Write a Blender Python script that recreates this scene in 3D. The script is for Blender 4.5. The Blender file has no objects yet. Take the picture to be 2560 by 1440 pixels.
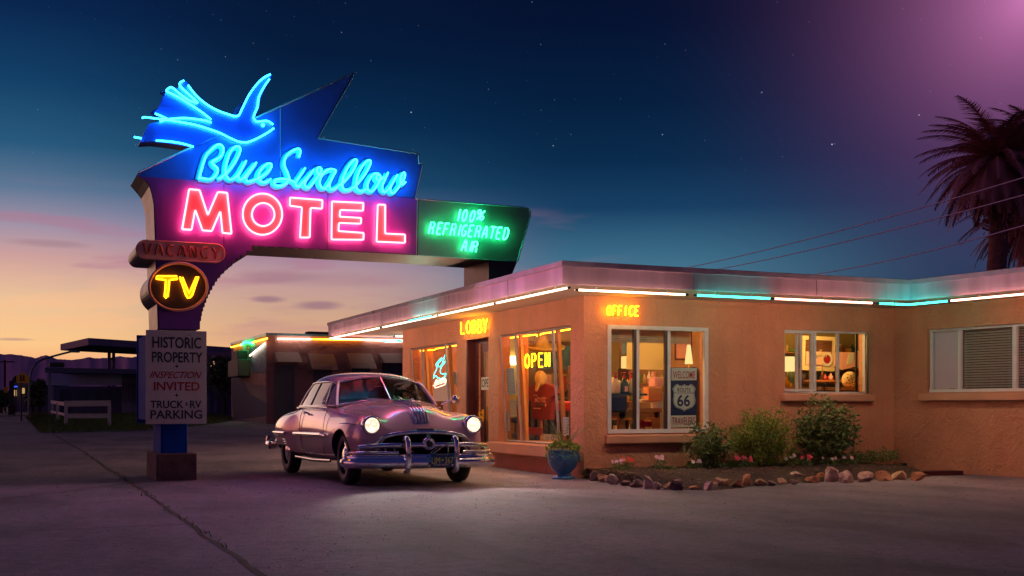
import bpy, bmesh, math, random
from math import sin, cos, pi, radians, sqrt, atan2
from mathutils import Vector, Matrix, noise as mnoise
random.seed(7)
SC = bpy.context.scene
COL = SC.collection
# ---------------------------------------------------------------- camera frame
YAW = radians(23.4); FPX = 2900.0; HZ = 1017.0; EYE = 1.05
FW = Vector((sin(YAW), cos(YAW), 0)); RT = Vector((cos(YAW), -sin(YAW), 0)); CAMP = Vector((0, 0, EYE))
def ray(px, py): return FW * FPX + RT * (px - 1280) + Vector((0, 0, HZ - py))
def onY(px, py, y):
    r = ray(px, py); return CAMP + r * (y / r.y)
def onX(px, py, x):
    r = ray(px, py); return CAMP + r * (x / r.x)
def onP(px, py, p0, n):
    r = ray(px, py); return CAMP + r * ((Vector(p0) - CAMP).dot(n) / r.dot(n))
def gz(x, y):
    h = 0.0155 * max(0.0, y - 20.0)
    return min(h, 0.62)
def onG(px, py, dz=0.0):
    z = 0.0
    for _ in range(30):
        r = ray(px, py); p = CAMP + r * ((z + dz - EYE) / r.z) if r.z < -1e-6 else CAMP + r
        z = 0.5 * z + 0.5 * gz(p.x, p.y)
    return Vector((p.x, p.y, gz(p.x, p.y) + dz))
def atD(px, py, d): return CAMP + ray(px, py) * (d / FPX)
# ---------------------------------------------------------------- tagging
def tag(o, label=None, cat=None, group=None, kind=None):
    if label: o['label'] = label
    if cat: o['category'] = cat
    if group: o['group'] = group
    if kind: o['kind'] = kind
    return o
def thing(name, loc, label, cat, group=None, rz=0.0):
    o = bpy.data.objects.new(name, None); COL.objects.link(o)
    o.location = loc; o.rotation_euler = (0, 0, rz); o.empty_display_size = 0.2
    return tag(o, label, cat, group)
def wloc(o):
    v = Vector((0, 0, 0))
    while o is not None: v += Vector(o.location); o = o.parent
    return v
def copy_tree(o, parent=None):
    c = o.copy(); COL.objects.link(c); c.parent = parent
    for ch in list(o.children): copy_tree(ch, c)
    return c
# ---------------------------------------------------------------- materials
MATS = {}
def srgb(r, g, b):
    f = lambda c: (c / 255 / 12.92) if c / 255 <= 0.04045 else ((c / 255 + 0.055) / 1.055) ** 2.4
    return (f(r), f(g), f(b), 1)
def mat(name, col, rough=0.6, metal=0.0, var=0.0, vscale=3.0, bump=0.0, bscale=40.0, col2=None, coat=0.0, spec=0.5,
        streak=None, alpha=None, trans=0.0, bdist=0.02, detail=6.0, trowel=0, drip=0.0):
    m = bpy.data.materials.new(name); m.use_nodes = True; nt = m.node_tree; N = nt.nodes; L = nt.links
    b = N['Principled BSDF']
    c = tuple(col[:3]) + (1,)
    b.inputs['Base Color'].default_value = c; b.inputs['Roughness'].default_value = rough
    b.inputs['Metallic'].default_value = metal; b.inputs['Coat Weight'].default_value = coat
    b.inputs['Specular IOR Level'].default_value = spec
    b.inputs['Coat Roughness'].default_value = 0.05
    if trans: b.inputs['Transmission Weight'].default_value = trans
    if var or col2 or bump:
        tc = N.new('ShaderNodeTexCoord'); mp = N.new('ShaderNodeMapping'); L.new(tc.outputs['Object'], mp.inputs['Vector'])
        if streak: mp.inputs['Scale'].default_value = streak
    if var or col2:
        n = N.new('ShaderNodeTexNoise'); n.inputs['Scale'].default_value = vscale; n.inputs['Detail'].default_value = detail
        L.new(mp.outputs[0], n.inputs['Vector'])
        r = N.new('ShaderNodeValToRGB'); L.new(n.outputs['Fac'], r.inputs['Fac'])
        r.color_ramp.elements[0].position = 0.35; r.color_ramp.elements[1].position = 0.68
        if col2: ca, cb = c, tuple(col2[:3]) + (1,)
        else:
            ca = tuple(max(0, x * (1 - var)) for x in c[:3]) + (1,); cb = tuple(min(1, x * (1 + var)) for x in c[:3]) + (1,)
        r.color_ramp.elements[0].color = ca; r.color_ramp.elements[1].color = cb
        cout = r.outputs['Color']
        if drip:
            mp2 = N.new('ShaderNodeMapping'); L.new(tc.outputs['Object'], mp2.inputs['Vector']); mp2.inputs['Scale'].default_value = (1.6, 1.6, .25)
            for sc_d, m_in in ((1.0, mp2), (.55, mp)):
                nd_ = N.new('ShaderNodeTexNoise'); nd_.inputs['Scale'].default_value = sc_d * 2; nd_.inputs['Detail'].default_value = 7; nd_.inputs['Roughness'].default_value = .65; L.new(m_in.outputs[0], nd_.inputs['Vector'])
                rd = N.new('ShaderNodeValToRGB'); L.new(nd_.outputs['Fac'], rd.inputs[0]); rd.color_ramp.elements[0].position = .38; rd.color_ramp.elements[1].position = .58
                rd.color_ramp.elements[0].color = (1 - drip, 1 - drip * 1.1, 1 - drip * 1.15, 1); rd.color_ramp.elements[1].color = (1, 1, 1, 1)
                mm_ = N.new('ShaderNodeMix'); mm_.data_type = 'RGBA'; mm_.blend_type = 'MULTIPLY'; mm_.inputs[0].default_value = 1; L.new(cout, mm_.inputs[6]); L.new(rd.outputs[0], mm_.inputs[7]); cout = mm_.outputs[2]
        L.new(cout, b.inputs['Base Color'])
        rr = N.new('ShaderNodeMapRange'); rr.inputs['To Min'].default_value = max(0.02, rough - 0.08); rr.inputs['To Max'].default_value = min(1, rough + 0.08)
        L.new(n.outputs['Fac'], rr.inputs['Value']); L.new(rr.outputs[0], b.inputs['Roughness'])
    if bump:
        n2 = N.new('ShaderNodeTexNoise'); n2.inputs['Scale'].default_value = bscale; n2.inputs['Detail'].default_value = 5
        L.new(mp.outputs[0], n2.inputs['Vector'])
        bp = N.new('ShaderNodeBump'); bp.inputs['Strength'].default_value = bump; bp.inputs['Distance'].default_value = bdist
        hsrc = n2.outputs['Fac']
        if trowel:
            n3 = N.new('ShaderNodeTexNoise'); n3.inputs['Scale'].default_value = trowel; n3.inputs['Detail'].default_value = 4; n3.inputs['Distortion'].default_value = 1.2
            L.new(mp.outputs[0], n3.inputs['Vector']); ad_ = N.new('ShaderNodeMath'); ad_.operation = 'MULTIPLY_ADD'; ad_.inputs[1].default_value = 2.2
            L.new(n3.outputs['Fac'], ad_.inputs[0]); L.new(hsrc, ad_.inputs[2]); hsrc = ad_.outputs[0]
        L.new(hsrc, bp.inputs['Height']); L.new(bp.outputs[0], b.inputs['Normal'])
    MATS[name] = m
    return m
def emat(name, col, strength):
    m = bpy.data.materials.new(name); m.use_nodes = True; nt = m.node_tree
    nt.nodes.remove(nt.nodes['Principled BSDF'])
    e = nt.nodes.new('ShaderNodeEmission'); e.inputs['Color'].default_value = tuple(col[:3]) + (1,); e.inputs['Strength'].default_value = strength
    nt.links.new(e.outputs[0], nt.nodes['Material Output'].inputs['Surface'])
    MATS[name] = m
    return m
def glassmat(name, tint=(0.8, 0.85, 0.85), refl=0.12, rough=0.02, k=1.0):
    m = bpy.data.materials.new(name); m.use_nodes = True; nt = m.node_tree; N = nt.nodes; L = nt.links
    N.remove(N['Principled BSDF'])
    t = N.new('ShaderNodeBsdfTransparent'); t.inputs['Color'].default_value = tuple(tint) + (1,)
    g = N.new('ShaderNodeBsdfGlossy'); g.inputs['Roughness'].default_value = rough
    fr = N.new('ShaderNodeLayerWeight'); fr.inputs['Blend'].default_value = .5
    pw = N.new('ShaderNodeMath'); pw.operation = 'POWER'; pw.inputs[1].default_value = 4.5; L.new(fr.outputs['Facing'], pw.inputs[0])
    ma = N.new('ShaderNodeMath'); ma.operation = 'MULTIPLY_ADD'; ma.inputs[1].default_value = k; ma.inputs[2].default_value = refl; ma.use_clamp = True
    L.new(pw.outputs[0], ma.inputs[0])
    mx = N.new('ShaderNodeMixShader'); L.new(ma.outputs[0], mx.inputs['Fac']); L.new(t.outputs[0], mx.inputs[1]); L.new(g.outputs[0], mx.inputs[2])
    L.new(mx.outputs[0], N['Material Output'].inputs['Surface'])
    MATS[name] = m
    return m
# ---------------------------------------------------------------- mesh collector
def catmull(P, n=5, closed=False):
    P = [Vector(p) for p in P]; out = []
    if len(P) < 3: return P
    cnt = len(P) if closed else len(P) - 1
    for i in range(cnt):
        if closed: a, b, c, d = P[i - 1], P[i], P[(i + 1) % len(P)], P[(i + 2) % len(P)]
        else: a, b, c, d = P[max(i - 1, 0)], P[i], P[i + 1], P[min(i + 2, len(P) - 1)]
        for k in range(n):
            t = k / n
            out.append(0.5 * ((2 * b) + (c - a) * t + (2 * a - 5 * b + 4 * c - d) * t * t + (3 * b - a - 3 * c + d) * t ** 3))
    if not closed: out.append(P[-1])
    return out
class MB:
    def __init__(s): s.v = []; s.f = []; s.m = []; s.sm = []; s.slots = []
    def mi(s, m):
        if m not in s.slots: s.slots.append(m)
        return s.slots.index(m)
    def add(s, vs, fs, m, smooth=False):
        b = len(s.v); s.v += [Vector(v) for v in vs]; k = s.mi(m)
        for f in fs: s.f.append([b + i for i in f]); s.m.append(k); s.sm.append(smooth)
    def quad(s, a, b, c, d, m): s.add([a, b, c, d], [(0, 1, 2, 3)], m)
    def box(s, lo, hi, m, bev=0.0):
        x0, y0, z0 = lo; x1, y1, z1 = hi
        if x0 > x1: x0, x1 = x1, x0
        if y0 > y1: y0, y1 = y1, y0
        if z0 > z1: z0, z1 = z1, z0
        if bev <= 0:
            s.add([(x0, y0, z0), (x1, y0, z0), (x1, y1, z0), (x0, y1, z0), (x0, y0, z1), (x1, y0, z1), (x1, y1, z1), (x0, y1, z1)],
                  [(3, 2, 1, 0), (4, 5, 6, 7), (0, 1, 5, 4), (1, 2, 6, 5), (2, 3, 7, 6), (3, 0, 4, 7)], m)
        else:
            bm = bmesh.new(); bmesh.ops.create_cube(bm, size=1)
            bmesh.ops.scale(bm, vec=(x1 - x0, y1 - y0, z1 - z0), verts=bm.verts)
            bmesh.ops.bevel(bm, geom=list(bm.edges), offset=min(bev, 0.45 * min(x1 - x0, y1 - y0, z1 - z0)), segments=2, affect='EDGES', profile=0.5)
            c = Vector(((x0 + x1) / 2, (y0 + y1) / 2, (z0 + z1) / 2)); s.bm(bm, m, Matrix.Translation(c))
    def bm(s, bm, m, M=None, smooth=False):
        bm.verts.index_update()
        vs = [(M @ v.co) if M else v.co.copy() for v in bm.verts]
        s.add(vs, [[v.index for v in f.verts] for f in bm.faces], m, smooth); bm.free()
    def obox(s, o, u, v, w, m):
        o, u, v, w = Vector(o), Vector(u), Vector(v), Vector(w)
        P = [o, o + u, o + u + v, o + v, o + w, o + u + w, o + u + v + w, o + v + w]
        F = [(3, 2, 1, 0), (4, 5, 6, 7), (0, 1, 5, 4), (1, 2, 6, 5), (2, 3, 7, 6), (3, 0, 4, 7)]
        if u.cross(v).dot(w) < 0: F = [tuple(reversed(f)) for f in F]
        s.add(P, F, m)
    def prism(s, pts, vec, m, m2=None):
        pts = [Vector(p) for p in pts]; vec = Vector(vec); n = len(pts)
        nrm = Vector((0, 0, 0))
        for i in range(n): nrm += (pts[i] - pts[0]).cross(pts[(i + 1) % n] - pts[0])
        if nrm.dot(vec) > 0: pts = pts[::-1]
        P = pts + [p + vec for p in pts]
        from mathutils.geometry import tessellate_polygon
        tri = tessellate_polygon([pts])
        F1 = []
        nn = Vector((0, 0, 0))
        for i in range(n): nn += (pts[i] - pts[0]).cross(pts[(i + 1) % n] - pts[0])
        for t in tri:
            t = list(t); a, b, c = pts[t[0]], pts[t[1]], pts[t[2]]
            if (b - a).cross(c - a).dot(nn) < 0: t.reverse()
            F1.append(tuple(t))
        s.add(P, F1 + [tuple(i + n for i in reversed(t)) for t in F1], m)
        s.add(P, [((i + 1) % n, i, i + n, (i + 1) % n + n) for i in range(n)], m2 or m)
    def tube(s, path, r, m, n=8, closed=False, caps=True, flat=None, smooth=True):
        P = [Vector(p) for p in path]
        Q = [P[0]]
        for p in P[1:]:
            if (p - Q[-1]).length > 1e-5: Q.append(p)
        P = Q
        if closed and (P[0] - P[-1]).length < 1e-4: P.pop()
        k = len(P)
        if k < 2: return
        rs = r if isinstance(r, (list, tuple)) else [r] * k
        if len(rs) != k: rs = [rs[min(len(rs) - 1, int(i * len(rs) / k))] for i in range(k)]
        up = None; vs = []
        for i in range(k):
            if closed: t = (P[(i + 1) % k] - P[i - 1])
            else: t = P[min(i + 1, k - 1)] - P[max(i - 1, 0)]
            if t.length < 1e-7: t = Vector((0, 0, 1))
            t.normalize()
            if flat:
                nv = Vector(flat[0]).normalized(); a = t.cross(nv)
                a = a.normalized() if a.length > 1e-6 else Vector((1, 0, 0)); bvec = nv; wa, wb = flat[1], flat[2]
                for j in range(n):
                    th = 2 * pi * j / n; vs.append(P[i] + a * cos(th) * wa + bvec * sin(th) * wb)
                continue
            if up is None:
                up = Vector((0, 0, 1)) if abs(t.z) < 0.9 else Vector((1, 0, 0))
            a = t.cross(up)
            if a.length < 1e-6: a = t.cross(Vector((0, 1, 0.3)))
            a.normalize(); bvec = a.cross(t).normalized(); up = bvec
            for j in range(n):
                th = 2 * pi * j / n; vs.append(P[i] + (a * cos(th) + bvec * sin(th)) * rs[i])
        fs = []
        for i in range(k if closed else k - 1):
            i2 = (i + 1) % k
            for j in range(n):
                j2 = (j + 1) % n; fs.append((i * n + j, i * n + j2, i2 * n + j2, i2 * n + j))
        s.add(vs, fs, m, smooth)
        if caps and not closed:
            s.add(vs[:n], [tuple(range(n))[::-1]], m); s.add(vs[-n:], [tuple(range(n))], m)
    def cyl(s, a, b, r, m, n=16, r2=None, smooth=True):
        s.tube([a, b], [r, r if r2 is None else r2], m, n=n, smooth=smooth)
    def lathe(s, prof, m, n=24, M=None, smooth=True, caps=True):
        vs = []; k = len(prof)
        for (r, z) in prof:
            for j in range(n):
                th = 2 * pi * j / n; v = Vector((r * cos(th), r * sin(th), z)); vs.append(M @ v if M else v)
        fs = [(i * n + j, i * n + (j + 1) % n, (i + 1) * n + (j + 1) % n, (i + 1) * n + j) for i in range(k - 1) for j in range(n)]
        s.add(vs, fs, m, smooth)
        if caps and prof[0][0] > 1e-4: s.add(vs[:n], [tuple(range(n))[::-1]], m)
        if caps and prof[-1][0] > 1e-4: s.add(vs[-n:], [tuple(range(n))], m)
    def ball(s, c, r, m, sub=2, scale=(1, 1, 1), jit=0, seed=0, M=None, smooth=True):
        bm = bmesh.new(); bmesh.ops.create_icosphere(bm, subdivisions=sub, radius=1)
        for v in bm.verts:
            f = 1 + (jit * mnoise.noise(v.co * 1.7 + Vector((seed * 3.1, seed, 0))) if jit else 0)
            v.co = Vector((v.co.x * scale[0], v.co.y * scale[1], v.co.z * scale[2])) * r * f
        T = Matrix.Translation(Vector(c)); s.bm(bm, m, T @ M if M else T, smooth)
    def grid(s, rows, m, smooth=True, flip=False):
        k = len(rows); n = len(rows[0]); vs = [Vector(p) for r in rows for p in r]; fs = []
        for i in range(k - 1):
            for j in range(n - 1):
                f = (i * n + j, i * n + j + 1, (i + 1) * n + j + 1, (i + 1) * n + j)
                fs.append(f[::-1] if flip else f)
        s.add(vs, fs, m, smooth)
    def build(s, name, parent=None, local=False, kind=None, merge=False):
        me = bpy.data.meshes.new(name); off = Vector((0, 0, 0))
        if parent is not None and not local: off = wloc(parent)
        me.from_pydata([tuple(v - off) for v in s.v], [], s.f)
        for m in s.slots: me.materials.append(MATS[m] if isinstance(m, str) else m)
        me.polygons.foreach_set('material_index', s.m); me.polygons.foreach_set('use_smooth', s.sm)
        if merge:
            b = bmesh.new(); b.from_mesh(me); bmesh.ops.remove_doubles(b, verts=b.verts, dist=1e-5); b.to_mesh(me); b.free()
        me.update()
        o = bpy.data.objects.new(name, me); COL.objects.link(o); o.parent = parent
        if kind: o['kind'] = kind
        return o
def textmesh(s, body, origin, u, v, size, m, width=None, align='CENTER', offset=0.0, extrude=0.0, shear=0.0, nrm=None, spacing=1.0):
    """append flat text to MB s: origin = baseline point, u/v unit vectors"""
    c = bpy.data.curves.new('t', 'FONT'); c.body = body; c.size = 1.0; c.align_x = align; c.offset = offset; c.shear = shear
    c.space_character = spacing; c.resolution_u = 4
    o = bpy.data.objects.new('t', c); COL.objects.link(o)
    dg = bpy.context.evaluated_depsgraph_get(); me = bpy.data.meshes.new_from_object(o.evaluated_get(dg))
    xs = [q.co.x for q in me.vertices] or [0, 1]; w = max(xs) - min(xs); cx = (max(xs) + min(xs)) / 2
    sx = size if width is None else width / w
    u, v = Vector(u), Vector(v); O = Vector(origin)
    base = cx if align == 'CENTER' else min(xs)
    vs = [O + u * ((q.co.x - base) * sx) + v * (q.co.y * size) for q in me.vertices]
    s.add(vs, [list(p.vertices) for p in me.polygons], m)
    bpy.data.objects.remove(o); bpy.data.curves.remove(c); bpy.data.meshes.remove(me)
# stroke font ---------------------------------------------------
def oval(cx, cy, rx, ry, a0=0, a1=360, n=14):
    return [(cx + rx * cos(radians(a0 + (a1 - a0) * i / n)), cy + ry * sin(radians(a0 + (a1 - a0) * i / n))) for i in range(n + 1)]
SF = {
 'O': [oval(.5, .5, .38, .5)], '0': [oval(.5, .5, .36, .5)], 'C': [oval(.55, .5, .42, .5, 55, 305)],
 'L': [[(.15, 1), (.12, 0), (.75, 0)]], 'B': [[(.15, 0), (.15, 1), (.55, 1), (.75, .88), (.75, .65), (.55, .52), (.2, .52)], [(.55, .52), (.82, .38), (.82, .12), (.55, 0), (.15, 0)]],
 'Y': [[(.1, 1), (.48, .5), (.85, 1)], [(.48, .5), (.45, 0)]], 'F': [[(.15, 0), (.15, .95), (.2, 1), (.8, 1)], [(.15, .52), (.65, .52)]],
 'I': [[(.5, 0), (.5, 1)]], 'E': [[(.82, 1), (.2, 1), (.15, .95), (.15, .05), (.2, 0), (.82, 0)], [(.15, .52), (.65, .52)]],
 'P': [[(.15, 0), (.15, 1), (.6, 1), (.8, .85), (.8, .62), (.6, .48), (.15, .48)]], 'N': [[(.15, 0), (.15, 1), (.25, 1), (.75, 0), (.83, 0), (.83, 1)]],
 'V': [[(.1, 1), (.45, 0), (.55, 0), (.9, 1)]], 'A': [[(.1, 0), (.38, .95), (.5, 1), (.62, .95), (.9, 0)], [(.25, .35), (.75, .35)]],
 'R': [[(.15, 0), (.15, 1), (.6, 1), (.8, .85), (.8, .65), (.6, .5), (.15, .5)], [(.55, .5), (.75, .35), (.82, 0)]],
 'G': [oval(.52, .5, .4, .5, 50, 320) + [(.85, .45), (.55, .45)]], 'T': [[(.05, 1), (.95, 1)], [(.5, 1), (.5, 0)]],
 'D': [[(.15, 0), (.15, 1), (.5, 1), (.8, .8), (.85, .5), (.8, .2), (.5, 0), (.15, 0)]], '1': [[(.5, 0), (.5, 1)]],
 '%': [oval(.25, .8, .2, .2), oval(.75, .2, .2, .2), [(.15, 0), (.9, .95)]],
}
def strokes(s, ch, fn, r, m, n=6, flat=None):
    for st in SF[ch]:
        P = [Vector(fn(x, y)) for x, y in st]
        s.tube(P, r, m, n=n, flat=flat)
# ================================================================ camera / render
cd = bpy.data.cameras.new('camera'); cam = bpy.data.objects.new('camera', cd); COL.objects.link(cam)
cam.location = CAMP; cam.rotation_euler = (radians(90), 0, -YAW)
cd.sensor_width = 36; cd.lens = 36 * FPX / 2560; cd.shift_y = (HZ - 720) / 2560; cd.clip_end = 8000; cd.clip_start = 0.1
SC.camera = cam
SC.view_settings.view_transform = 'Standard'; SC.view_settings.look = 'None'; SC.view_settings.exposure = 0; SC.view_settings.gamma = 1
SC.render.engine = 'CYCLES'
cy = SC.cycles; cy.use_denoising = True; cy.max_bounces = 7; cy.diffuse_bounces = 3; cy.glossy_bounces = 4; cy.transparent_max_bounces = 16
cy.sample_clamp_indirect = 4.0; cy.sample_clamp_direct = 5.0; cy.caustics_reflective = False; cy.caustics_refractive = False; cy.use_light_tree = True
cy.blur_glossy = 1.0
try: cy.denoiser = 'OPENIMAGEDENOISE'
except Exception: pass
# ================================================================ world: dusk sky by direction
W = bpy.data.worlds.new('World'); SC.world = W; W.use_nodes = True
nt = W.node_tree; N = nt.nodes; L = nt.links; N.clear()
def nd(t, **k):
    n = N.new(t)
    for a, b in k.items(): setattr(n, a, b)
    return n
def math_(op, a, b=None, c=None, clamp=False):
    n = nd('ShaderNodeMath', operation=op); n.use_clamp = clamp
    for i, x in enumerate((a, b, c)):
        if x is None: continue
        if isinstance(x, (int, float)): n.inputs[i].default_value = x
        else: L.new(x, n.inputs[i])
    return n.outputs[0]
def mixc(f, a, b, mode='MIX'):
    n = nd('ShaderNodeMix', data_type='RGBA', blend_type=mode)
    for s_, x in ((n.inputs[0], f), (n.inputs[6], a), (n.inputs[7], b)):
        if isinstance(x, (int, float)): s_.default_value = x
        elif isinstance(x, tuple): s_.default_value = x
        else: L.new(x, s_)
    return n.outputs[2]
tc = nd('ShaderNodeTexCoord'); DIR = tc.outputs['Generated']
def dot(vec):
    n = nd('ShaderNodeVectorMath', operation='DOT_PRODUCT'); L.new(DIR, n.inputs[0]); n.inputs[1].default_value = tuple(vec); return n.outputs['Value']
sx = nd('ShaderNodeSeparateXYZ'); L.new(DIR, sx.inputs[0]); Zc = sx.outputs['Z']
hor = math_('SQRT', math_('MAXIMUM', math_('SUBTRACT', 1.0, math_('MULTIPLY', Zc, Zc)), 0.001))
EL = math_('DIVIDE', Zc, hor)                       # tangent of elevation
def ramp(stops, fac):
    r = nd('ShaderNodeValToRGB'); L.new(fac, r.inputs['Fac']); cr = r.color_ramp
    mx = 0.6
    for i, (t, c) in enumerate(stops):
        e = cr.elements[i] if i < 2 else cr.elements.new(t / mx)
        e.position = t / mx; e.color = srgb(*c)
    return r.outputs['Color']
f = math_('DIVIDE', EL, 0.6, clamp=True)
west = ramp([(0, (226, 128, 104)), (.02, (240, 150, 112)), (.05, (253, 200, 138)), (.085, (236, 194, 152)), (.12, (206, 160, 156)), (.145, (160, 145, 166)), (.175, (92, 118, 148)), (.21, (38, 88, 124)), (.26, (16, 62, 102)), (.32, (6, 36, 78)), (.40, (2, 20, 56)), (.6, (2, 12, 42))], f)
mid = ramp([(0, (224, 140, 104)), (.04, (232, 172, 122)), (.08, (206, 164, 138)), (.11, (188, 150, 154)), (.135, (150, 128, 158)), (.16, (88, 110, 146)), (.19, (26, 74, 108)), (.24, (4, 44, 80)), (.3, (2, 25, 58)), (.4, (2, 14, 42)), (.6, (2, 12, 40))], f)
east = ramp([(0, (96, 120, 140)), (.09, (84, 126, 146)), (.13, (58, 106, 134)), (.17, (20, 62, 98)), (.21, (6, 42, 76)), (.26, (2, 29, 62)), (.33, (2, 16, 48)), (.42, (3, 10, 38)), (.6, (2, 10, 38))], f)
far = ramp([(0, (40, 52, 84)), (.12, (36, 56, 88)), (.2, (24, 32, 72)), (.3, (12, 18, 54)), (.42, (8, 10, 40)), (.6, (4, 10, 40))], f)
AZ = math_('DIVIDE', dot(RT), math_('MAXIMUM', dot(FW), 0.05))     # tangent of azimuth from the view axis
def sstep(a, b, x):
    n = nd('ShaderNodeMapRange', interpolation_type='SMOOTHSTEP'); n.inputs['From Min'].default_value = a; n.inputs['From Max'].default_value = b; L.new(x, n.inputs['Value']); return n.outputs[0]
c = mixc(sstep(-.44, -.16, AZ), west, mid)
c = mixc(sstep(-.16, .06, AZ), c, east)
c = mixc(sstep(.12, .40, AZ), c, far)
# purple lens-flare-like glow painted into the upper right of the sky
gdir = (FW * 1.0 + RT * 0.445 + Vector((0, 0, 0.352))).normalized()
gr_ = math_('SQRT', math_('MAXIMUM', math_('MULTIPLY', math_('SUBTRACT', 1.0, dot(gdir)), 2.0), 0.0))
g = math_('MULTIPLY', math_('EXPONENT', math_('MULTIPLY', gr_, -1 / .058)), math_('SUBTRACT', 1.0, sstep(.10, .34, gr_)))
c = mixc(math_('MULTIPLY', g, .95), c, srgb(208, 122, 182))
# unseen sky: rose left, mauve overhead and behind, tinted to light walls and car
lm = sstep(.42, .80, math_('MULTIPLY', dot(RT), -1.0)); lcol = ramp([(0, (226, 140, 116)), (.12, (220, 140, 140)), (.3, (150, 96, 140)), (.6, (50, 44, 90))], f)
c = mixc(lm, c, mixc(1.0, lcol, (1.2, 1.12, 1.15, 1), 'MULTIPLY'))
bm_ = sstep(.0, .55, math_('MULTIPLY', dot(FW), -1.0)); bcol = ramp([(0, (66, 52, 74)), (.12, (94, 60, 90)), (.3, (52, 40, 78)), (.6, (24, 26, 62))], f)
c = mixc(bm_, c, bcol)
c = mixc(math_('MULTIPLY', sstep(.42, 1.1, EL), .85), c, srgb(30, 32, 74))
# thin wisps of cloud low in the west
mp = nd('ShaderNodeMapping'); L.new(DIR, mp.inputs['Vector']); mp.inputs['Scale'].default_value = (3.2, 3.2, 22)
nz = nd('ShaderNodeTexNoise'); nz.inputs['Scale'].default_value = 2.3; nz.inputs['Detail'].default_value = 7; L.new(mp.outputs[0], nz.inputs['Vector'])
cl = math_('MULTIPLY', sstep(.50, .66, nz.outputs['Fac']), math_('MULTIPLY', sstep(.045, .08, EL), math_('SUBTRACT', 1.0, sstep(.14, .19, EL))))
c = mixc(math_('MULTIPLY', cl, math_('MULTIPLY', .55, math_('SUBTRACT', 1.0, sstep(-.08, .12, AZ)))), c, srgb(176, 118, 142))
cl2 = math_('MULTIPLY', math_('SUBTRACT', 1.0, sstep(.36, .44, nz.outputs['Fac'])), math_('MULTIPLY', sstep(.02, .05, EL), math_('SUBTRACT', 1.0, sstep(.08, .12, EL))))
c = mixc(math_('MULTIPLY', cl2, math_('MULTIPLY', .35, math_('SUBTRACT', 1.0, sstep(-.12, .05, AZ)))), c, srgb(255, 190, 140))
# the two small grey clouds over the canopy
for (px, py, w_, h_, st) in ((672, 748, 48, 11, .75), (795, 764, 72, 13, .75), (700, 690, 120, 18, .35), (850, 700, 200, 22, .3), (90, 610, 130, 12, .4), (40, 848, 60, 4, .5)):
    a0 = (px - 1280) / FPX; e0 = (HZ - py) / sqrt(FPX ** 2 + (px - 1280) ** 2)
    wob = math_('MULTIPLY', math_('SUBTRACT', nz.outputs['Fac'], .5), 1.6)
    dx = math_('ADD', math_('DIVIDE', math_('SUBTRACT', AZ, a0), w_ / FPX), wob); dy = math_('ADD', math_('DIVIDE', math_('SUBTRACT', EL, e0), h_ / FPX), wob)
    d2 = math_('SQRT', math_('ADD', math_('MULTIPLY', dx, dx), math_('MULTIPLY', dy, dy)))
    c = mixc(math_('MULTIPLY', math_('SUBTRACT', 1.0, sstep(.3, 1.15, d2)), st), c, srgb(150, 112, 128))
# stars
v = nd('ShaderNodeTexVoronoi'); v.inputs['Scale'].default_value = 62; L.new(DIR, v.inputs['Vector'])
near_ = math_('SUBTRACT', 1.0, sstep(.018, .05, v.outputs['Distance']))
sc_ = nd('ShaderNodeSeparateColor'); L.new(v.outputs['Color'], sc_.inputs[0])
br = math_('MULTIPLY', math_('POWER', sc_.outputs[0], 9.0), near_)
br = math_('MULTIPLY', br, sstep(.17, .24, EL))
v2 = nd('ShaderNodeTexVoronoi'); v2.inputs['Scale'].default_value = 150; L.new(DIR, v2.inputs['Vector'])
sc2 = nd('ShaderNodeSeparateColor'); L.new(v2.outputs['Color'], sc2.inputs[0])
br2 = math_('MULTIPLY', math_('MULTIPLY', math_('POWER', sc2.outputs[1], 7.0), math_('SUBTRACT', 1.0, sstep(.03, .09, v2.outputs['Distance']))), .2)
br = math_('ADD', br, math_('MULTIPLY', br2, sstep(.17, .24, EL)))
c = mixc(1.0, c, mixc(br, (0, 0, 0, 1), (.8, .9, 1, 1)), 'ADD')
ground_mask = sstep(-.03, -.005, EL)
c = mixc(ground_mask, (.01, .01, .015, 1), c)
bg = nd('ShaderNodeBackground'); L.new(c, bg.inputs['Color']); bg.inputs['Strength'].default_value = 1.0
# faint physical twilight added under the painted colours of the dusk sky
sk = nd('ShaderNodeTexSky'); sk.sky_type = 'NISHITA'; sk.sun_disc = False; sk.sun_elevation = radians(-4); sk.sun_rotation = radians(-8)
bg2 = nd('ShaderNodeBackground'); L.new(sk.outputs[0], bg2.inputs['Color']); bg2.inputs['Strength'].default_value = 0.02
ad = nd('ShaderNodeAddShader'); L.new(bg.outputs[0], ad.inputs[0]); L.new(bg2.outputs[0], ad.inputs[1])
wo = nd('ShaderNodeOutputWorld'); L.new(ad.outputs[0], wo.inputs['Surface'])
# low warm afterglow light from behind the hills in the west
sd = bpy.data.lights.new('sun', 'SUN'); so = bpy.data.objects.new('sun', sd); COL.objects.link(so)
sd.energy = 0.10; sd.color = (1, .62, .42); sd.angle = radians(20)
sdir = (FW * 1.0 - RT * 0.62 + Vector((0, 0, .16))).normalized(); so.rotation_euler = sdir.to_track_quat('Z', 'Y').to_euler()
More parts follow.
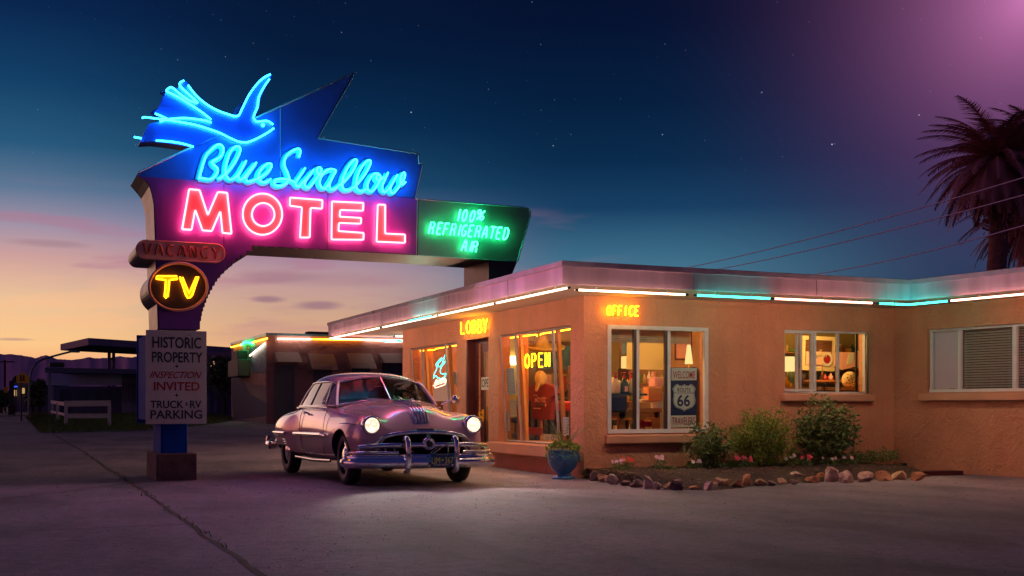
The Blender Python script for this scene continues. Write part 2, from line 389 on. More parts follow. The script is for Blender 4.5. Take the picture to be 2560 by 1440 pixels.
# ================================================================ materials
mat('stucco', srgb(198, 134, 104), .85, var=.14, vscale=.9, bump=.75, bscale=26, bdist=.02, trowel=6, drip=.09)
mat('stucco_smooth', srgb(196, 138, 112), .8, var=.08, vscale=2, bump=.35, bscale=60, bdist=.006)
mat('soffit', srgb(205, 190, 180), .7, var=.06, vscale=2, bump=.1, bscale=20)
mat('fascia', srgb(190, 158, 182), .5, var=.26, vscale=1.6, bump=.15, bscale=8, streak=(1.6, 1.6, .12))
mat('fascia_trim', srgb(166, 150, 170), .45, var=.15, vscale=4, bump=.15, bscale=10)
mat('roofing', srgb(70, 66, 66), .9, var=.2, vscale=6, bump=.3)
mat('alu', srgb(190, 186, 190), .35, .6, var=.08, vscale=8)
mat('white_frame', srgb(208, 202, 206), .45, 0, var=.06, vscale=8)
mat('dark_frame', srgb(52, 40, 42), .45, .3)
mat('maroon', srgb(66, 20, 26), .4, var=.15, vscale=8)
glassmat('glass', refl=.07); glassmat('car_glass', tint=(.34, .38, .38), refl=.10, rough=.01); glassmat('windshield_glass', tint=(.22, .24, .26), refl=.004, rough=.10, k=.035)
mat('privacy_glass', srgb(176, 160, 178), .25, 0, coat=.5)
mat('wood', srgb(186, 120, 62), .5, var=.25, vscale=3, streak=(1, 8, 8)); mat('wood_dark', srgb(92, 56, 34), .5, var=.25, vscale=3, streak=(1, 8, 8))
mat('blind', srgb(196, 168, 140), .7, var=.05, vscale=12); mat('slat', srgb(206, 184, 180), .45)
mat('inwall', srgb(170, 140, 76), .8, var=.12, vscale=2, bump=.25, bscale=18); mat('inwall2', srgb(150, 104, 70), .8, var=.12, vscale=2)
mat('infloor', srgb(84, 54, 40), .5, var=.2, vscale=3); mat('inceil', srgb(190, 166, 130), .8)
mat('poster', srgb(226, 208, 150), .6); mat('paper', srgb(225, 218, 205), .7); mat('ink', srgb(30, 28, 36), .6); mat('red_ink', srgb(150, 24, 34), .6)
mat('navy_paint', srgb(14, 38, 74), .4, var=.08, vscale=5)
mat('shirt', srgb(128, 38, 30), .9, var=.1, vscale=9, bump=.4, bscale=14); mat('shirt_dark', srgb(38, 26, 30), .9, var=.1, vscale=9)
mat('cloth', srgb(226, 190, 140), .9, var=.08, vscale=6, bump=.3, bscale=20); mat('straw', srgb(214, 168, 90), .8, var=.2, vscale=20)
mat('red_plastic', srgb(190, 40, 26), .35); mat('cream', srgb(224, 196, 150), .4); mat('bluegrey', srgb(44, 74, 88), .4); mat('yellow', srgb(240, 180, 30), .5, var=.06)
mat('black', (.012, .012, .014), .5); mat('grey', srgb(110, 110, 116), .5, .3)
# sign
mat('cab_side', srgb(104, 88, 82), .4, .6, var=.2, vscale=3, bump=.1, bscale=12); mat('cab_dark', srgb(34, 22, 44), .4, .2, var=.2, vscale=3)
mat('panel_blue', srgb(12, 84, 184), .35, var=.10, vscale=2.4); mat('panel_plum', srgb(96, 48, 138), .38, var=.16, vscale=2.0, streak=(1.6, 1, .8))
mat('panel_green', srgb(70, 118, 116), .38, var=.14, vscale=2.4); mat('letter_red', srgb(170, 96, 100), .4, var=.04, vscale=9); mat('letter_white', srgb(236, 232, 230), .4, var=.04, vscale=9)
mat('letter_cyan', srgb(30, 160, 200), .4, var=.05, vscale=9); mat('outline_blue', srgb(4, 40, 130), .4)
mat('bird_blue', srgb(14, 78, 200), .35, var=.12, vscale=3); mat('bird_dark', srgb(8, 48, 170), .35, var=.15, vscale=3)
mat('salmon', srgb(250, 176, 166), .6, var=.14, vscale=5); mat('trim_salmon', srgb(214, 150, 134), .4)
mat('tv_face', srgb(66, 46, 24), .4, var=.2, vscale=5); mat('dead_tube', srgb(240, 116, 60), .12, 0, coat=.6)
mat('edge_trim', srgb(120, 176, 190), .3, .5); mat('board_white', srgb(172, 164, 174), .55, var=.07, vscale=3); mat('board_ink', srgb(14, 34, 48), .5)
mat('sign_blue', srgb(10, 62, 160), .75, var=.12, vscale=4, spec=.1); mat('plinth', srgb(96, 72, 74), .9, var=.3, vscale=5, bump=.6, bscale=18)
emat('neon_cyan', (.022, .50, 1), 40); emat('neon_red', (1, .095, .125), 64); emat('neon_green', (.03, 1, .28), 22)
emat('neon_amber', (1, .34, .005), 9); emat('neon_yellow', (1, .40, .006), 22); emat('neon_white', (1, .60, .40), 125); emat('neon_pinkwhite', (1, .46, .32), 135)
emat('neon_wing_white', (1, .64, .42), 18); emat('neon_wing_amber', (1, .34, .02), 10); emat('neon_teal', (.03, .95, .62), 50); emat('neon_window', (1, .36, .01), 40); emat('neon_orange', (1, .36, .03), 9); emat('neon_aqua', (.05, .9, .8), 5); emat('neon_peach', (1, .42, .26), 9)
emat('lampshade_lit', (1, .62, .22), 1.6); emat('bulb', (1, .75, .4), 12); 
emat('lit_warm', (1, .6, .18), 1.4); emat('lit_pane', (1, .62, .25), .5)
# car
m = mat('car_paint', srgb(226, 180, 190), .22, 0.35, coat=1.0, var=.02, vscale=2); mat('chrome', (.82, .84, .88), .06, 1.0); mat('chrome_dull', (.6, .62, .66), .2, 1.0)
mat('rubber', (.018, .018, .02), .75, bump=.3, bscale=60); mat('whitewall', srgb(84, 78, 80), .6); mat('dark', (.01, .01, .012), .8); mat('plate', srgb(20, 62, 116), .35); mat('plate_ink', srgb(206, 214, 60), .5)
mat('seat', srgb(96, 70, 62), .7, var=.1); mat('red_lens', srgb(140, 16, 14), .15, coat=1)
hm = mat('headlight', srgb(255, 240, 220), .1, coat=1); hn = hm.node_tree.nodes; hl_ = hm.node_tree.links; hb = hn['Principled BSDF']
htc = hn.new('ShaderNodeTexCoord'); hv = hn.new('ShaderNodeTexVoronoi'); hv.inputs['Scale'].default_value = 26; hl_.new(htc.outputs['Object'], hv.inputs['Vector'])
hr = hn.new('ShaderNodeValToRGB'); hl_.new(hv.outputs['Distance'], hr.inputs[0]); hr.color_ramp.elements[0].color = (1.0, .80, .56, 1); hr.color_ramp.elements[1].color = (.55, .34, .22, 1); hr.color_ramp.elements[0].position = .15; hr.color_ramp.elements[1].position = .75
hl_.new(hr.outputs[0], hb.inputs['Emission Color']); hb.inputs['Emission Strength'].default_value = 2.3
# ground etc.
mat('soil', srgb(42, 24, 20), .95, var=.6, vscale=28, bump=1.0, bscale=60, bdist=.03)
mat('mountain', srgb(226, 158, 176), 1, var=.12, vscale=.004); mat('mountain2', srgb(240, 190, 214), 1, var=.1, vscale=.004)  # distance haze put into these pale hill colours
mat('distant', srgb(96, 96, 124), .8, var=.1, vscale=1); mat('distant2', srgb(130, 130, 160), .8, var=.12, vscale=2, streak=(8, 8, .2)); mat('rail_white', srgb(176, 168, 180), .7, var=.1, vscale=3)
mat('canopy', srgb(150, 130, 150), .7, var=.15, vscale=1.5); mat('signboard', srgb(170, 180, 214), .6, var=.06)
mat('pole', srgb(96, 104, 118), .4, .6); mat('urn', srgb(48, 108, 158), .22, var=.25, vscale=6, coat=.6, bump=.15, bscale=30)
mat('leaf', srgb(112, 134, 48), .5, col2=srgb(146, 156, 60), vscale=5); mat('leaf_dark', srgb(78, 100, 56), .5, col2=srgb(116, 132, 66), vscale=6); mat('leaf_lime', srgb(128, 146, 44), .5, col2=srgb(92, 116, 36), vscale=9)
mat('blade', srgb(120, 122, 70), .5); mat('twig', srgb(92, 66, 44), .8); mat('petal_pink', srgb(250, 190, 210), .6); mat('petal_red', srgb(226, 30, 28), .6); mat('petal_white', srgb(240, 220, 226), .6); mat('petal_rose', srgb(214, 60, 96), .6)
mat('frond', srgb(206, 136, 136), .6, col2=srgb(170, 120, 112), vscale=.8); mat('palm_trunk', srgb(140, 96, 86), .9, var=.3, vscale=5, bump=.8, bscale=6)  # frond colour paled to stand in for haze
mat('awning', srgb(116, 104, 120), .5, .2, var=.08, vscale=3); mat('wing_wall', srgb(150, 112, 112), .9, var=.12, vscale=.8, bump=.7, bscale=2.2, bdist=.06, trowel=1.1)
mat('wing_side', srgb(150, 146, 120), .9, var=.12, vscale=.8, bump=.6, bscale=4, bdist=.04); mat('mural_a', srgb(30, 58, 78), .7, var=.5, vscale=2.4); mat('mural_b', srgb(150, 110, 90), .7, var=.3, vscale=3); mat('mural_c', srgb(64, 92, 110), .7, var=.6, vscale=5)
mat('wire', srgb(230, 200, 240), .5); mat('metal_box', srgb(60, 62, 60), .6, .2)
mat('grass', srgb(58, 88, 42), .8, col2=srgb(90, 104, 46), vscale=3)
# ================================================================ ground
gm = bpy.data.materials.new('pavement'); gm.use_nodes = True; gt = gm.node_tree; GN = gt.nodes; GL = gt.links; gb = GN['Principled BSDF']
tcg = GN.new('ShaderNodeTexCoord')
def gnoise(scale, detail=6, stretch=None, rough=.55):
    n = GN.new('ShaderNodeTexNoise'); n.inputs['Scale'].default_value = scale; n.inputs['Detail'].default_value = detail; n.inputs['Roughness'].default_value = rough
    if stretch:
        mp_ = GN.new('ShaderNodeMapping'); mp_.inputs['Scale'].default_value = stretch; GL.new(tcg.outputs['Object'], mp_.inputs[0]); GL.new(mp_.outputs[0], n.inputs['Vector'])
    else: GL.new(tcg.outputs['Object'], n.inputs['Vector'])
    return n.outputs['Fac']
def gramp(fac, stops):
    r = GN.new('ShaderNodeValToRGB'); GL.new(fac, r.inputs[0])
    for i, (p, col_) in enumerate(stops):
        e = r.color_ramp.elements[i] if i < 2 else r.color_ramp.elements.new(p)
        e.position = p; e.color = col_
    return r.outputs[0]
def gmix(f_, a_, b_, mode='MIX'):
    n = GN.new('ShaderNodeMix'); n.data_type = 'RGBA'; n.blend_type = mode
    for s_, x in ((n.inputs[0], f_), (n.inputs[6], a_), (n.inputs[7], b_)):
        if isinstance(x, (int, float, tuple)): s_.default_value = x
        else: GL.new(x, s_)
    return n.outputs[2]
base = gramp(gnoise(.3, 5), [(.3, srgb(100, 96, 110)), (.7, srgb(142, 130, 142))])
stain = gramp(gnoise(.8, 8, (1, .5, 1)), [(.36, (.40, .40, .46, 1)), (.5, (.82, .80, .83, 1)), (.68, (1.15, 1.1, 1.05, 1))])
speck = gramp(gnoise(60, 3, None, .7), [(.36, (.35, .33, .36, 1)), (.46, (1, 1, 1, 1))])
peb = gramp(gnoise(24, 2), [(.24, (.25, .24, .27, 1)), (.31, (1, 1, 1, 1))])
cc = gmix(1.0, base, stain, 'MULTIPLY'); cc = gmix(.85, cc, speck, 'MULTIPLY'); cc = gmix(.9, cc, peb, 'MULTIPLY')
gv = GN.new('ShaderNodeTexVoronoi'); gv.inputs['Scale'].default_value = 7; GL.new(tcg.outputs['Object'], gv.inputs['Vector'])
dots = gramp(gv.outputs['Distance'], [(.09, (.22, .21, .25, 1)), (.15, (1, 1, 1, 1))]); cc = gmix(.3, cc, dots, 'MULTIPLY')
grit = gramp(gnoise(9, 8, None, .75), [(.40, (.70, .69, .72, 1)), (.56, (1.1, 1.08, 1.06, 1))]); cc = gmix(.9, cc, grit, 'MULTIPLY')
GL.new(cc, gb.inputs['Base Color']); gb.inputs['Roughness'].default_value = .78
bp = GN.new('ShaderNodeBump'); bp.inputs['Strength'].default_value = .7; bp.inputs['Distance'].default_value = .022
hmix = GN.new('ShaderNodeMath'); hmix.operation = 'ADD'; GL.new(gnoise(45, 4), hmix.inputs[0])
hm2 = GN.new('ShaderNodeMath'); hm2.operation = 'MULTIPLY'; hm2.inputs[1].default_value = 2.2; GL.new(gnoise(2.2, 6), hm2.inputs[0]); GL.new(hm2.outputs[0], hmix.inputs[1])
GL.new(hmix.outputs[0], bp.inputs['Height']); GL.new(bp.outputs[0], gb.inputs['Normal'])
MATS['pavement'] = gm
g_ = MB()
xs = [-3000, -600, -200, -100] + list(range(-60, 61, 4)) + [100, 200, 600, 3000]
ys = [-300, -60, -10, 0, 10, 16, 20] + list(range(22, 64, 2)) + [80, 120, 300, 900, 3500]
g_.grid([[(x, y, gz(x, y)) for x in xs] for y in ys], 'pavement', smooth=True)
g_.build('ground', kind='structure')
# joints and cracks in the slab
def strip(name, pix, w, dz, m, jit=0.0, sub=8):
    P = [onG(a, b) for a, b in pix]; Q = []
    for i in range(len(P) - 1):
        for k in range(sub): Q.append(P[i].lerp(P[i + 1], k / sub))
    Q.append(P[-1]); s = MB(); rows = []
    for i, p in enumerate(Q):
        t = (Q[min(i + 1, len(Q) - 1)] - Q[max(i - 1, 0)]); t.z = 0; t.normalize(); n_ = Vector((-t.y, t.x, 0))
        j = mnoise.noise(p * 1.3) * jit; w1 = w * (1 + .6 * mnoise.noise(p * 4.1)) / 2
        rows.append([(p + n_ * (j - w1)).xy.to_3d() + Vector((0, 0, gz(p.x, p.y) + dz)), (p + n_ * (j + w1)).xy.to_3d() + Vector((0, 0, gz(p.x, p.y) + dz))])
    s.grid(rows, m, smooth=False); return s.build(name, kind='structure')
mat('joint', srgb(34, 28, 26), .95, var=.4, vscale=20)
strip('pavement_joint', [(130, 1084), (210, 1130), (300, 1190), (385, 1248), (470, 1310), (560, 1372), (665, 1446)], .045, .004, 'joint', .05, 14)
strip('pavement_joint', [(0, 1249), (180, 1228), (300, 1211), (372, 1203)], .03, .004, 'joint', .03)
strip('pavement_joint', [(0, 1330), (220, 1322), (470, 1312)], .018, .004, 'joint', .04)
strip('pavement_joint', [(320, 1208), (470, 1216), (620, 1210)], .014, .004, 'joint', .05)
strip('pavement_joint', [(0, 1192), (160, 1178), (262, 1168)], .014, .004, 'joint', .05)
gs = MB(); rw = random.Random(12)
for i in range(3000):
    d = 4.5 + 15 * rw.random() ** 1.3; a_ = rw.uniform(-.52, .5); p = FW * d + RT * (d * a_)
    if p.y > 14.9 and p.x > 7.2: continue
    r_ = rw.uniform(.0015, .006) * (.6 + d / 14); q = [Vector((p.x + r_ * rw.uniform(.6, 1.3) * cos(t_), p.y + r_ * rw.uniform(.6, 1.3) * sin(t_), gz(p.x, p.y) + .001)) for t_ in (0, 1.6, 3.1, 4.7)]
    gs.add(q + [Vector((p.x, p.y, gz(p.x, p.y) + r_ * 1.1))], [(0, 1, 4), (1, 2, 4), (2, 3, 4), (3, 0, 4)], rw.choice(['joint', 'joint', 'asph_grit']))
mat('asph_grit', srgb(120, 104, 100), .9)
tag(gs.build('grit'), 'loose dark grit scattered over the concrete lot', 'grit', kind='stuff')
# weeds growing in the joint
wd = MB(); rw = random.Random(3)
jl = [onG(a, b) for a, b in [(130, 1084), (210, 1130), (300, 1190), (385, 1248), (470, 1310), (560, 1372)]]
for i in range(5):
    for k in range(70 if i < 3 else 20):
        p = jl[i].lerp(jl[i + 1], rw.random()) + Vector((rw.gauss(0, .03), rw.gauss(0, .03), 0)); h = rw.uniform(.012, .05)
        d = Vector((rw.gauss(0, .02), rw.gauss(0, .02), h)); w_ = Vector((rw.uniform(-.008, .008), rw.uniform(-.008, .008), 0))
        wd.add([p - w_, p + w_, p + d], [(0, 1, 2)], 'grass')
tag(wd.build('weeds'), 'low green weeds growing along the long crack in the pavement', 'weeds', kind='stuff')
# hills
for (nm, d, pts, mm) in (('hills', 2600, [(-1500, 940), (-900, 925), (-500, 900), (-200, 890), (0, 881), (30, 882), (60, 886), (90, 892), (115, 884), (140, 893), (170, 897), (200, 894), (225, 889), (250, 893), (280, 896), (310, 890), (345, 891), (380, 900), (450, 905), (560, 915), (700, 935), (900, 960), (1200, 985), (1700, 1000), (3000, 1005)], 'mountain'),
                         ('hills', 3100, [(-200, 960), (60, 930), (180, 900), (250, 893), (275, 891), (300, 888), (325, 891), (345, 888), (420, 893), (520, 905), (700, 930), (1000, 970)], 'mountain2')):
    s = MB(); P = []
    for i in range(len(pts) - 1):
        for k in range(8):
            t = k / 8; x = pts[i][0] * (1 - t) + pts[i + 1][0] * t; y = pts[i][1] * (1 - t) + pts[i + 1][1] * t
            P.append((x, y + mnoise.noise(Vector((x * .045, d * .01, 0))) * 2.6 + mnoise.noise(Vector((x * .2, d, 0))) * 1.0))
    rows = []
    for fr, dd in ((0, -700), (.45, -380), (.8, -150), (1, 0)):
        row = []
        for (x, y) in P:
            p = atD(x, HZ - (HZ - y), d); h = (p.z - 0.5)
            q = CAMP + (p - CAMP) * ((d + dd) / d)
            row.append((q.x, q.y, .5 + (h * fr - 3) + (mnoise.noise(Vector((x * .03, dd * .01, 2))) * 14 * (1 if 0 < fr < 1 else 0))))
        rows.append(row)
    s.grid(rows, mm, smooth=True); s.build(nm, kind='structure')
# ================================================================ the motel sign (front face in the plane y = SY)
SY = 17.1; STH = 1.1; NY = Vector((0, -1, 0))
def za(p): return (300 + p[0] / 4, 160 + p[1] / 4)
def zb(p): return (300 + p[0] / 3.2, 440 + p[1] / 3.2)
def s1(p): return (480 + p[0] / 9.143, 350 + p[1] / 9.143)
def s2(p): return (760 + p[0] / 9.143, 370 + p[1] / 9.143)
def zg(p): return (1060 + p[0] / 9.6, 500 + p[1] / 9.6)
def P3(pts, y, tf=None): return [onY(*(tf(p) if tf else p), y) for p in pts]
ROOFZ = 2.985
foot = onY(425, 1200, SY); foot.z = 0
sign = thing('neon_motel_sign', (2.17, 17.6, 0), 'tall blue and plum neon MOTEL sign with a swallow and stepped arch', 'neon sign')
stairs = [(631, 615), (618, 627), (602, 638), (591, 646), (581, 655), (570, 664), (561, 673), (551, 682), (543, 693), (537, 703), (531, 713), (525, 724), (520, 735), (516, 745), (512, 756), (508, 767), (505, 778), (503, 790), (500, 802), (497.5, 823)]
st = []
for i in range(len(stairs) - 1):
    a, b = stairs[i], stairs[i + 1]; st += [a, (a[0], b[1])]
st.append(stairs[-1])
legz = onY(1262, 760, SY)
out = [(345, 431), (484, 366), (700, 267), (882, 182.5), (885, 184), (885, 189), (795, 346), (1042, 384), (1046, 387), (1047, 409), (1057, 412), (1037, 497), (1310, 519), (1320, 522), (1325, 529), (1325, 540), (1293, 654)]
O3 = P3(out, SY)
# leg at the right end reaches the office roof
rt = onY(1268, 740, SY); rt.z = ROOFZ; lt = onY(1222, 740, SY); lt.z = ROOFZ
O3 += [rt, lt] + P3([(1222, 651), (1042, 638)] + st + [(394, 823), (392, 745), (388, 640), (387, 599), (384, 512), (379, 486), (373, 466), (362, 451)], SY)
s = MB(); s.prism(O3, (0, STH, 0), 'cab_dark', 'cab_side'); s.build('cabinet', sign)
# trims on the outline
s = MB(); s.tube([p + NY * .006 for p in O3[:17]], .014, 'edge_trim', n=6); s.tube([p + Vector((0, STH, 0)) for p in O3[:17]], .014, 'edge_trim', n=6); s.build('edge_trim', sign)
div = [(345, 441), (490, 452), (760, 472), (940, 487), (1037, 497)]
s = MB(); up = [(349, 431), (484, 369), (700, 270.5), (880, 187), (790, 348), (1040, 387), (1044, 411), (1053, 414), (1035, 495)] + div[::-1][1:]
s.prism(P3(up, SY - .001), (0, -.012, 0), 'panel_blue'); s.build('upper_panel', sign)
s = MB(); lo = div + [(1042, 499), (1041, 636), (633, 614), (st[0][0] - 2, 614)] + [(x - 2.5, y) for x, y in st[1:]] + [(397, 822), (395, 745), (391, 640), (390, 599), (387, 512), (376, 466), (365, 451)]
s.prism(P3(lo, SY - .001), (0, -.012, 0), 'panel_plum'); s.build('lower_panel', sign)
s = MB(); s.prism(P3([(1045, 500), (1309, 521.5), (1318, 525), (1322.5, 531), (1322, 541), (1290, 652), (1045, 636.5)], SY - .001), (0, -.012, 0), 'panel_green'); s.build('end_panel', sign)
for a, b in (((1043.5, 499), (1041.5, 637)), ((701, 269), (701, 464)), ((1045, 638), (1293, 654)), ((820, 478), (818, 626)), ((560, 460), (560, 612))):
    s = MB(); s.tube(P3([a, b], SY - .014), .0055, 'edge_trim' if a[0] > 700 and a[0] != 820 else 'cab_dark', n=4); s.build('seam', sign)
mat('rust', srgb(70, 38, 40), .8, var=.4, vscale=20)
for k in range(26):   # rivets and rust runs along the lower edge of the panels
    px = 640 + k * 25; pp = onY(px, 612 + (px - 572) * .0555 + 1, SY - .014); s = MB(); s.ball(pp, .010, 'edge_trim', 1, (1, .5, 1)); s.build('rivet', sign)
# post under the board, its concrete block
s = MB(); s.box((1.97, SY + .06, .36), (2.34, SY + 1.02, 1.35), 'sign_blue', .012); s.box((2.0, SY + .05, .37), (2.31, SY + .061, 1.2), 'sign_blue'); s.build('post', sign)
s = MB(); s.box((1.90, SY - .04, -.03), (2.46, SY + 1.24, .385), 'plinth', .02); s.build('plinth', sign)
# ---- script words
R = .0135
def neon(name, paths, tf, y, m, parent, r=R, n=6, smoothn=5, closed=False):
    s = MB()
    for p in paths:
        q = P3(p, y, tf)
        if smoothn: q = catmull(q, smoothn, closed)
        s.tube(q, r, m, n=n, closed=closed)
    return s.build(name, parent)
def script(paths, tf, word):
    back = MB(); edge = MB()
    for p in paths:
        q = catmull(P3(p, SY - .11, tf), 5)
        back.tube([v + Vector((-.012, .072, -.008)) for v in q], 1, 'letter_cyan', n=8, flat=((0, 1, 0), .040, .012))
        edge.tube([v + Vector((-.012, .088, -.008)) for v in q], 1, 'outline_blue', n=8, flat=((0, 1, 0), .050, .008))
    b = back.build('script_lettering', sign); b['label'] = {'Blue': 'short cyan script word on the left', 'Swallow': 'long cyan script word on the right'}[word]; edge.build('lettering_edge', b)
    neon('neon_tube', paths, tf, SY - .11, 'neon_cyan', b)
BLUE = [[(160, 885), (190, 780), (210, 700), (270, 500), (330, 345), (430, 230), (520, 150), (610, 100), (675, 120), (715, 180), (715, 270), (670, 360), (580, 430), (480, 480), (462, 520), (500, 570), (570, 630), (592, 700), (560, 780), (500, 850), (420, 895), (330, 890), (210, 865), (160, 870)],
        [(600, 882), (660, 860), (780, 760), (920, 600), (1030, 420), (1100, 260), (1095, 175), (1035, 145), (950, 180), (870, 290), (820, 430), (780, 580), (765, 720), (790, 820), (850, 895), (930, 890), (1030, 810), (1130, 660), (1240, 470)],
        [(1240, 470), (1120, 690), (1065, 800), (1075, 880), (1130, 900), (1200, 840), (1330, 680), (1475, 510)],
        [(1475, 510), (1340, 700), (1245, 830), (1235, 900), (1290, 950), (1370, 930), (1520, 870), (1700, 760), (1800, 640), (1815, 560), (1760, 535), (1680, 570), (1580, 670), (1525, 780), (1520, 870), (1570, 940), (1650, 970), (1730, 940), (1805, 885)]]
script(BLUE, s1, 'Blue')
SW1 = [[(2445, 390), (2475, 290), (2465, 215), (2410, 200), (2320, 235), (2210, 310), (2140, 400), (2110, 500), (2120, 600), (2160, 690), (2200, 790), (2220, 880), (2180, 960), (2100, 1020), (2000, 1050), (1910, 1030), (1880, 970), (1910, 910), (2000, 890), (2100, 890), (2220, 910), (2340, 960)]]
SW1 = [[(x - 2560, y - 183) for x, y in p] for p in SW1]
SW2 = [[(30, 450), (-60, 590), (-150, 720), (-190, 810), (-160, 865), (-100, 865), (0, 750), (110, 640), (230, 490)],
       [(230, 490), (100, 650), (25, 790), (30, 870), (80, 900), (140, 880), (240, 750), (340, 620), (395, 520), (390, 460), (345, 440), (300, 475), (305, 550), (350, 605), (420, 590), (500, 530), (580, 495)],
       [(735, 515), (680, 490), (600, 480), (520, 505), (450, 570), (380, 680), (360, 800), (390, 890), (450, 920), (520, 880), (600, 760), (680, 610), (735, 515)],
       [(735, 515), (660, 650), (600, 780), (588, 880), (620, 945), (680, 940), (740, 900), (870, 800), (1000, 680), (1130, 500), (1200, 350), (1210, 285), (1170, 260), (1100, 310), (1010, 430), (930, 590), (880, 740), (870, 850), (900, 930), (970, 960), (1060, 940), (1160, 880)],
       [(1160, 880), (1250, 780), (1380, 620), (1480, 450), (1525, 330), (1505, 282), (1450, 290), (1350, 390), (1260, 540), (1210, 700), (1190, 850), (1210, 930), (1270, 980), (1340, 980), (1420, 935)],
       [(1720, 600), (1640, 578), (1560, 625), (1490, 730), (1450, 850), (1460, 940), (1510, 990), (1570, 980), (1650, 890), (1720, 780), (1750, 690), (1730, 610), (1670, 630), (1655, 700), (1720, 745), (1830, 660)],
       [(1925, 555), (1850, 720), (1795, 850), (1790, 940), (1830, 1000), (1890, 980), (1990, 860), (2140, 605)],
       [(2140, 605), (2040, 780), (1980, 900), (1980, 990), (2020, 1030), (2080, 1000), (2180, 870), (2270, 740), (2310, 620), (2290, 560), (2240, 600), (2205, 700), (2215, 800), (2270, 825), (2325, 770)]]
script(SW1 + SW2, s2, 'Swallow')
# ---- M O T E L
def rnd(pts, r=9, n=3):
    out = []; k = len(pts)
    for i in range(k):
        a, b, c = Vector(pts[i - 1]), Vector(pts[i]), Vector(pts[(i + 1) % k])
        d1 = (a - b); d2 = (c - b); q = min(r, d1.length * .45, d2.length * .45)
        p, e = b + d1.normalized() * q, b + d2.normalized() * q
        for j in range(n + 1):
            t = j / n; out.append(tuple((p * (1 - t) ** 2 + b * 2 * t * (1 - t) + e * t * t)))
    return out
LM = [(553, 105), (637, 112), (703, 312), (782, 128), (858, 134), (893, 462), (820, 455), (803, 282), (735, 440), (660, 435), (602, 270), (573, 430), (497, 426)]
LT = [(1360, 172), (1620, 192), (1618, 262), (1525, 255), (1518, 492), (1440, 492), (1455, 250), (1358, 238)]
LE = [(1695, 203), (1948, 215), (1945, 278), (1762, 272), (1758, 325), (1930, 335), (1928, 382), (1752, 375), (1748, 440), (1950, 455), (1948, 510), (1692, 508)]
LL = [(2062, 228), (2122, 230), (2122, 460), (2280, 468), (2280, 535), (2052, 525)]
for ch, pts in (('M', LM), ('T', LT), ('E', LE), ('L', LL)):
    rp = rnd(pts); s = MB(); s.prism(P3(rp, SY - .014, zb), (0, -.035, 0), 'letter_red'); b = s.build('letter', sign); b['label'] = 'large red neon letter ' + ch
    s = MB(); s.tube(P3(rp, SY - .085, zb), R, 'neon_red', n=6, closed=True); s.build('neon_tube', b)
s = MB(); a = oval(1140, 305, 158, 165, 0, 360, 40)[:-1]; bb = oval(1146, 308, 90, 92, 0, 360, 40)[:-1]
A3, B3 = P3(a, SY - .049, zb), P3(bb, SY - .049, zb); n_ = len(a)
s.add(A3 + B3, [(i, (i + 1) % n_, n_ + (i + 1) % n_, n_ + i) for i in range(n_)], 'letter_red')
s.add(A3 + [p + Vector((0, .035, 0)) for p in A3], [(i, (i + 1) % n_, n_ + (i + 1) % n_, n_ + i) for i in range(n_)], 'letter_red')
s.add(B3 + [p + Vector((0, .035, 0)) for p in B3], [(i, (i + 1) % n_, n_ + (i + 1) % n_, n_ + i) for i in range(n_)], 'letter_red')
b = s.build('letter', sign); b['label'] = 'large red neon letter O'
s = MB(); s.tube(P3(a, SY - .085, zb), R, 'neon_red', n=6, closed=True); s.tube(P3(bb, SY - .085, zb), R, 'neon_red', n=6, closed=True); s.build('neon_tube', b)
# ---- swallow
BW = [(1505, 93), (1520, 110), (1470, 200), (1405, 330), (1388, 440), (1352, 520), (1380, 566), (1440, 560), (1500, 580), (1548, 628), (1540, 655), (1470, 705), (1380, 752), (1250, 795), (1160, 782), (1060, 735), (985, 715), (880, 760), (735, 832), (600, 808), (450, 785), (330, 772), (205, 778), (240, 690), (290, 600), (380, 578), (470, 552), (420, 520), (345, 478), (375, 450), (415, 370), (450, 300), (462, 262), (520, 228), (575, 245), (592, 215), (605, 175), (640, 158), (680, 195), (740, 280), (830, 370), (930, 440), (1040, 488), (1130, 512), (1185, 505), (1225, 430), (1290, 305), (1370, 195), (1440, 128)]
s = MB(); s.prism(P3(BW, SY - .03, za), (0, .36, 0), 'bird_blue', 'bird_dark'); bird = s.build('swallow_emblem', sign)
bird['label'] = 'blue neon outlined swallow with forked wing and tail'
# dark back wing behind and the darker tail planes
s = MB(); s.prism(P3([(1120, 495), (1150, 450), (1210, 385), (1275, 330), (1330, 260), (1290, 330), (1200, 510)], SY + .5, za), (0, .1, 0), 'bird_dark'); s.build('back_wing', bird); s = MB()
s.prism(P3([(310, 478), (380, 440), (410, 360), (440, 300), (405, 275), (470, 262), (560, 262), (620, 400), (800, 520), (640, 560), (480, 560)], SY + .1, za), (0, .1, 0), 'bird_dark'); s.build('back_tail', bird)
T = [[(680, 210), (740, 290), (810, 360), (900, 425), (1000, 475), (1090, 505), (1130, 518), (1165, 520), (1192, 508), (1225, 440), (1290, 310), (1370, 200), (1440, 135), (1505, 103)],
     [(1495, 150), (1440, 230), (1390, 330), (1375, 430), (1345, 500), (1340, 545), (1370, 575), (1430, 570), (1480, 572), (1530, 605)],
     [(1540, 642), (1470, 690), (1380, 740), (1300, 775), (1250, 783), (1180, 775), (1080, 730), (990, 685), (860, 640), (740, 605), (600, 580), (480, 560), (360, 545), (240, 532), (228, 545)],
     [(640, 165), (603, 185), (600, 215), (640, 260), (700, 315), (775, 388), (690, 362), (600, 300), (520, 235), (480, 248), (465, 270), (500, 290), (600, 340), (720, 415), (830, 490), (910, 555)],
     [(915, 585), (850, 565), (740, 548), (640, 540), (550, 545), (470, 555), (400, 575)], [(350, 495), (400, 515), (470, 548)],
     [(140, 730), (215, 743)], [(360, 765), (500, 775), (620, 795), (735, 828)]]
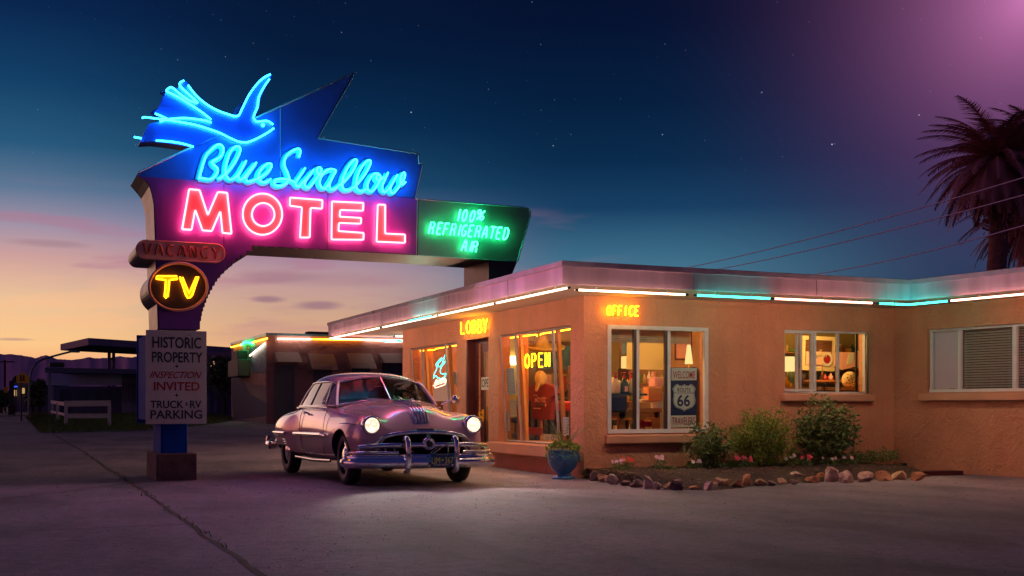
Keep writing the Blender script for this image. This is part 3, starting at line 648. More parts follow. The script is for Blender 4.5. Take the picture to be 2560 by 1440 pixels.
neon('neon_tube', T, za, SY - .09, 'neon_cyan', bird)
s = MB(); s.ball(onY(*za((1430, 610)), SY - .06), .03, 'neon_cyan', 1); s.build('eye', bird)
# ---- 100% REFRIGERATED AIR
def line(mb, txt, o, starts, w, slope, vx, vy, y, m, r):
    for ch, x0 in zip(txt, starts):
        yb = o + slope * (x0 - starts[0])
        strokes(mb, ch, lambda a_, b_: onY(*zg((x0 + a_ * w + b_ * vx, yb + slope * a_ * w + b_ * vy)), y), r, m, n=5)
def text3(y, m, r):
    mb = MB()
    line(mb, '100', 492, (745, 880, 1065), 130, .09, 66, -270, y, m, r)
    line(mb, '%', 465, (1235,), 185, .06, 60, -225, y, m, r)
    line(mb, 'REFRIGERATED', 800, (90, 275, 435, 605, 755, 870, 1030, 1195, 1370, 1540, 1700, 1870), 135, .078, 66, -270, y, m, r)
    line(mb, 'AIR', 1205, (880, 1035, 1130), 135, .12, 60, -245, y, m, r)
    return mb
b = text3(SY - .02, 'letter_white', .016).build('painted_text', sign); text3(SY - .09, 'neon_green', .0115).build('neon_tube', b)
# ---- VACANCY pill (tubes off) and TV oval
def stadium(cx0, cy0, cx1, cy1, r, n=12):
    u = Vector((cx1 - cx0, cy1 - cy0)); ang = math.degrees(atan2(u.y, u.x))
    return [(cx1 + r * cos(radians(a_)), cy1 + r * sin(radians(a_))) for a_ in [ang - 90 + 180 * i / n for i in range(n + 1)]] + \
           [(cx0 + r * cos(radians(a_)), cy0 + r * sin(radians(a_))) for a_ in [ang + 90 + 180 * i / n for i in range(n + 1)]]
pill = stadium(203, 587, 765, 619, 73)
s = MB(); s.prism(P3(pill, SY - .03, zb), (0, STH + .10, 0), 'salmon', 'cab_side'); vac = s.build('vacancy_sign', sign); vac['label'] = 'unlit VACANCY neon on a salmon pill shaped panel'
s = MB(); s.tube(P3(pill, SY - .034, zb), .012, 'trim_salmon', n=6, closed=True); s.build('trim', vac)
def vacline(y, m, r, dx=0, dy=0):
    mb = MB()
    for i, ch in enumerate('VACANCY'):
        x0 = 182 + i * 91.5; yb = 625 + i * 6
        strokes(mb, ch, lambda a_, b_: onY(*zb((x0 + a_ * 76 + dx, yb + 5 * a_ - b_ * 88 + dy)), y), r, m, n=6)
    return mb
b = vacline(SY - .036, 'rust', .013).build('painted_text', vac); vacline(SY - .08, 'dead_tube', .011, 4, 2).build('neon_tube', b)
el = oval(465, 885, 232, 190, 0, 360, 48)[:-1]
s = MB(); s.prism(P3(el, SY - .09, zb), (0, STH + .18, 0), 'tv_face', 'cab_dark'); tv = s.build('tv_sign', sign); tv['label'] = 'oval brown panel with amber neon TV'
s = MB(); s.tube(P3(el, SY - .095, zb), .02, 'trim_salmon', n=8, closed=True); s.build('trim', tv)
TVP = [[(295, 800), (290, 822), (345, 830), (368, 832), (362, 900), (356, 962), (372, 978)], [(300, 800), (455, 800), (458, 826), (405, 830)], [(395, 832), (390, 900), (378, 968)],
       [(478, 806), (500, 868), (525, 948), (540, 974), (562, 972)], [(500, 812), (532, 890), (552, 940), (575, 890), (612, 806)], [(628, 806), (605, 870), (580, 950), (562, 972)]]
s = MB(); s.tube(P3([(300, 812), (455, 812)], SY - .094, zb), 1, 'yellow', n=6, flat=((0, 1, 0), .045, .006)); s.tube(P3([(378, 815), (372, 970)], SY - .096, zb), 1, 'yellow', n=6, flat=((0, 1, 0), .045, .006))
s.tube(P3([(485, 808), (550, 965)], SY - .094, zb), 1, 'yellow', n=6, flat=((0, 1, 0), .04, .006)); s.tube(P3([(620, 808), (558, 962)], SY - .096, zb), 1, 'yellow', n=6, flat=((0, 1, 0), .04, .006)); b = s.build('painted_text', tv)
s = MB()
for p in TVP: s.tube(P3(p, SY - .13, zb), .011, 'neon_amber', n=6)
s.build('neon_tube', b)
# ---- HISTORIC PROPERTY board
BY = SY - .16
c00, c10, c11, c01 = onY(365, 1060.5, BY), onY(516.5, 1059.5, BY), onY(518.5, 826.5, BY), onY(367.5, 824.5, BY)
board = thing('parking_sign', (2.17, BY, 0), 'grey white HISTORIC PROPERTY INSPECTION INVITED board on the blue post', 'sign')
bx0, bx1, bz0, bz1 = c00.x, c10.x, c00.z, c01.z
s = MB(); s.box((bx0, BY, bz0), (bx1, BY + .03, bz1), 'board_white', .004); pf = s.build('panel', board)
s = MB(); s.box((bx0 + .02, BY + .03, bz0 + .06), (bx0 + .05, SY + 1.12, bz1 - .06), 'sign_blue'); s.build('side_panel', board)
s = MB(); s.box((bx0, SY + 1.14, bz0), (bx1, SY + 1.17, bz1), 'sign_blue'); s.build('back_panel', board)
for zz in (bz1 - .3, bz0 + .2): s = MB(); s.box((bx0 + .06, BY + .032, zz), (bx1 - .02, BY + .10, zz + .05), 'sign_blue'); s.build('bracket', board)
s = MB()
def btxt(t, px0, px1, pyb, pyt, m, shear=0, off=.018):
    o = onY(px0, pyb, BY - .003); e = onY(px1, pyb, BY - .003); tp = onY(px0, pyt, BY - .003)
    h = (tp.z - o.z) / .70; textmesh(s, t, o, (1, 0, 0), (0, 0, 1), h, m, width=e.x - o.x, align='LEFT', offset=off, shear=shear)
btxt('HISTORIC', 381, 503, 868.5, 841.5, 'board_ink'); btxt('PROPERTY', 380, 506.5, 904.5, 879, 'board_ink')
btxt('INSPECTION', 374, 505, 944.5, 928, 'red_ink', .45, .012); btxt('INVITED', 384.5, 499, 975.5, 954.5, 'red_ink')
btxt('TRUCK', 376, 459, 1020, 1001.5, 'board_ink'); btxt('RV', 475, 503.5, 1020, 1001.5, 'board_ink'); btxt('&', 463, 470.5, 1014, 1005, 'board_ink', 0, .0)
btxt('PARKING', 376, 505.5, 1046.5, 1025.5, 'board_ink')
for (px, py) in ((442.5, 915.5), (441.5, 988)):
    c_ = onY(px, py, BY - .003); k = .038; q = .007
    s.add([c_ + Vector((x * k, 0, z * k)) for x, z in ((0, 1), (.18, .18), (1, 0), (.18, -.18), (0, -1), (-.18, -.18), (-1, 0), (-.18, .18))], [(0, 1, 7), (1, 2, 3), (3, 4, 5), (5, 6, 7), (1, 3, 5, 7)], 'board_ink')
for (px, py) in ((411, 835), (474, 838), (410.5, 1055.5), (452.5, 1056)): s.ball(onY(px, py, BY - .002), .009, 'grey', 1)
s.build('painted_text', pf)
# ================================================================ motel building
WX, WY = 7.72, 15.19; ZT = 2.685
w3d = Vector((.139, -.990, 0)).normalized(); w3n = Vector((-.990, -.139, 0)).normalized(); W3O = Vector((13.49, WY, 0))
def on3(px, py, off=0.0): return onP(px, py, W3O + w3n * off, w3n)
motel = thing('motel_building', (7.72, 15.19, 0), 'flat roofed terracotta stucco motel office with neon under its eaves', 'building')
def wall(name, o, u, L_, H, inn, th, holes, m, m_in, parent, reveal=None):
    """o = base corner, u = along, inn = inward unit normal; holes (a0,a1,z0,z1)"""
    o, u, inn = Vector(o), Vector(u), Vector(inn); Zv = Vector((0, 0, 1)); s = MB()
    A = sorted({0, L_} | {h[0] for h in holes} | {h[1] for h in holes}); B = sorted({-.1, H} | {h[2] for h in holes} | {h[3] for h in holes})
    def sub(V, step):
        out = []
        for i in range(len(V) - 1):
            out.append(V[i])
        return out + [V[-1]]
    def inh(a, b): return any(h[0] < a < h[1] and h[2] < b < h[3] for h in holes)
    for i in range(len(A) - 1):
        for j in range(len(B) - 1):
            if inh((A[i] + A[i + 1]) / 2, (B[j] + B[j + 1]) / 2): continue
            q = [o + u * A[i] + Zv * B[j], o + u * A[i + 1] + Zv * B[j], o + u * A[i + 1] + Zv * B[j + 1], o + u * A[i] + Zv * B[j + 1]]
            s.quad(*q, m); s.quad(*[p + inn * th for p in reversed(q)], m_in)
    for h in holes:
        c = [o + u * h[0] + Zv * h[2], o + u * h[1] + Zv * h[2], o + u * h[1] + Zv * h[3], o + u * h[0] + Zv * h[3]]
        for k in range(4): s.quad(c[k], c[k] + inn * th, c[(k + 1) % 4] + inn * th, c[(k + 1) % 4], reveal or m)
    return s.build(name, parent)
TH = .22
# lobby wall holes: along +y from the corner
wA = (20.46 - WY, 23.26 - WY, .45, 2.27); wB = (15.63 - WY, 18.43 - WY, .45, 2.28); dr = (18.88 - WY, 19.99 - WY, -.1, 2.28)
wall('wall', (WX, WY, 0), (0, 1, 0), 8.55, ZT, (1, 0, 0), TH, [wA, wB, dr], 'stucco', 'inwall', motel)
wO = (8.11 - WX, 9.86 - WX, .655, 2.265); wP = (11.29 - WX, 12.95 - WX, 1.265, 2.28)
wall('wall', (WX + .0, WY, 0), (1, 0, 0), 13.49 - WX, ZT, (0, 1, 0), TH, [wO, wP], 'stucco', 'inwall', motel)
a = on3(2318, 824); b = on3(2318, 981); wa0 = (a - W3O).dot(w3d)
wW = (wa0, wa0 + 3.0, b.z, a.z)
wall('wall', W3O, w3d, 7.0, ZT, -w3n, TH, [wW], 'stucco', 'inwall2', motel)
s = MB(); e3 = W3O + w3d * 7
s.box((WX + .003, 23.52, -.1), (20, 23.74, ZT), 'stucco'); s.box((19.8, e3.y, -.1), (20, 23.5, ZT), 'stucco'); s.box((e3.x, e3.y, -.1), (19.79, e3.y + .2, ZT), 'stucco'); s.build('wall', motel)
# roof slab with fascia and trim
FX, FY = 6.69, 13.78
r3 = Vector((12.55, FY, 0)); r3e = r3 + w3d * 8.2
RP = [(FX, 26.05), (FX, FY), (12.55, FY), (r3e.x, r3e.y), (20.4, r3e.y), (20.4, 26.05)]
ins = [(FX + .03, 26.02), (FX + .03, FY + .03), (12.57, FY + .03), (r3e.x + .03, r3e.y + .03), (20.37, r3e.y + .03), (20.37, 26.02)]
s = MB(); s.prism([(x, y, ZT + .003) for x, y in ins], (0, 0, .03), 'soffit'); s.build('soffit', motel)
s = MB(); s.prism([(x, y, ZT + .04) for x, y in ins], (0, 0, .26), 'roofing'); s.build('roof', motel)
def run(s, P, z0, z1, out, th, m):
    """vertical band following polyline P, standing `out` proud, thickness th"""
    n = len(P); O = []; I = []
    for i, p in enumerate(P):
        d1 = (P[i] - P[i - 1]).normalized() if i else (P[1] - P[0]).normalized(); d2 = (P[i + 1] - P[i]).normalized() if i < n - 1 else d1
        n1 = Vector((d1.y, -d1.x, 0)); n2 = Vector((d2.y, -d2.x, 0)); k = (n1 + n2); k = k / max(k.dot(n1), .3)
        O.append(p - k * (-out)); I.append(p + k * (out - th))
    for i in range(n - 1):
        for (A_, B_, C_, D_) in ((O[i], O[i + 1], O[i + 1], O[i]),): pass
        V = [I[i] + Vector((0, 0, z0)), I[i + 1] + Vector((0, 0, z0)), O[i + 1] + Vector((0, 0, z0)), O[i] + Vector((0, 0, z0)), I[i] + Vector((0, 0, z1)), I[i + 1] + Vector((0, 0, z1)), O[i + 1] + Vector((0, 0, z1)), O[i] + Vector((0, 0, z1))]
        s.add(V, [(0, 1, 2, 3), (7, 6, 5, 4), (3, 2, 6, 7), (1, 0, 4, 5), (0, 3, 7, 4), (2, 1, 5, 6)], m)
FP = [Vector((20.4, 26.05, 0)), Vector((FX, 26.05, 0)), Vector((FX, FY, 0)), Vector((12.55, FY, 0)), r3e]
def outw(P): return P
s = MB(); run(s, FP, 2.672, 2.905, .0, .028, 'fascia'); s.build('fascia', motel)
s = MB(); run(s, FP, 2.908, 2.975, .022, .06, 'fascia_trim'); s.build('roof_trim', motel)
for y in (15.6, 18.1, 20.9, 23.4): s = MB(); s.box((FX - .006, y, 2.68), (FX + .001, y + .012, 2.9), 'grey'); s.build('seam', motel)
for y in (16.9, 19.3, 22.4, 24.9): s = MB(); s.box((FX - .03, y, 2.9), (FX - .02, y + .012, 2.98), 'grey'); s.build('seam', motel)
for x in (8.7, 10.8): s = MB(); s.box((x, FY - .006, 2.68), (x + .012, FY + .001, 2.9), 'grey'); s.build('seam', motel)
# sills
def sill(lo, hi, name='window_sill'):
    s = MB(); s.box(lo, hi, 'stucco_smooth', .02); return s.build(name, motel)
sill((WX - .13, 15.5, .26), (WX + .04, 18.66, .448)); sill((WX - .13, 20.3, .26), (WX + .04, 23.5, .448))
sill((8.06, WY - .10, .50), (9.92, WY + .03, .632)); sill((11.22, WY - .09, 1.135), (13.03, WY + .03, 1.258))
s = MB(); p0 = on3(2306, 1001, .0); z0 = p0.z; z1 = on3(2306, 984).z; q0 = W3O + w3d * ((p0 - W3O).dot(w3d)) + w3n * .09
s.obox(q0 + Vector((0, 0, z0)), w3d * 3.4, -w3n * .11, (0, 0, z1 - z0), 'stucco_smooth'); s.build('window_sill', motel)
mat('drape', srgb(236, 150, 80), .8, var=.05, vscale=4)
# ---------------- windows of the lobby wall: tilted glass (foot set back)
def tilt_window(y0, y1, z0, z1, splits):
    s = MB(); xt, xb = WX + .03, WX + .15
    f = lambda y, t: Vector((xb + (xt - xb) * t, y, z0 + (z1 - z0) * t))
    w = .035
    def bar(a_, b_, wd=w): s.tube([a_, b_], wd / 2, 'alu', n=4, smooth=False)
    bar(f(y0 + .02, 0.01), f(y1 - .02, 0.01)); bar(f(y0 + .02, .99), f(y1 - .02, .99)); bar(f(y0 + .02, 0), f(y0 + .02, 1)); bar(f(y1 - .02, 0), f(y1 - .02, 1))
    for q in splits: bar(f(q, 0), f(q, 1), .05)
    fr = s.build('window', motel)
    for q in splits: s = MB(); s.obox(f(q, .01) + Vector((.05, -.07, 0)), (.05, 0, 0), (0, .07, 0), f(q, .98) - f(q, .01), 'drape'); s.build('mullion', fr)
    g = MB(); g.quad(f(y0, 0) + Vector((.004, 0, 0)), f(y1, 0) + Vector((.004, 0, 0)), f(y1, 1) + Vector((.004, 0, 0)), f(y0, 1) + Vector((.004, 0, 0)), 'glass'); g.build('pane', fr)
    return f
fB = tilt_window(15.63, 18.43, .45, 2.28, (onX(1390, 950, WX + .09).y, onX(1297, 950, WX + .09).y))
fA = tilt_window(20.46, 23.26, .45, 2.27, (onX(1121, 950, WX + .09).y, onX(1061, 950, WX + .09).y))
# ---------------- office window
def flat_window(x0, x1, z0, z1, bars, y=WY - .015, dpt=.07, w=.06, m='white_frame', open_=False):
    s = MB(); s.box((x0, y, z0), (x1, y + dpt, z0 + w), m); s.box((x0, y, z1 - w), (x1, y + dpt, z1), m)
    s.box((x0, y, z0 + w), (x0 + w, y + dpt, z1 - w), m); s.box((x1 - w, y, z0 + w), (x1, y + dpt, z1 - w), m)
    for (b0, b1, mm) in bars: s.box((b0, y + .02, z0 + w), (b1, y + dpt - .005, z1 - w), mm)
    fr = s.build('window', motel)
    g = MB(); g.quad((x0 + .02, y + dpt * .8, z0 + .02), (x1 - .02, y + dpt * .8, z0 + .02), (x1 - .02, y + dpt * .8, z1 - .02), (x0 + .02, y + dpt * .8, z1 - .02), 'glass'); g.build('pane', fr)
    return fr
X = lambda px, y=WY: onY(px, 900, y).x
flat_window(8.11, 9.86, .655, 2.265, [(X(1585), X(1592), 'dark_frame'), (X(1592), X(1599), 'white_frame'), (X(1663), X(1669.5), 'dark_frame'), (X(1669.5), X(1677), 'white_frame')])
fr = flat_window(11.29, 12.95, 1.265, 2.28, [(X(1996), X(2001), 'white_frame'), (X(2032), X(2038), 'white_frame'), (X(2098), X(2103), 'white_frame')], y=WY + .03, w=.03)
s = MB()  # two opened casements
s.obox((11.31, WY + .02, 1.30), (.50, -.13, 0), (0, .02, 0), (0, 0, .035), 'white_frame'); s.obox((11.31, WY + .02, 2.22), (.50, -.13, 0), (0, .02, 0), (0, 0, .035), 'white_frame')
s.obox((11.78, WY - .105, 1.30), (.04, -.01, 0), (0, .02, 0), (0, 0, .955), 'white_frame'); s.obox((11.56, WY - .045, 1.335), (.025, -.006, 0), (0, .02, 0), (0, 0, .885), 'alu'); s.build('casement', fr)
s = MB(); s.obox((12.94, WY - .004, 1.27), (-.02, 0.006, 0), (-.19, -.25, 0), (0, 0, 1.0), 'black'); s.obox((12.72, WY + .04, 1.27), (.22, 0, 0), (0, .02, 0), (0, 0, .03), 'dark_frame'); s.obox((12.74, WY + .04, 1.27), (.03, 0, 0), (0, .02, 0), (0, 0, .98), 'dark_frame'); s.build('casement', fr)
# ---------------- window of the side wing, with blinds
z0, z1 = wW[2], wW[3]; A0 = wW[0]
def w3(a_, d, z): return W3O + w3d * a_ - w3n * d + Vector((0, 0, z))
def ax(px): return (on3(px, 900, -.08) - W3O).dot(w3d)
s = MB()
s.obox(w3(A0, .05, z0), w3d * 3.0, -w3n * .06, (0, 0, .05), 'white_frame'); s.obox(w3(A0, .05, z1 - .04), w3d * 3.0, -w3n * .06, (0, 0, .04), 'white_frame')
for (p, w_) in ((2329, .04), (2399, .05), (2535, .07)): s.obox(w3(ax(p), .04, z0 + .05), w3d * w_, -w3n * .06, (0, 0, z1 - z0 - .09), 'white_frame')
fr3 = s.build('window', motel)
s = MB(); s.obox(w3(ax(2337), .075, z0 + .06), w3d * (ax(2397) - ax(2337)), -w3n * .01, (0, 0, z1 - z0 - .11), 'privacy_glass'); s.build('pane', fr3)
s = MB(); s.obox(w3(ax(2405), .085, z0 + .05), w3d * 2.2, -w3n * .004, (0, 0, z1 - z0 - .09), 'glass'); s.build('pane', fr3)
s = MB(); k = 0; z = z0 + .07
while z < z1 - .05:
    s.obox(w3(ax(2404), .13, z), w3d * 2.2, -w3n * .028 + Vector((0, 0, .026)), (0, 0, .003), 'slat'); z += .040
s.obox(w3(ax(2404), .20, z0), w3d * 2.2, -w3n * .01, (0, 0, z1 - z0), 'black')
for p in (2432, 2475, 2518): s.tube([w3(ax(p), .125, z0 + .05), w3(ax(p), .125, z1 - .05)], .003, 'slat', n=4)
s.build('blind', fr3)
# ---------------- lobby door, set back in a maroon reveal
y0, y1 = 18.88, 19.99
s = MB(); xd = WX + .16
s.box((xd, y0 + .001, 0), (xd + .06, y0 + .07, 2.20), 'maroon'); s.box((xd, y1 - .38, 0), (xd + .06, y1 - .001, 2.20), 'maroon'); s.box((xd, y0 + .001, 2.2), (xd + .06, y1 - .001, 2.279), 'maroon')
s.box((xd - .02, y1 - .34, .04), (xd - .001, y1 - .30, 2.2), 'wood'); s.box((WX + .003, y1 - .06, 0), (xd - .001, y1 - .002, 2.277), 'maroon'); door = s.build('door', motel)
s = MB(); s.box((xd + .01, y0 + .08, .02), (xd + .05, y1 - .39, .42), 'maroon', .008); s.box((xd + .01, y0 + .08, .421), (xd + .05, y0 + .17, 2.19), 'maroon'); s.box((xd + .01, y1 - .48, .421), (xd + .05, y1 - .39, 2.19), 'maroon'); s.box((xd + .01, y0 + .171, 2.05), (xd + .05, y1 - .481, 2.19), 'maroon'); s.build('door_leaf', door)
s = MB(); s.quad((xd + .03, y0 + .17, .42), (xd + .03, y1 - .48, .42), (xd + .03, y1 - .48, 2.05), (xd + .03, y0 + .17, 2.05), 'glass'); s.build('pane', door)
s = MB(); hy = y1 - .44; s.tube(catmull([(xd, hy, .93), (xd - .06, hy, .95), (xd - .07, hy - .01, .90), (xd - .03, hy - .05, .84), (xd, hy, .80)], 4), .012, 'yellow', n=6); s.box((xd - .008, hy - .03, .78), (xd + .009, hy + .03, 1.0), 'yellow'); s.build('handle', door)
s = MB(); s.box((xd - .16, y0 + .003, -.05), (xd + .3, y1 - .003, .035), 'stucco_smooth'); s.build('doorstep', motel)
# OPEN sheet hanging in the door glass
t = thing('open_sign', (xd + .008, 19.2, 1.35), 'small white sheet lettered OPEN in black behind the lobby door glass', 'sign')
p = onX(1204, 975, xd + .004); q = onX(1226, 942, xd + .004); s = MB(); yy0, yy1 = q.y, p.y
s.box((xd + .000, yy0 - .1, p.z), (xd + .009, yy1, q.z), 'paper'); s.build('panel', t)
s = MB(); textmesh(s, 'OPEN', (xd - .003, yy1 - .03, p.z + .05), (0, -1, 0), (0, 0, 1), .21, 'ink', width=yy1 - yy0 + .02, align='LEFT', offset=.01); s.build('lettering', t)
# interior shell: floors, ceiling, partitions
s = MB(); s.box((WX + TH, WY + TH, -.02), (16, 23.5, .012), 'infloor'); s.build('interior_floor', motel)
s = MB(); s.box((WX + TH, WY + TH, 2.60), (16, 23.5, 2.64), 'inceil'); s.build('interior_ceiling', motel)
s = MB(); s.box((8.2, 20.12, .02), (13.3, 20.2, 2.59), 'inwall'); s.box((WX + TH, 20.08, .02), (8.2, 20.2, 2.59), 'inwall2'); s.box((11.0, WY + TH, .02), (11.08, 20.1, 2.59), 'inwall2'); s.box((11.1, 17.9, .02), (16, 17.98, 2.59), 'inwall'); s.box((15.9, WY + TH + 1, .02), (16, 17.88, 2.59), 'inwall'); s.box((12.6, 20.22, .02), (12.7, 23.5, 2.59), 'inwall2'); s.build('partition', motel)
def lamp(name, loc, col, e, r=.08):
    d = bpy.data.lights.new(name, 'POINT'); o = bpy.data.objects.new(name, d); COL.objects.link(o); o.location = loc; d.energy = e; d.color = col; d.shadow_soft_size = r
    return o
lamp('room_fill', (9.2, 17.4, 2.3), (1, .60, .20), 190, .15); lamp('room_fill', (8.9, 15.9, 2.45), (1, .58, .22), 60, .1); lamp('room_fill', (9.2, 22.0, 2.3), (1, .48, .18), 130, .15); lamp('room_fill', (12.6, 16.2, 2.4), (1, .62, .18), 110, .15)  # unseen fill lights added to brighten the rooms behind the windows
# ---------------- neon outline inside the lobby windows
def win_neon(pix, xin, label):
    t = thing('window_neon', onX(*pix[0][0], xin), label, 'neon light', 'neon outlines inside the lobby windows')
    for p in pix: s = MB(); s.tube([onX(a_, b_, xin) for a_, b_ in p], .011, 'neon_window', n=6); s.build('glass_tube', t)
    return t
def z4(p): return (1240 + p[0] / 4.235, 780 + p[1] / 4.235)
def z5(p): return (1000 + p[0] / 3.79, 800 + p[1] / 3.79)
win_neon([[z4(p) for p in q] for q in ([(120, 295), (118, 280), (135, 275), (330, 250), (430, 240), (437, 255)], [(470, 248), (472, 235), (500, 228), (605, 212), (785, 182)], [(108, 318), (106, 400), (110, 590)], [(127, 880), (133, 940), (138, 985)])], WX + .26, 'amber neon line bordering the wide lobby window with the shirts')
win_neon([[z5(p) for p in q] for q in ([(150, 305), (152, 296), (200, 292), (330, 283), (340, 272), (435, 258), (540, 240)], [(147, 335), (155, 440), (163, 540), (172, 650)])], WX + .26, 'amber neon line bordering the far lobby window with the lampshade')
# orange lit jamb curtains just inside
for (ya, yb) in ((18.0, 18.40), (22.85, 23.23)):
    s = MB(); pts = []
    for i in range(25):
        yq = ya + (yb - ya) * i / 24; xq = WX + .36 + .025 * sin(i * 1.35); pts.append((xq, yq))
    s.grid([[(x_, y_, z_) for x_, y_ in pts] for z_ in (.2, 1.2, 2.4)], 'drape'); s.build('curtain')
for o_ in [o for o in bpy.data.objects if o.name.startswith('curtain')]:
    tag(o_, 'orange lit curtain inside the ' + ('near' if o_.name == 'curtain' else 'far') + ' lobby window', 'curtain', 'curtains inside the lobby windows')
# ---------------- wall neon words
def word(txt, p0, p1, h_px, face, name, label, r=.0125, m='neon_yellow', slant=0, gap=.12, dbl=True, post=True, desc='sign'):
    """p0,p1 = pixel baseline ends on a plane function face(px,py)"""
    t = thing(name, face(*p0), label, desc); n = len(txt); s = MB(); s2_ = MB()
    for i, ch in enumerate(txt):
        x0 = p0[0] + (p1[0] - p0[0]) * i / n; y0_ = p0[1] + (p1[1] - p0[1]) * i / n; w = (p1[0] - p0[0]) / n * (1 - gap); hh = h_px[0] + (h_px[1] - h_px[0]) * i / n
        sl = (p1[1] - p0[1]) / (p1[0] - p0[0])
        strokes(s, ch, lambda a_, b_: face(x0 + a_ * w + b_ * slant, y0_ + sl * a_ * w - b_ * hh), r, m, n=6)
    s.build('neon_tube', t)
    return t
fL = lambda px, py: onX(px, py, WX - .07); fO = lambda px, py: onY(px, py, WY - .09)
word('LOBBY', (1151, 834.5), (1221, 829.5), (29, 33), fL, 'lobby_sign', 'yellow neon word LOBBY on the wall above the maroon door')
word('OFFICE', (1516, 787.5), (1599, 789.5), (23, 24), fO, 'office_sign', 'yellow neon word OFFICE on the corner wall above the office window', slant=1.5)
fW = lambda px, py: onX(px, py, WX + .20)
word('OPEN', (1311, 919.5), (1379, 915.5), (33, 35), fW, 'open_neon', 'yellow neon word OPEN glowing inside the wide lobby window', gap=.2)
for (nm, par, pts) in (('standoff', 'lobby_sign', [(1157, 806), (1175, 832), (1192, 804), (1212, 829)]), ('standoff', 'office_sign', [(1524, 765), (1541, 788), (1560, 765), (1590, 789)])):
    s = MB()
    for (px, py) in pts:
        s = MB(); a_ = (fL if par == 'lobby_sign' else fO)(px, py); b_ = a_ + (Vector((.07, 0, 0)) if par == 'lobby_sign' else Vector((0, .09, 0))); s.cyl(a_, b_, .006, 'grey', n=6); s.build(nm, bpy.data.objects[par])
# small swallow and script word in the far window
t = thing('swallow_neon', onX(1105, 975, WX + .22), 'teal neon swallow over a pink neon script capsule in the far lobby window', 'neon sign')
fS = lambda p: onX(*z5(p), WX + .22)
s = MB()
for q in ([(318, 552), (325, 510), (348, 460), (342, 420), (360, 395), (385, 365), (398, 362), (388, 385), (362, 410), (358, 432), (372, 444), (395, 425), (410, 385), (425, 335), (435, 328), (440, 345), (425, 400), (395, 440), (382, 480), (388, 505), (412, 512), (435, 505), (428, 530), (405, 550), (385, 555)], [(318, 552), (338, 528), (362, 552), (375, 548)], [(440, 350), (443, 385), (430, 372)]):
    s.tube(catmull([fS(p) for p in q], 4), .008, 'neon_aqua', n=6)
s.build('swallow', t); s = MB()
for q in ([(345, 578), (405, 560), (428, 552), (437, 570), (430, 605), (420, 615), (350, 640), (332, 642), (328, 610), (333, 588), (345, 578)], [(312, 622), (328, 620)], [(437, 574), (452, 570)]): s.tube([fS(p) for p in q], .007, 'neon_peach', n=6)
textmesh(s, 'Genuine', fS((336, 622)) + Vector((-.006, 0, 0)), (fS((428, 592)) - fS((336, 622))).normalized(), (0, 0, 1), .17, 'neon_peach', width=(fS((428, 592)) - fS((336, 622))).length, align='LEFT', offset=.01, shear=.2)
s.build('capsule', t)
# ---------------- tubes under the eaves: one thing each, on clips
def eave(pts, m, label, r=.0135, clips=2, grp='neon tubes under the motel eaves'):
    P = [Vector(p) for p in pts]; mid = (P[0] + P[-1]) / 2
    t = thing('eave_tube', mid, label, 'neon light', grp); s = MB(); s.tube(P, r, m, n=8); s.build('glass_tube', t)
    for k in range(clips):
        s = MB(); f_ = (k + .5) / clips; p = P[0].lerp(P[1], f_) if len(P) == 2 else (P[0].lerp(P[1], .5) if k == 0 else P[-2].lerp(P[-1], .5)); s.cyl(p, p + Vector((0, 0, .062)), .006, 'grey', n=6); s.ball(p, .018, 'grey', 1, (.5, 1, 1)); s.build('clip', t)
    for p, q in ((P[0], P[1]), (P[-1], P[-2])):
        d = (p - q).normalized(); s = MB(); s.cyl(p, p + d * .05, .016, 'black', n=8); s.build('end_cap', t)
    return t
TX, TY_, TZ = FX - .022, FY - .014, 2.600
def xo(px): return onY(px, 740, TY_).x
def yo(px): return onX(px, 760, TX).y
eave([(xo(1446), TY_, TZ), (xo(1712), TY_, TZ)], 'neon_white', 'white neon eave tube nearest the roof corner above OFFICE', clips=3)
eave([(xo(1742), TY_, TZ), (xo(1924), TY_, TZ)], 'neon_teal', 'teal neon eave tube in the middle of the office front')
eave([(xo(1936), TY_, TZ), (xo(2180), TY_, TZ)], 'neon_pinkwhite', 'white neon eave tube above the two pane window with open casements', clips=3)
t3 = lambda px: onP(px, 740, r3 + w3n * .035 + Vector((0, 0, TZ)), w3n)
c0 = Vector((12.515, TY_, TZ)); e1 = t3(2370); e1.z = TZ
eave([(xo(2198), TY_, TZ), c0, e1], 'neon_teal', 'teal neon eave tube bent round the inner corner')
e2 = t3(2378); e2.z = TZ; e3_ = e2 + w3d * 2.9
eave([e2, e3_], 'neon_pinkwhite', 'peach white neon eave tube over the blinds window', clips=3)
eave([(TX, yo(1420), TZ), (TX, yo(1242), TZ)], 'neon_white', 'white neon eave tube over the wide lobby window', clips=3)
eave([(TX, yo(1236), TZ), (TX, yo(1098), TZ)], 'neon_white', 'white neon eave tube over the lobby door', clips=2)
eave([(TX - .05, yo(1088), TZ), (TX - .05, yo(1030), TZ)], 'neon_teal', 'short teal neon eave tube left of the lobby door', clips=1)
eave([(TX, yo(1094), TZ), (TX, yo(958), TZ)], 'neon_white', 'white neon eave tube over the far lobby window', clips=2)
eave([(TX, yo(950), TZ), (TX, 25.85, TZ)], 'neon_white', 'white neon eave tube at the far left end of the roof edge', clips=2)
eave([(TX + .1, 25.9, TZ), (TX + 1.6, 25.9, TZ)], 'neon_pinkwhite', 'short pale neon tube on the back edge of the eave', clips=1)
eave([(TX + 1.7, 25.9, TZ), (TX + 5.0, 25.9, TZ)], 'neon_white', 'white neon tube along the back edge of the eave', clips=2)
eave([(TX + 1.1, 24.4, TZ), (TX + 5.0, 24.4, TZ)], 'neon_white', 'white neon tube across the eave beyond the lobby wall', clips=2)
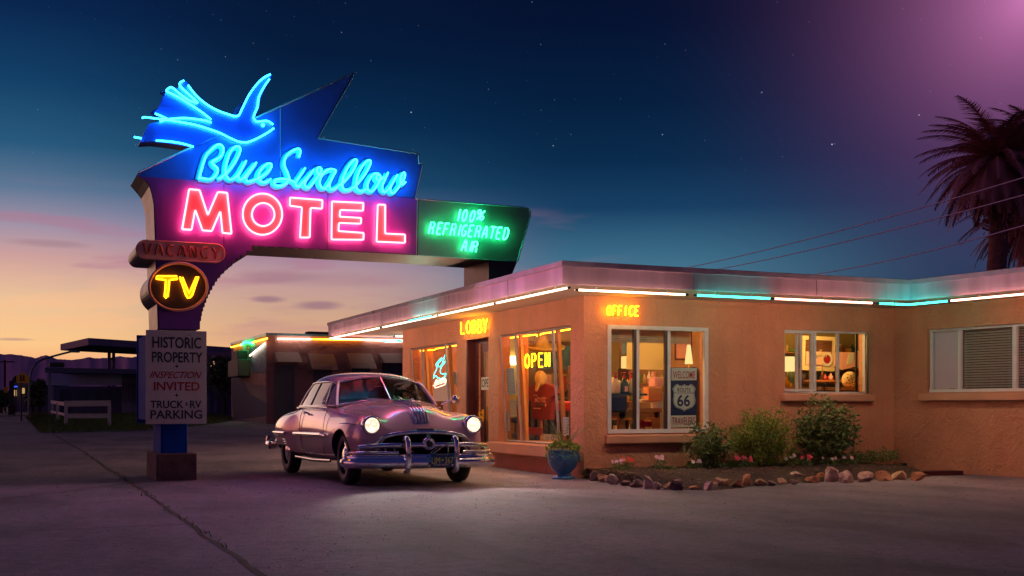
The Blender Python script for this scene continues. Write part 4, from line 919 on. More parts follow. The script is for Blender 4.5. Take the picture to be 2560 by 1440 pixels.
t = thing('diamond_neon', (TX + 1.35, 25.6, TZ), 'small pale blue neon diamond where the eave tubes cross', 'neon light'); s = MB()
c_ = Vector((TX + 1.45, 25.7, TZ - .03)); s.tube([c_ + Vector(v) for v in ((-.3, 0, 0), (0, .4, 0), (.3, 0, 0), (0, -.4, 0))], .012, 'neon_aqua', n=6, closed=True); s.build('glass_tube', t)
# ================================================================ things seen through the windows
def zo(p): return (1440 + p[0] / 4, 740 + p[1] / 4)          # office window zoom
def zp(p): return (1900 + p[0] / 3.879, 760 + p[1] / 3.879)
# --- T-shirt hanging on a wooden T stand, with a cap and a straw sombrero
SX = WX + .75
def fX(px, py, x=SX): return onX(px, py, x)
t = thing('shirt_stand', Vector((SX + .05, fX(1347, 1095).y, .01)), 'wooden stand holding the brick red motel shirt in the lobby window', 'stand')
s = MB(); b = fX(1347, 1096); tp = fX(1349, 935); b.z = .03; s.box((SX + .02, b.y - .03, .03), (SX + .06, b.y + .03, tp.z), 'wood'); s.build('post', t)
s = MB(); s.box((SX - .1, b.y - .2, .012), (SX + .2, b.y + .2, .05), 'wood_dark'); s.build('foot', t)
t = thing('tshirt', fX(1350, 970), 'brick red motel T-shirt hanging in the wide lobby window', 'T-shirt')
sh = [(420, 765), (395, 775), (340, 800), (303, 925), (345, 950), (375, 925), (380, 1130), (480, 1142), (570, 1140), (582, 900), (620, 880), (632, 860), (606, 790), (540, 765), (510, 757), (480, 790), (440, 790)]
s = MB(); P = [onX(*z4(p), SX - .02) for p in sh]; s.prism(P, (.09, 0, 0), 'shirt'); s.build('body', t)
s = MB(); q = lambda p: onX(*z4(p), SX - .026)
textmesh(s, 'MOTEL', q((412, 955)), (0, -1, 0), (0, 0, 1), .11, 'salmon', width=(q((412, 955)).y - q((530, 955)).y), align='LEFT', offset=.02)
s.tube(catmull([q(p) for p in ((400, 885), (425, 880), (440, 900), (470, 920), (500, 905), (535, 915))], 4), .006, 'cream', n=4); s.tube([q((430, 980)), q((505, 985))], .014, 'bluegrey', n=4); s.lathe([(.0, 0), (.03, 0)], 'salmon', 10, Matrix.Translation(q((525, 985))) @ Matrix.Rotation(radians(90), 4, 'Y'), caps=False); s.tube([q((400, 1020)), q((470, 1022))], .01, 'cream', n=4)
s.build('print', t)
t = thing('cap', fX(1350, 945), 'pale peach cap hooked on top of the shirt stand', 'cap')
s = MB(); c_ = onX(*z4((470, 705)), SX - .05); s.ball(c_, .13, 'cloth', 3, (.75, .8, 1.0), .25, 3); s.build('crown', t)
s = MB(); s.prism([onX(*z4(p), SX - .12) for p in ((425, 740), (450, 760), (440, 810), (425, 842), (410, 830), (415, 780))], (.03, 0, 0), 'cloth'); s.build('brim', t)
s = MB(); s.tube([onX(*z4((470, 670)), SX), onX(*z4((480, 590)), SX), onX(*z4((490, 520)), SX + .05)], .008, 'wood_dark', n=5); s.build('hook', t)
t = thing('sombrero', fX(1355, 870, SX + .3), 'wide straw sombrero hanging above the OPEN neon', 'hat')
c_ = onX(*z4((485, 385)), SX + .3); s = MB()
s.lathe([(.0, .24), (.06, .23), (.10, .16), (.13, .03), (.28, -.01), (.40, .03), (.42, .07), (.40, .02), (.28, -.03), (.0, -.02)], 'straw', 24, Matrix.Translation(c_) @ Matrix.Rotation(radians(12), 4, 'X')); s.build('body', t)
s = MB(); s.tube([c_ + Vector((0, .38, .06)), c_ + Vector((0, .2, 0.5)), c_ + Vector((0, 0, 2.58 - c_.z))], .004, 'black', n=4); s.build('string', t)
# dark shirts on a rail behind, table goods
t = thing('clothes_rail', (9.0, 18.6, .01), 'rail of dark folded shirts at the back of the lobby', 'clothes rail')
s = MB(); s.cyl((8.45, 19.3, 1.22), (10.6, 19.3, 1.22), .015, 'chrome_dull', n=8)
for x in (8.45, 10.6): s.cyl((x, 19.3, .02), (x, 19.3, 1.22), .018, 'chrome_dull', n=8)
s.build('rail', t)
rg = random.Random(5)
for i in range(16):
    x = 8.5 + i * .13; s = MB(); mm = rg.choice(['shirt_dark', 'shirt_dark', 'shirt', 'navy_paint'])
    s.prism([(x, 19.1, 1.16), (x, 19.3, 1.2), (x, 19.5, 1.16), (x, 19.52, .45 + rg.uniform(-.05, .1)), (x, 19.08, .45)], (.07, 0, 0), mm); s.build('hung_shirt', t)
for i, (px, py, w, h, mm, lb) in enumerate(((1330, 1078, .28, .14, 'shirt', 'folded red shirt pile low behind the lobby glass'), (1303, 1090, .22, .10, 'bluegrey', 'blue folded cloth low behind the lobby glass'), (1415, 1015, .24, .16, 'red_plastic', 'red cap pile right of the shirt stand'), (1300, 1050, .2, .1, 'navy_paint', 'dark folded cloth left of the shirt stand'))):
    c_ = onX(px, py, WX + .62); s = MB(); s.box((c_.x - .15, c_.y - w / 2, c_.z - h / 2), (c_.x + .15, c_.y + w / 2, c_.z + h / 2), mm, .03); o = s.build('folded_cloth'); tag(o, lb, 'cloth', 'folded goods in the lobby window')
t = thing('display_table', (WX + .62, 17.1, .01), 'low wooden display table under the folded goods in the lobby', 'table')
s = MB(); s.box((WX + .36, 15.9, .42), (WX + .9, 18.3, .47), 'wood'); s.build('table_top', t)
for (x, y) in ((WX + .4, 15.95), (WX + .85, 15.95), (WX + .4, 18.25), (WX + .85, 18.25)): s = MB(); s.box((x - .025, y - .025, .013), (x + .025, y + .025, .42), 'wood'); s.build('leg', t)
t = thing('route_card', onX(1372, 1092, WX + .22), 'tan card with two small road shields at the foot of the lobby window', 'card')
s = MB(); s.prism([onX(*z4(p), WX + .20) for p in ((497, 1290), (655, 1300), (650, 1360), (497, 1352))], (.01, 0, 0), 'cream'); s.build('card', t)
s = MB()
for cx_ in (542, 600):
    c_ = onX(*z4((cx_, 1338)), WX + .197); s.tube([c_ + Vector((0, sin(a_) * .045, cos(a_) * .028)) for a_ in [i * pi / 5 for i in range(11)]], .004, 'ink', n=4)
s.build('print', t)
# papers taped in the window
def paper(name, pts, x, m, label, lines, tf=z4, cat='notice'):
    t = thing(name, onX(*tf(pts[0]), x), label, cat); s = MB(); P = [onX(*tf(p), x) for p in pts]; s.prism(P, (.004, 0, 0), m); s.build('sheet', t)
    s = MB()
    for k in range(lines):
        f_ = (k + 1) / (lines + 1); a_ = P[0].lerp(P[3], f_); b_ = P[1].lerp(P[2], f_); n_ = 2 + (k * 7) % 3
        for j in range(n_):
            u0, u1 = (j + .15) / n_, (j + .8) / n_; s.tube([a_.lerp(b_, u0) + Vector((-.004, 0, 0)), a_.lerp(b_, u1) + Vector((-.004, 0, 0))], .003, 'ink', n=3)
    s.build('print', t)
paper('notice', [(103, 600), (190, 592), (215, 870), (123, 878)], WX + .13, 'paper', 'tall printed notice taped high inside the wide lobby window', 16)
paper('notice', [(140, 925), (210, 925), (216, 1108), (143, 1104)], WX + .15, 'cream', 'cream note taped below the tall printed notice', 5)
paper('notice', [(100, 1062), (135, 1062), (148, 1262), (112, 1262)], WX + .15, 'paper', 'narrow strip of round stickers low in the lobby window', 9)
paper('notice', [(705, 1115), (770, 1112), (770, 1300), (718, 1318)], WX + .15, 'paper', 'white note low in the right pane of the lobby window', 6)
paper('notice', [(487, 488), (540, 488), (538, 620), (500, 600)], WX + .20, 'paper', 'white note in the right pane of the far lobby window', 8, z5)
paper('hanging_tag', [(742, 438), (775, 436), (775, 575), (742, 570)], WX + .185, 'leaf', 'green chain tag hanging behind the lobby door glass', 3, z5, 'tag')
# wall lamp glow at the left pane, lampshade in far window
t = thing('wall_lamp', onX(1284, 910, WX + 1.6), 'glowing wall lamp on the lobby back wall', 'lamp')
c_ = onY(1284, 912, 20.02); s = MB(); s.lathe([(.05, 0), (.12, .16)], 'bulb', 14, Matrix.Translation(c_)); s.build('lamp_shade', t); lamp('wall_lamp_light', c_ + Vector((0, -.12, .1)), (1, .7, .3), 8)
t = thing('table_lamp', onX(1095, 980, WX + .75), 'table lamp with a wide pink shade in the far lobby window', 'lamp')
c_ = onX(1095, 980, WX + .75); s = MB(); s.lathe([(.34, -.20), (.20, .28)], 'peach_shade' if 'peach_shade' in MATS else emat('peach_shade', (1, .42, .26), .55).name, 24, Matrix.Translation(c_)); s.build('lamp_shade', t)
s = MB(); s.lathe([(.0, -.2), (.02, -.2), (.02, -.35), (.09, -.5), (.05, -.7), (.12, -.74), (.0, -.75)], 'yellow', 16, Matrix.Translation(c_)); s.build('base', t)
t = thing('side_table', (c_.x, c_.y, .01), 'dark table carrying the pink shaded lamp', 'table')
zt = c_.z - .755; s = MB(); s.box((c_.x - .35, c_.y - .5, zt - .04), (c_.x + .35, c_.y + .5, zt), 'wood_dark'); s.build('table_top', t)
for (x, y) in ((-.3, -.45), (.3, -.45), (-.3, .45), (.3, .45)): s = MB(); s.box((c_.x + x - .025, c_.y + y - .025, .013), (c_.x + x + .025, c_.y + y + .025, zt - .04), 'wood_dark'); s.build('leg', t)
s = MB(); c2 = onX(1118, 1018, WX + .35); s.box((c2.x - .02, c2.y - .19, c2.z - .10), (c2.x, c2.y + .19, c2.z + .08), 'salmon', .01); o = s.build('number_box'); tag(o, 'salmon lattice fronted box right of the table lamp', 'box')
# --- office window contents -----------------------------------------------------------
yw = WY + TH
def O(px, py, d): return onY(px, py, WY + d)
t = thing('roman_blind', O(1640, 840, .28), 'rolled wooden blind across the top of the office window', 'blind')
a_, b_ = O(1524, 855, .26), O(1724, 852, .26); s = MB()
for k in range(9): s.box((8.12, WY + .245 + .004 * (k % 2), a_.z + k * (2.28 - a_.z) / 9), (b_.x, WY + .26, a_.z + (k + .82) * (2.28 - a_.z) / 9), 'blind')
s.build('slats', t)
s = MB(); P = [O(*zo(p), 1.25) for p in ((512, 460), (890, 460), (888, 738), (505, 732))]; s.prism(P, (0, .01, 0), 'poster'); tag(s.build('poster_sheet'), 'large plain cream sheet hanging in the office window', 'poster')
# WELCOME / ROUTE 66 / TRAVELERS sign
yS = .045
rs = thing('route_sign', O(1710, 1000, yS), 'white and navy WELCOME ROUTE 66 TRAVELERS sign in the office window', 'sign')
F = lambda x, y, d=yS: O(*zo((x, y)), d)
s = MB(); s.prism([F(945, 715), F(1214, 715), F(1203, 1315), F(942, 1318)], (0, .008, 0), 'navy_paint'); pl = s.build('panel', rs)
s = MB(); s.prism([F(957, 720, yS - .003), F(1210, 720, yS - .003), F(1207, 842, yS - .003), F(955, 845, yS - .003)], (0, .0025, 0), 'paper'); s.prism([F(948, 1196, yS - .003), F(1200, 1192, yS - .003), F(1200, 1308, yS - .003), F(946, 1314, yS - .003)], (0, .0025, 0), 'paper')
shield = [(1083, 880), (1065, 893), (1040, 895), (1018, 880), (1008, 882), (985, 900), (964, 928), (975, 960), (976, 1000), (969, 1040), (976, 1080), (1000, 1115), (1040, 1130), (1068, 1142), (1083, 1155), (1098, 1142), (1125, 1130), (1165, 1112), (1190, 1078), (1195, 1040), (1188, 1000), (1186, 960), (1197, 928), (1180, 900), (1155, 882), (1145, 880), (1125, 895), (1100, 893)]
s.prism([F(x, y, yS - .003) for x, y in shield], (0, .0025, 0), 'paper'); cx_, cy_ = 1082, 1015
k1 = [(cx_ + (x - cx_) * .94, cy_ + (y - cy_) * .95) for x, y in shield]; s.tube([F(x, y, yS - .005) for x, y in k1], .0035, 'navy_paint', n=4, closed=True); s.tube([F(976, 970, yS - .005), F(1186, 970, yS - .005)], .004, 'navy_paint', n=4)
s.build('white_field', pl)
def otxt(t_, x0, x1, yb, yt, m, off=.0, d=yS - .007):
    s = MB(); a_, b_, c_ = F(x0, yb, d), F(x1, yb, d), F(x0, yt, d); textmesh(s, t_, a_, (1, 0, 0), (0, 0, 1), (c_.z - a_.z) / .7, m, width=b_.x - a_.x, align='LEFT', offset=off); s.build('lettering', pl)
otxt('WELCOME', 972, 1188, 822, 750, 'red_ink', .005); otxt('TRAVELERS', 960, 1190, 1288, 1212, 'red_ink', .005); otxt('ROUTE', 1014, 1145, 958, 918, 'ink', .005); otxt('66', 1012, 1140, 1100, 990, 'navy_paint', .022)
# soap bottles on a shelf in the office window
sz = O(*zo((400, 975)), .38).z
s = MB(); s.box((8.14, WY + .28, sz - .03), (8.95, WY + .50, sz), 'bluegrey'); s.box((8.16, WY + .28, sz - .28), (8.6, WY + .46, sz - .031), 'navy_paint', .02); tag(s.build('shelf_unit'), 'blue grey counter cabinet holding the three pump bottles', 'cabinet')
for i, (bx, mm, lb) in enumerate(((398, 'cream', 'leftmost orange and cream pump bottle with a red pump'), (482, 'bluegrey', 'blue grey pump bottle with a red pump between two cream ones'), (560, 'cream', 'cream pump bottle half hidden by the window bar'))):
    c_ = O(*zo((bx, 975)), .38); t = thing('pump_bottle', c_, lb, 'bottle', 'pump bottles in the office window')
    s = MB(); s.lathe([(.0, .0), (.068, .0), (.07, .02), (.07, .14), (.05, .19), (.022, .215), (.02, .23)], mm, 16, Matrix.Translation(c_)); s.build('body', t)
    s = MB(); s.cyl(c_ + Vector((0, 0, .231)), c_ + Vector((0, 0, .27)), .026, 'red_plastic', 10); s.cyl(c_ + Vector((0, 0, .271)), c_ + Vector((0, 0, .31)), .008, 'red_plastic', 8); s.tube([c_ + Vector((.02, 0, .315)), c_ + Vector((-.045, 0, .315)), c_ + Vector((-.055, 0, .295))], .010, 'red_plastic', n=6); s.build('pump', t)
    s = MB(); s.add([c_ + Vector((x, -.0712, z)) for x, z in ((-.028, .03), (.028, .03), (.028, .11), (-.028, .11))], [(0, 1, 2, 3)], 'salmon'); s.build('label', t)
# wooden work table
tz = O(*zo((500, 1122)), .55).z
t = thing('work_table', (8.75, WY + .8, .01), 'stout pine table inside the office window', 'table')
s = MB(); s.box((8.12, WY + .52, tz - .06), (9.35, WY + 1.1, tz), 'wood'); s.box((8.14, WY + .54, tz - .15), (9.3, WY + .57, tz - .061), 'wood'); s.build('table_top', t)
for (x, y) in ((O(*zo((450, 1300)), .58).x, WY + .58), (9.28, WY + .58), (8.2, WY + 1.05), (9.28, WY + 1.05)): s = MB(); s.box((x - .05, y - .04, .013), (x + .05, y + .04, tz - .061), 'wood'); s.build('leg', t)
for (px, py, d, sz_, mm, nm, lb, cat) in ((1645, 955, .9, (.24, .2, .15), 'salmon', 'box', 'salmon box on the goods pile in the office window', 'box'), (1632, 985, .75, (.26, .16, .22), 'drape', 'paper_bag', 'orange paper bag on the pine table', 'bag'), (1652, 1030, .8, (.26, .2, .62), 'paper', 'paper_roll_bin', 'pale printed bin at the right of the pine table', 'bin'), (1608, 1060, .9, (.22, .2, .08), 'petal_rose', 'small_box', 'pink box on the floor under the pine table', 'box'), (1612, 1002, .8, (.22, .2, .05), 'cream', 'basket', 'cream tray on the pine table', 'tray'), (1565, 906, 1.5, (.14, .1, .2), 'lit_warm', 'lamp_box', 'small lit amber sign behind the office window bar', 'light')):
    c_ = O(px, py, d); s = MB(); s.box((c_.x - sz_[0] / 2, c_.y - sz_[1] / 2, c_.z - sz_[2] / 2), (c_.x + sz_[0] / 2, c_.y + sz_[1] / 2, c_.z + sz_[2] / 2), mm, .012); o = s.build(nm); tag(o, lb, cat)
t = thing('goods_shelf', (9.6, WY + 2.6, .01), 'tall shelf of souvenirs at the back of the office', 'shelf')
s = MB()
for z_ in (.5, .95, 1.35): s.box((9.0, 19.7, z_), (11.0, 20.1, z_ + .03), 'wood_dark')
for x_ in (9.0, 10.97): s.box((x_, 19.7, .02), (x_ + .03, 20.1, 1.8), 'wood_dark')
s.build('shelf', t)
rg = random.Random(11)
for z_ in (.53, .98, 1.38):
    x_ = 9.08
    while x_ < 10.85:
        w_ = rg.uniform(.06, .16); h_ = rg.uniform(.08, .28); s = MB(); s.box((x_, 19.75, z_ + .001), (x_ + w_, 19.95, z_ + h_), rg.choice(['cream', 'shirt', 'bluegrey', 'leaf', 'salmon', 'yellow', 'navy_paint', 'paper']), .01); s.build('souvenir', t); x_ += w_ + .03
t = thing('framed_picture', (10.9, 20.0, 1.9), 'dark framed picture of a tree on the office back wall', 'picture')
s = MB(); s.box((9.2, 20.06, 1.7), (10.4, 20.115, 2.3), 'wood_dark'); s.build('frame', t); s = MB(); s.box((9.28, 20.05, 1.77), (10.32, 20.059, 2.23), 'mural_c'); s.build('print', t)
t = thing('standing_lamp', O(1722, 900, 2.0), 'slim glowing lamp in the right pane of the office window', 'lamp')
c_ = O(1722, 886, 1.4); s = MB(); s.lathe([(.07, -.16), (.03, .16)], 'lampshade_lit', 16, Matrix.Translation(c_)); s.build('lamp_shade', t); s = MB(); s.cyl((c_.x, c_.y, .013), (c_.x, c_.y, c_.z - .1), .012, 'yellow', 8); s.lathe([(.0, .013), (.12, .013), (.12, .03), (.0, .04)], 'yellow', 16, Matrix.Translation((c_.x, c_.y, 0))); s.build('post', t); lamp('standing_lamp_light', c_ + Vector((0, -.2, 0)), (1, .6, .2), 6)
# --- casement window contents --------------------------------------------------------
def Q(p, d): return onY(*zp(p), WY + d)
t = thing('framed_poster', Q((570, 480), 1.6), 'cream framed vintage motel poster behind the casement window', 'poster')
P = [Q(p, 1.8) for p in ((415, 305), (733, 320), (722, 655), (412, 640))]; s = MB(); s.prism(P, (0, .03, 0), 'cream'); s.build('frame', t)
s = MB(); s.prism([Q(p, 1.79) for p in ((445, 345), (700, 355), (690, 600), (440, 590))], (0, .008, 0), 'wood_dark'); s.prism([Q(p, 1.78) for p in ((448, 460), (690, 465), (685, 598), (445, 588))], (0, .008, 0), 'salmon'); s.lathe([(0, 0), (.13, 0)], 'paper', 20, Matrix.Translation(Q((650, 535), 1.775)) @ Matrix.Rotation(radians(90), 4, 'X'), caps=False); s.lathe([(0, 0), (.08, 0)], 'red_ink', 20, Matrix.Translation(Q((650, 535), 1.77)) @ Matrix.Rotation(radians(90), 4, 'X'), caps=False)
a_ = Q((535, 580), 1.765); b_ = Q((622, 585), 1.765); textmesh(s, 'OTEL', a_, (1, 0, 0), (0, 0, 1), .24, 'cream', width=b_.x - a_.x, align='LEFT', offset=.02)
a_ = Q((545, 515), 1.765); b_ = Q((660, 510), 1.765); textmesh(s, 'allow', a_, (1, 0, 0), (0, 0, 1), .2, 'cream', width=b_.x - a_.x, align='LEFT', offset=.01, shear=.4)
s.build('print', t)
t = thing('bedside_lamp', Q((270, 600), .9), 'small table lamp with a glowing cream shade at the left of the casement window', 'lamp')
c_ = Q((275, 580), .9); s = MB(); s.lathe([(.125, -.13), (.10, .12)], 'lampshade_lit', 20, Matrix.Translation(c_)); s.build('lamp_shade', t); s = MB(); s.lathe([(0, -.1), (.02, -.13), (.03, -.2), (.07, -.3), (.05, -.38), (.0, -.39)], 'yellow', 14, Matrix.Translation(c_)); s.build('base', t); lamp('bedside_lamp_light', c_ + Vector((.0, -.05, .2)), (1, .68, .28), 7)
zs = c_.z - .39
s = MB(); s.box((11.2, WY + .75, zs - .05), (14.5, WY + 1.25, zs), 'wood'); s.box((11.25, WY + .78, .02), (14.45, WY + 1.2, zs - .051), 'wood_dark'); tag(s.build('sideboard'), 'long wooden sideboard behind the casement window', 'sideboard')
s = MB(); c_ = Q((320, 705), .85); s.lathe([(0, .0), (.12, .0), (.12, .02), (0, .02)], 'leaf_dark', 20, Matrix.Translation(c_) @ Matrix.Rotation(radians(80), 4, 'X')); tag(s.build('round_plate'), 'dark green round plate right of the small table lamp', 'plate')
zs2 = Q((640, 735), 1.2).z
s = MB(); s.box((Q((540, 735), 1.2).x, WY + 1.26, zs2 - .03), (Q((960, 735), 1.2).x, WY + 1.5, zs2), 'wood'); tag(s.build('wall_shelf'), 'wooden shelf of bottles under the framed poster', 'shelf')
for i, (x_, h_, r_, mm, lb) in enumerate(((560, .16, .035, 'cream', 'cream onion shaped bottle on the wall shelf'), (590, .2, .025, 'yellow', 'amber narrow bottle on the wall shelf'), (662, .24, .022, 'wood_dark', 'tall dark bottle in the middle of the wall shelf'), (690, .1, .05, 'red_ink', 'squat red jar on the wall shelf'), (745, .12, .04, 'salmon', 'pink jar near the right of the wall shelf'))):
    c_ = Q((x_, 730), 1.2); c_.y = WY + 1.36; c_.z = zs2 + .001; s = MB(); s.lathe([(0, 0), (r_, 0), (r_, h_ * .55), (r_ * .35, h_ * .75), (r_ * .35, h_), (0, h_)], mm, 12, Matrix.Translation(c_)); tag(s.build('glass_bottle'), lb, 'bottle', 'bottles on the wall shelf')
t = thing('fleur_ornament', Q((625, 800), .62), 'black iron fleur de lis ornament on the sideboard', 'ornament')
c_ = Q((625, 795), .7); s = MB()
for dx_, sc__ in ((0, 1), (-.045, .7), (.045, .7)): s.ball(c_ + Vector((dx_ * .6, 0, .02 * sc__)), .03, 'black', 2, (.35, .2, 1.3 * sc__), M=Matrix.Rotation(dx_ * 9, 4, 'Y'))
s.box((c_.x - .06, c_.y - .01, c_.z - .045), (c_.x + .06, c_.y + .01, c_.z - .03), 'black'); s.cyl(c_ + Vector((0, 0, -.16)), c_, .008, 'black', 6); s.box((c_.x - .04, c_.y - .03, zs + .001 - .0), (c_.x + .04, c_.y + .03, zs + .015), 'black'); s.cyl((c_.x, c_.y, zs), (c_.x, c_.y, c_.z), .008, 'black', 6); s.build('body', t)
t = thing('cushion', Q((870, 740), .9), 'spotted cushion at the right of the casement window', 'cushion')
c_ = Q((870, 735), 1.0); s = MB(); s.ball(c_, .17, 'cream', 3, (1, .4, .85)); s.build('body', t); s = MB(); rg = random.Random(2)
for i in range(16):
    a_ = i * 2.4; rr = .035 * sqrt(i); yy = -.068 * sqrt(max(.05, 1 - (rr / .17) ** 2)) - .002
    s.ball(c_ + Vector((rr * cos(a_), yy, rr * sin(a_) * .85)), .014, 'ink', 1, (1, .3, 1))
s.build('spots', t)
s = MB(); P = [Q(p, 1.7) for p in ((725, 465), (960, 470), (955, 600), (790, 640), (725, 600))]; s.prism(P, (0, .02, 0), 'salmon'); s.prism([Q(p, 1.69) for p in ((860, 480), (915, 470), (905, 570), (840, 590))], (0, .008, 0), 'paper'); tag(s.build('tin_plates'), 'patchwork of printed tin plates right of the framed poster', 'poster')

# crowded display shelves behind the casement window and the office window
def shelves(name, x0, x1, y, zs_, label, seed, n_per, hmax=.2, dpt=.22):
    rg = random.Random(seed); t = thing(name, ((x0 + x1) / 2, y, .01), label, 'shelf'); s = MB()
    for z_ in zs_: s.box((x0, y, z_ - .02), (x1, y + dpt, z_), 'wood')
    for x_ in (x0, x1 - .03): s.box((x_, y + .001, .013), (x_ + .03, y + dpt - .001, max(zs_) + hmax + .05), 'wood_dark')
    s.build('shelf', t)
    for z_ in zs_:
        x_ = x0 + .05
        while x_ < x1 - .1:
            w_ = rg.uniform(.035, .10); h_ = rg.uniform(.05, hmax - .02); mm = rg.choice(['cream', 'red_plastic', 'bluegrey', 'leaf_lime', 'salmon', 'yellow', 'navy_paint', 'paper', 'straw', 'drape', 'wood', 'petal_white']); s = MB(); k = rg.random(); c_ = Vector((x_ + w_ / 2, y + dpt * .35, z_ + .001))
            if k < .4: s.lathe([(0, 0), (w_ * .5, 0), (w_ * .52, h_ * .6), (w_ * .2, h_ * .8), (w_ * .18, h_), (0, h_)], mm, 10, Matrix.Translation(c_))
            elif k < .65: s.lathe([(0, 0), (w_ * .3, 0), (w_ * .5, h_), (w_ * .42, h_), (w_ * .25, h_ * .2), (0, h_ * .2)], mm, 10, Matrix.Translation(c_))
            else: s.box((x_, c_.y - .03, z_ + .001), (x_ + w_, c_.y + .05, z_ + h_), mm, .006)
            s.build('souvenir', t); x_ += w_ + rg.uniform(.005, .04)
    return t
shelves('display_shelf', 12.05, 15.6, WY + 2.35, (.95, 1.22, 1.5, 1.78, 2.06), 'crowded souvenir shelves on the back wall behind the casement window', 31, 20, .2)
shelves('display_shelf', 8.55, 10.9, WY + 2.0, (.55, .85, 1.15, 1.45), 'crowded souvenir shelves facing the office window', 32, 20, .24)
for i, (x_, y_, z_, w_, h_, mm, lb) in enumerate(((9.35, WY + 1.4, 2.05, .5, .35, 'mural_c', 'small framed print hanging beside the cream sheet in the office'), (10.6, WY + 1.9, 2.1, .35, .5, 'salmon', 'tall salmon framed print on the office side wall'))):
    t = thing('framed_print', (x_, y_, z_), lb, 'picture'); s = MB(); s.box((x_ - w_ / 2, y_, z_ - h_ / 2), (x_ + w_ / 2, y_ + .02, z_ + h_ / 2), 'wood_dark'); s.build('frame', t); s = MB(); s.box((x_ - w_ / 2 + .03, y_ - .004, z_ - h_ / 2 + .03), (x_ + w_ / 2 - .03, y_ - .001, z_ + h_ / 2 - .03), mm); s.build('print', t)
# ================================================================ the vintage car
WB = 3.08
car = thing('vintage_car', (5.0, 15.28, 0), 'dusty pink vintage hardtop car with chrome bumper and lit headlights', 'car', rz=radians(1.6))
def cb(mb, name, parent=None, **k): return mb.build(name, parent or car, local=True, **k)
ST = [(-.74, [(.62, .42), (.72, .48), (.76, .60), (.74, .74), (.66, .83), (.50, .78), (.38, .745), (.20, .75), (0, .755)]),
      (-.68, [(.72, .38), (.83, .47), (.86, .62), (.85, .80), (.73, .955), (.54, .90), (.41, .86), (.22, .885), (0, .90)]),
      (-.50, [(.78, .36), (.89, .46), (.925, .62), (.915, .84), (.77, 1.015), (.56, .945), (.43, .965), (.25, 1.04), (0, 1.065)]),
      (-.22, [(.81, .35), (.90, .46), (.94, .62), (.93, .86), (.785, 1.035), (.58, .98), (.46, 1.03), (.27, 1.105), (0, 1.13)]),
      (.20, [(.82, .34), (.90, .46), (.95, .64), (.93, .87), (.79, 1.035), (.62, 1.00), (.49, 1.07), (.29, 1.145), (0, 1.165)]),
      (.70, [(.82, .32), (.90, .46), (.95, .65), (.925, .88), (.81, 1.04), (.68, 1.04), (.54, 1.105), (.32, 1.17), (0, 1.19)]),
      (1.15, [(.83, .30), (.90, .46), (.94, .65), (.92, .89), (.84, 1.045), (.745, 1.09), (.60, 1.135), (.35, 1.18), (0, 1.195)]),
      (1.8, [(.83, .29), (.90, .46), (.93, .65), (.915, .89), (.86, 1.04), (.80, 1.10), (.62, 1.115), (.35, 1.12), (0, 1.12)]),
      (2.45, [(.83, .29), (.89, .46), (.925, .65), (.905, .88), (.86, 1.03), (.80, 1.095), (.62, 1.11), (.35, 1.115), (0, 1.115)]),
      (2.72, [(.83, .30), (.90, .46), (.94, .65), (.925, .87), (.87, 1.01), (.78, 1.075), (.62, 1.10), (.35, 1.11), (0, 1.11)]),
      (2.92, [(.86, .32), (.955, .46), (1.0, .66), (.985, .86), (.90, .99), (.76, 1.035), (.61, 1.085), (.35, 1.11), (0, 1.115)]),
      (3.3, [(.87, .34), (.965, .46), (1.01, .66), (.995, .86), (.90, .985), (.76, 1.015), (.60, 1.07), (.35, 1.11), (0, 1.12)]),
      (3.85, [(.86, .36), (.95, .46), (.995, .66), (.975, .83), (.88, .945), (.74, .965), (.58, 1.01), (.34, 1.06), (0, 1.075)]),
      (4.25, [(.82, .38), (.91, .48), (.95, .66), (.925, .79), (.83, .89), (.70, .90), (.55, .93), (.32, .97), (0, .985)]),
      (4.52, [(.74, .42), (.83, .50), (.86, .64), (.84, .74), (.76, .80), (.64, .80), (.50, .82), (.30, .85), (0, .86)]),
      (4.62, [(.66, .48), (.74, .54), (.77, .62), (.75, .68), (.68, .72), (.58, .71), (.46, .72), (.28, .74), (0, .75)])]
def YM(y):
    if y <= .3: return y
    if y < 1.15: return .3 + (y - .3) * .55
    if y < 2.72: return .77 + (y - 1.15) * (2.46 - .77) / (2.72 - 1.15)
    if y < 3.3: return 2.46 + (y - 2.72) * (3.08 - 2.46) / (3.3 - 2.72)
    return 3.08 + (y - 3.3) * .70
ST = [(YM(y), pr) for y, pr in ST]
s = MB(); rows = []
for y, pr in ST:
    r = [(x, y, z) for x, z in pr]; l = [(-x, y, z) for x, z in pr[:-1]][::-1]
    rows.append(l[::-1] + r[::-1][0:0] + [])
    ring = [(-x, y, z) for x, z in pr] + [(x, y, z) for x, z in pr[:-1]][::-1]
    rows[-1] = ring + [(0.45, y, pr[0][1] + .02), (-0.45, y, pr[0][1] + .02)]
n_ = len(rows[0]); vs = [p for r in rows for p in r]; fs = []
for i in range(len(rows) - 1):
    for j in range(n_):
        j2 = (j + 1) % n_; fs.append((i * n_ + j, (i + 1) * n_ + j, (i + 1) * n_ + j2, i * n_ + j2))
s.add(vs, fs, 'car_paint', True)
s.add(rows[0], [tuple(range(n_))], 'car_paint', True); s.add(rows[-1], [tuple(range(n_))[::-1]], 'car_paint', True)
body = cb(s, 'body', merge=True)
bmx = bmesh.new(); bmx.from_mesh(body.data); bmesh.ops.recalc_face_normals(bmx, faces=bmx.faces); bmx.to_mesh(body.data); bmx.free()
body.data.materials.append(MATS['dark'])
md = body.modifiers.new('s', 'SUBSURF'); md.levels = 2; md.render_levels = 2
cuts = []
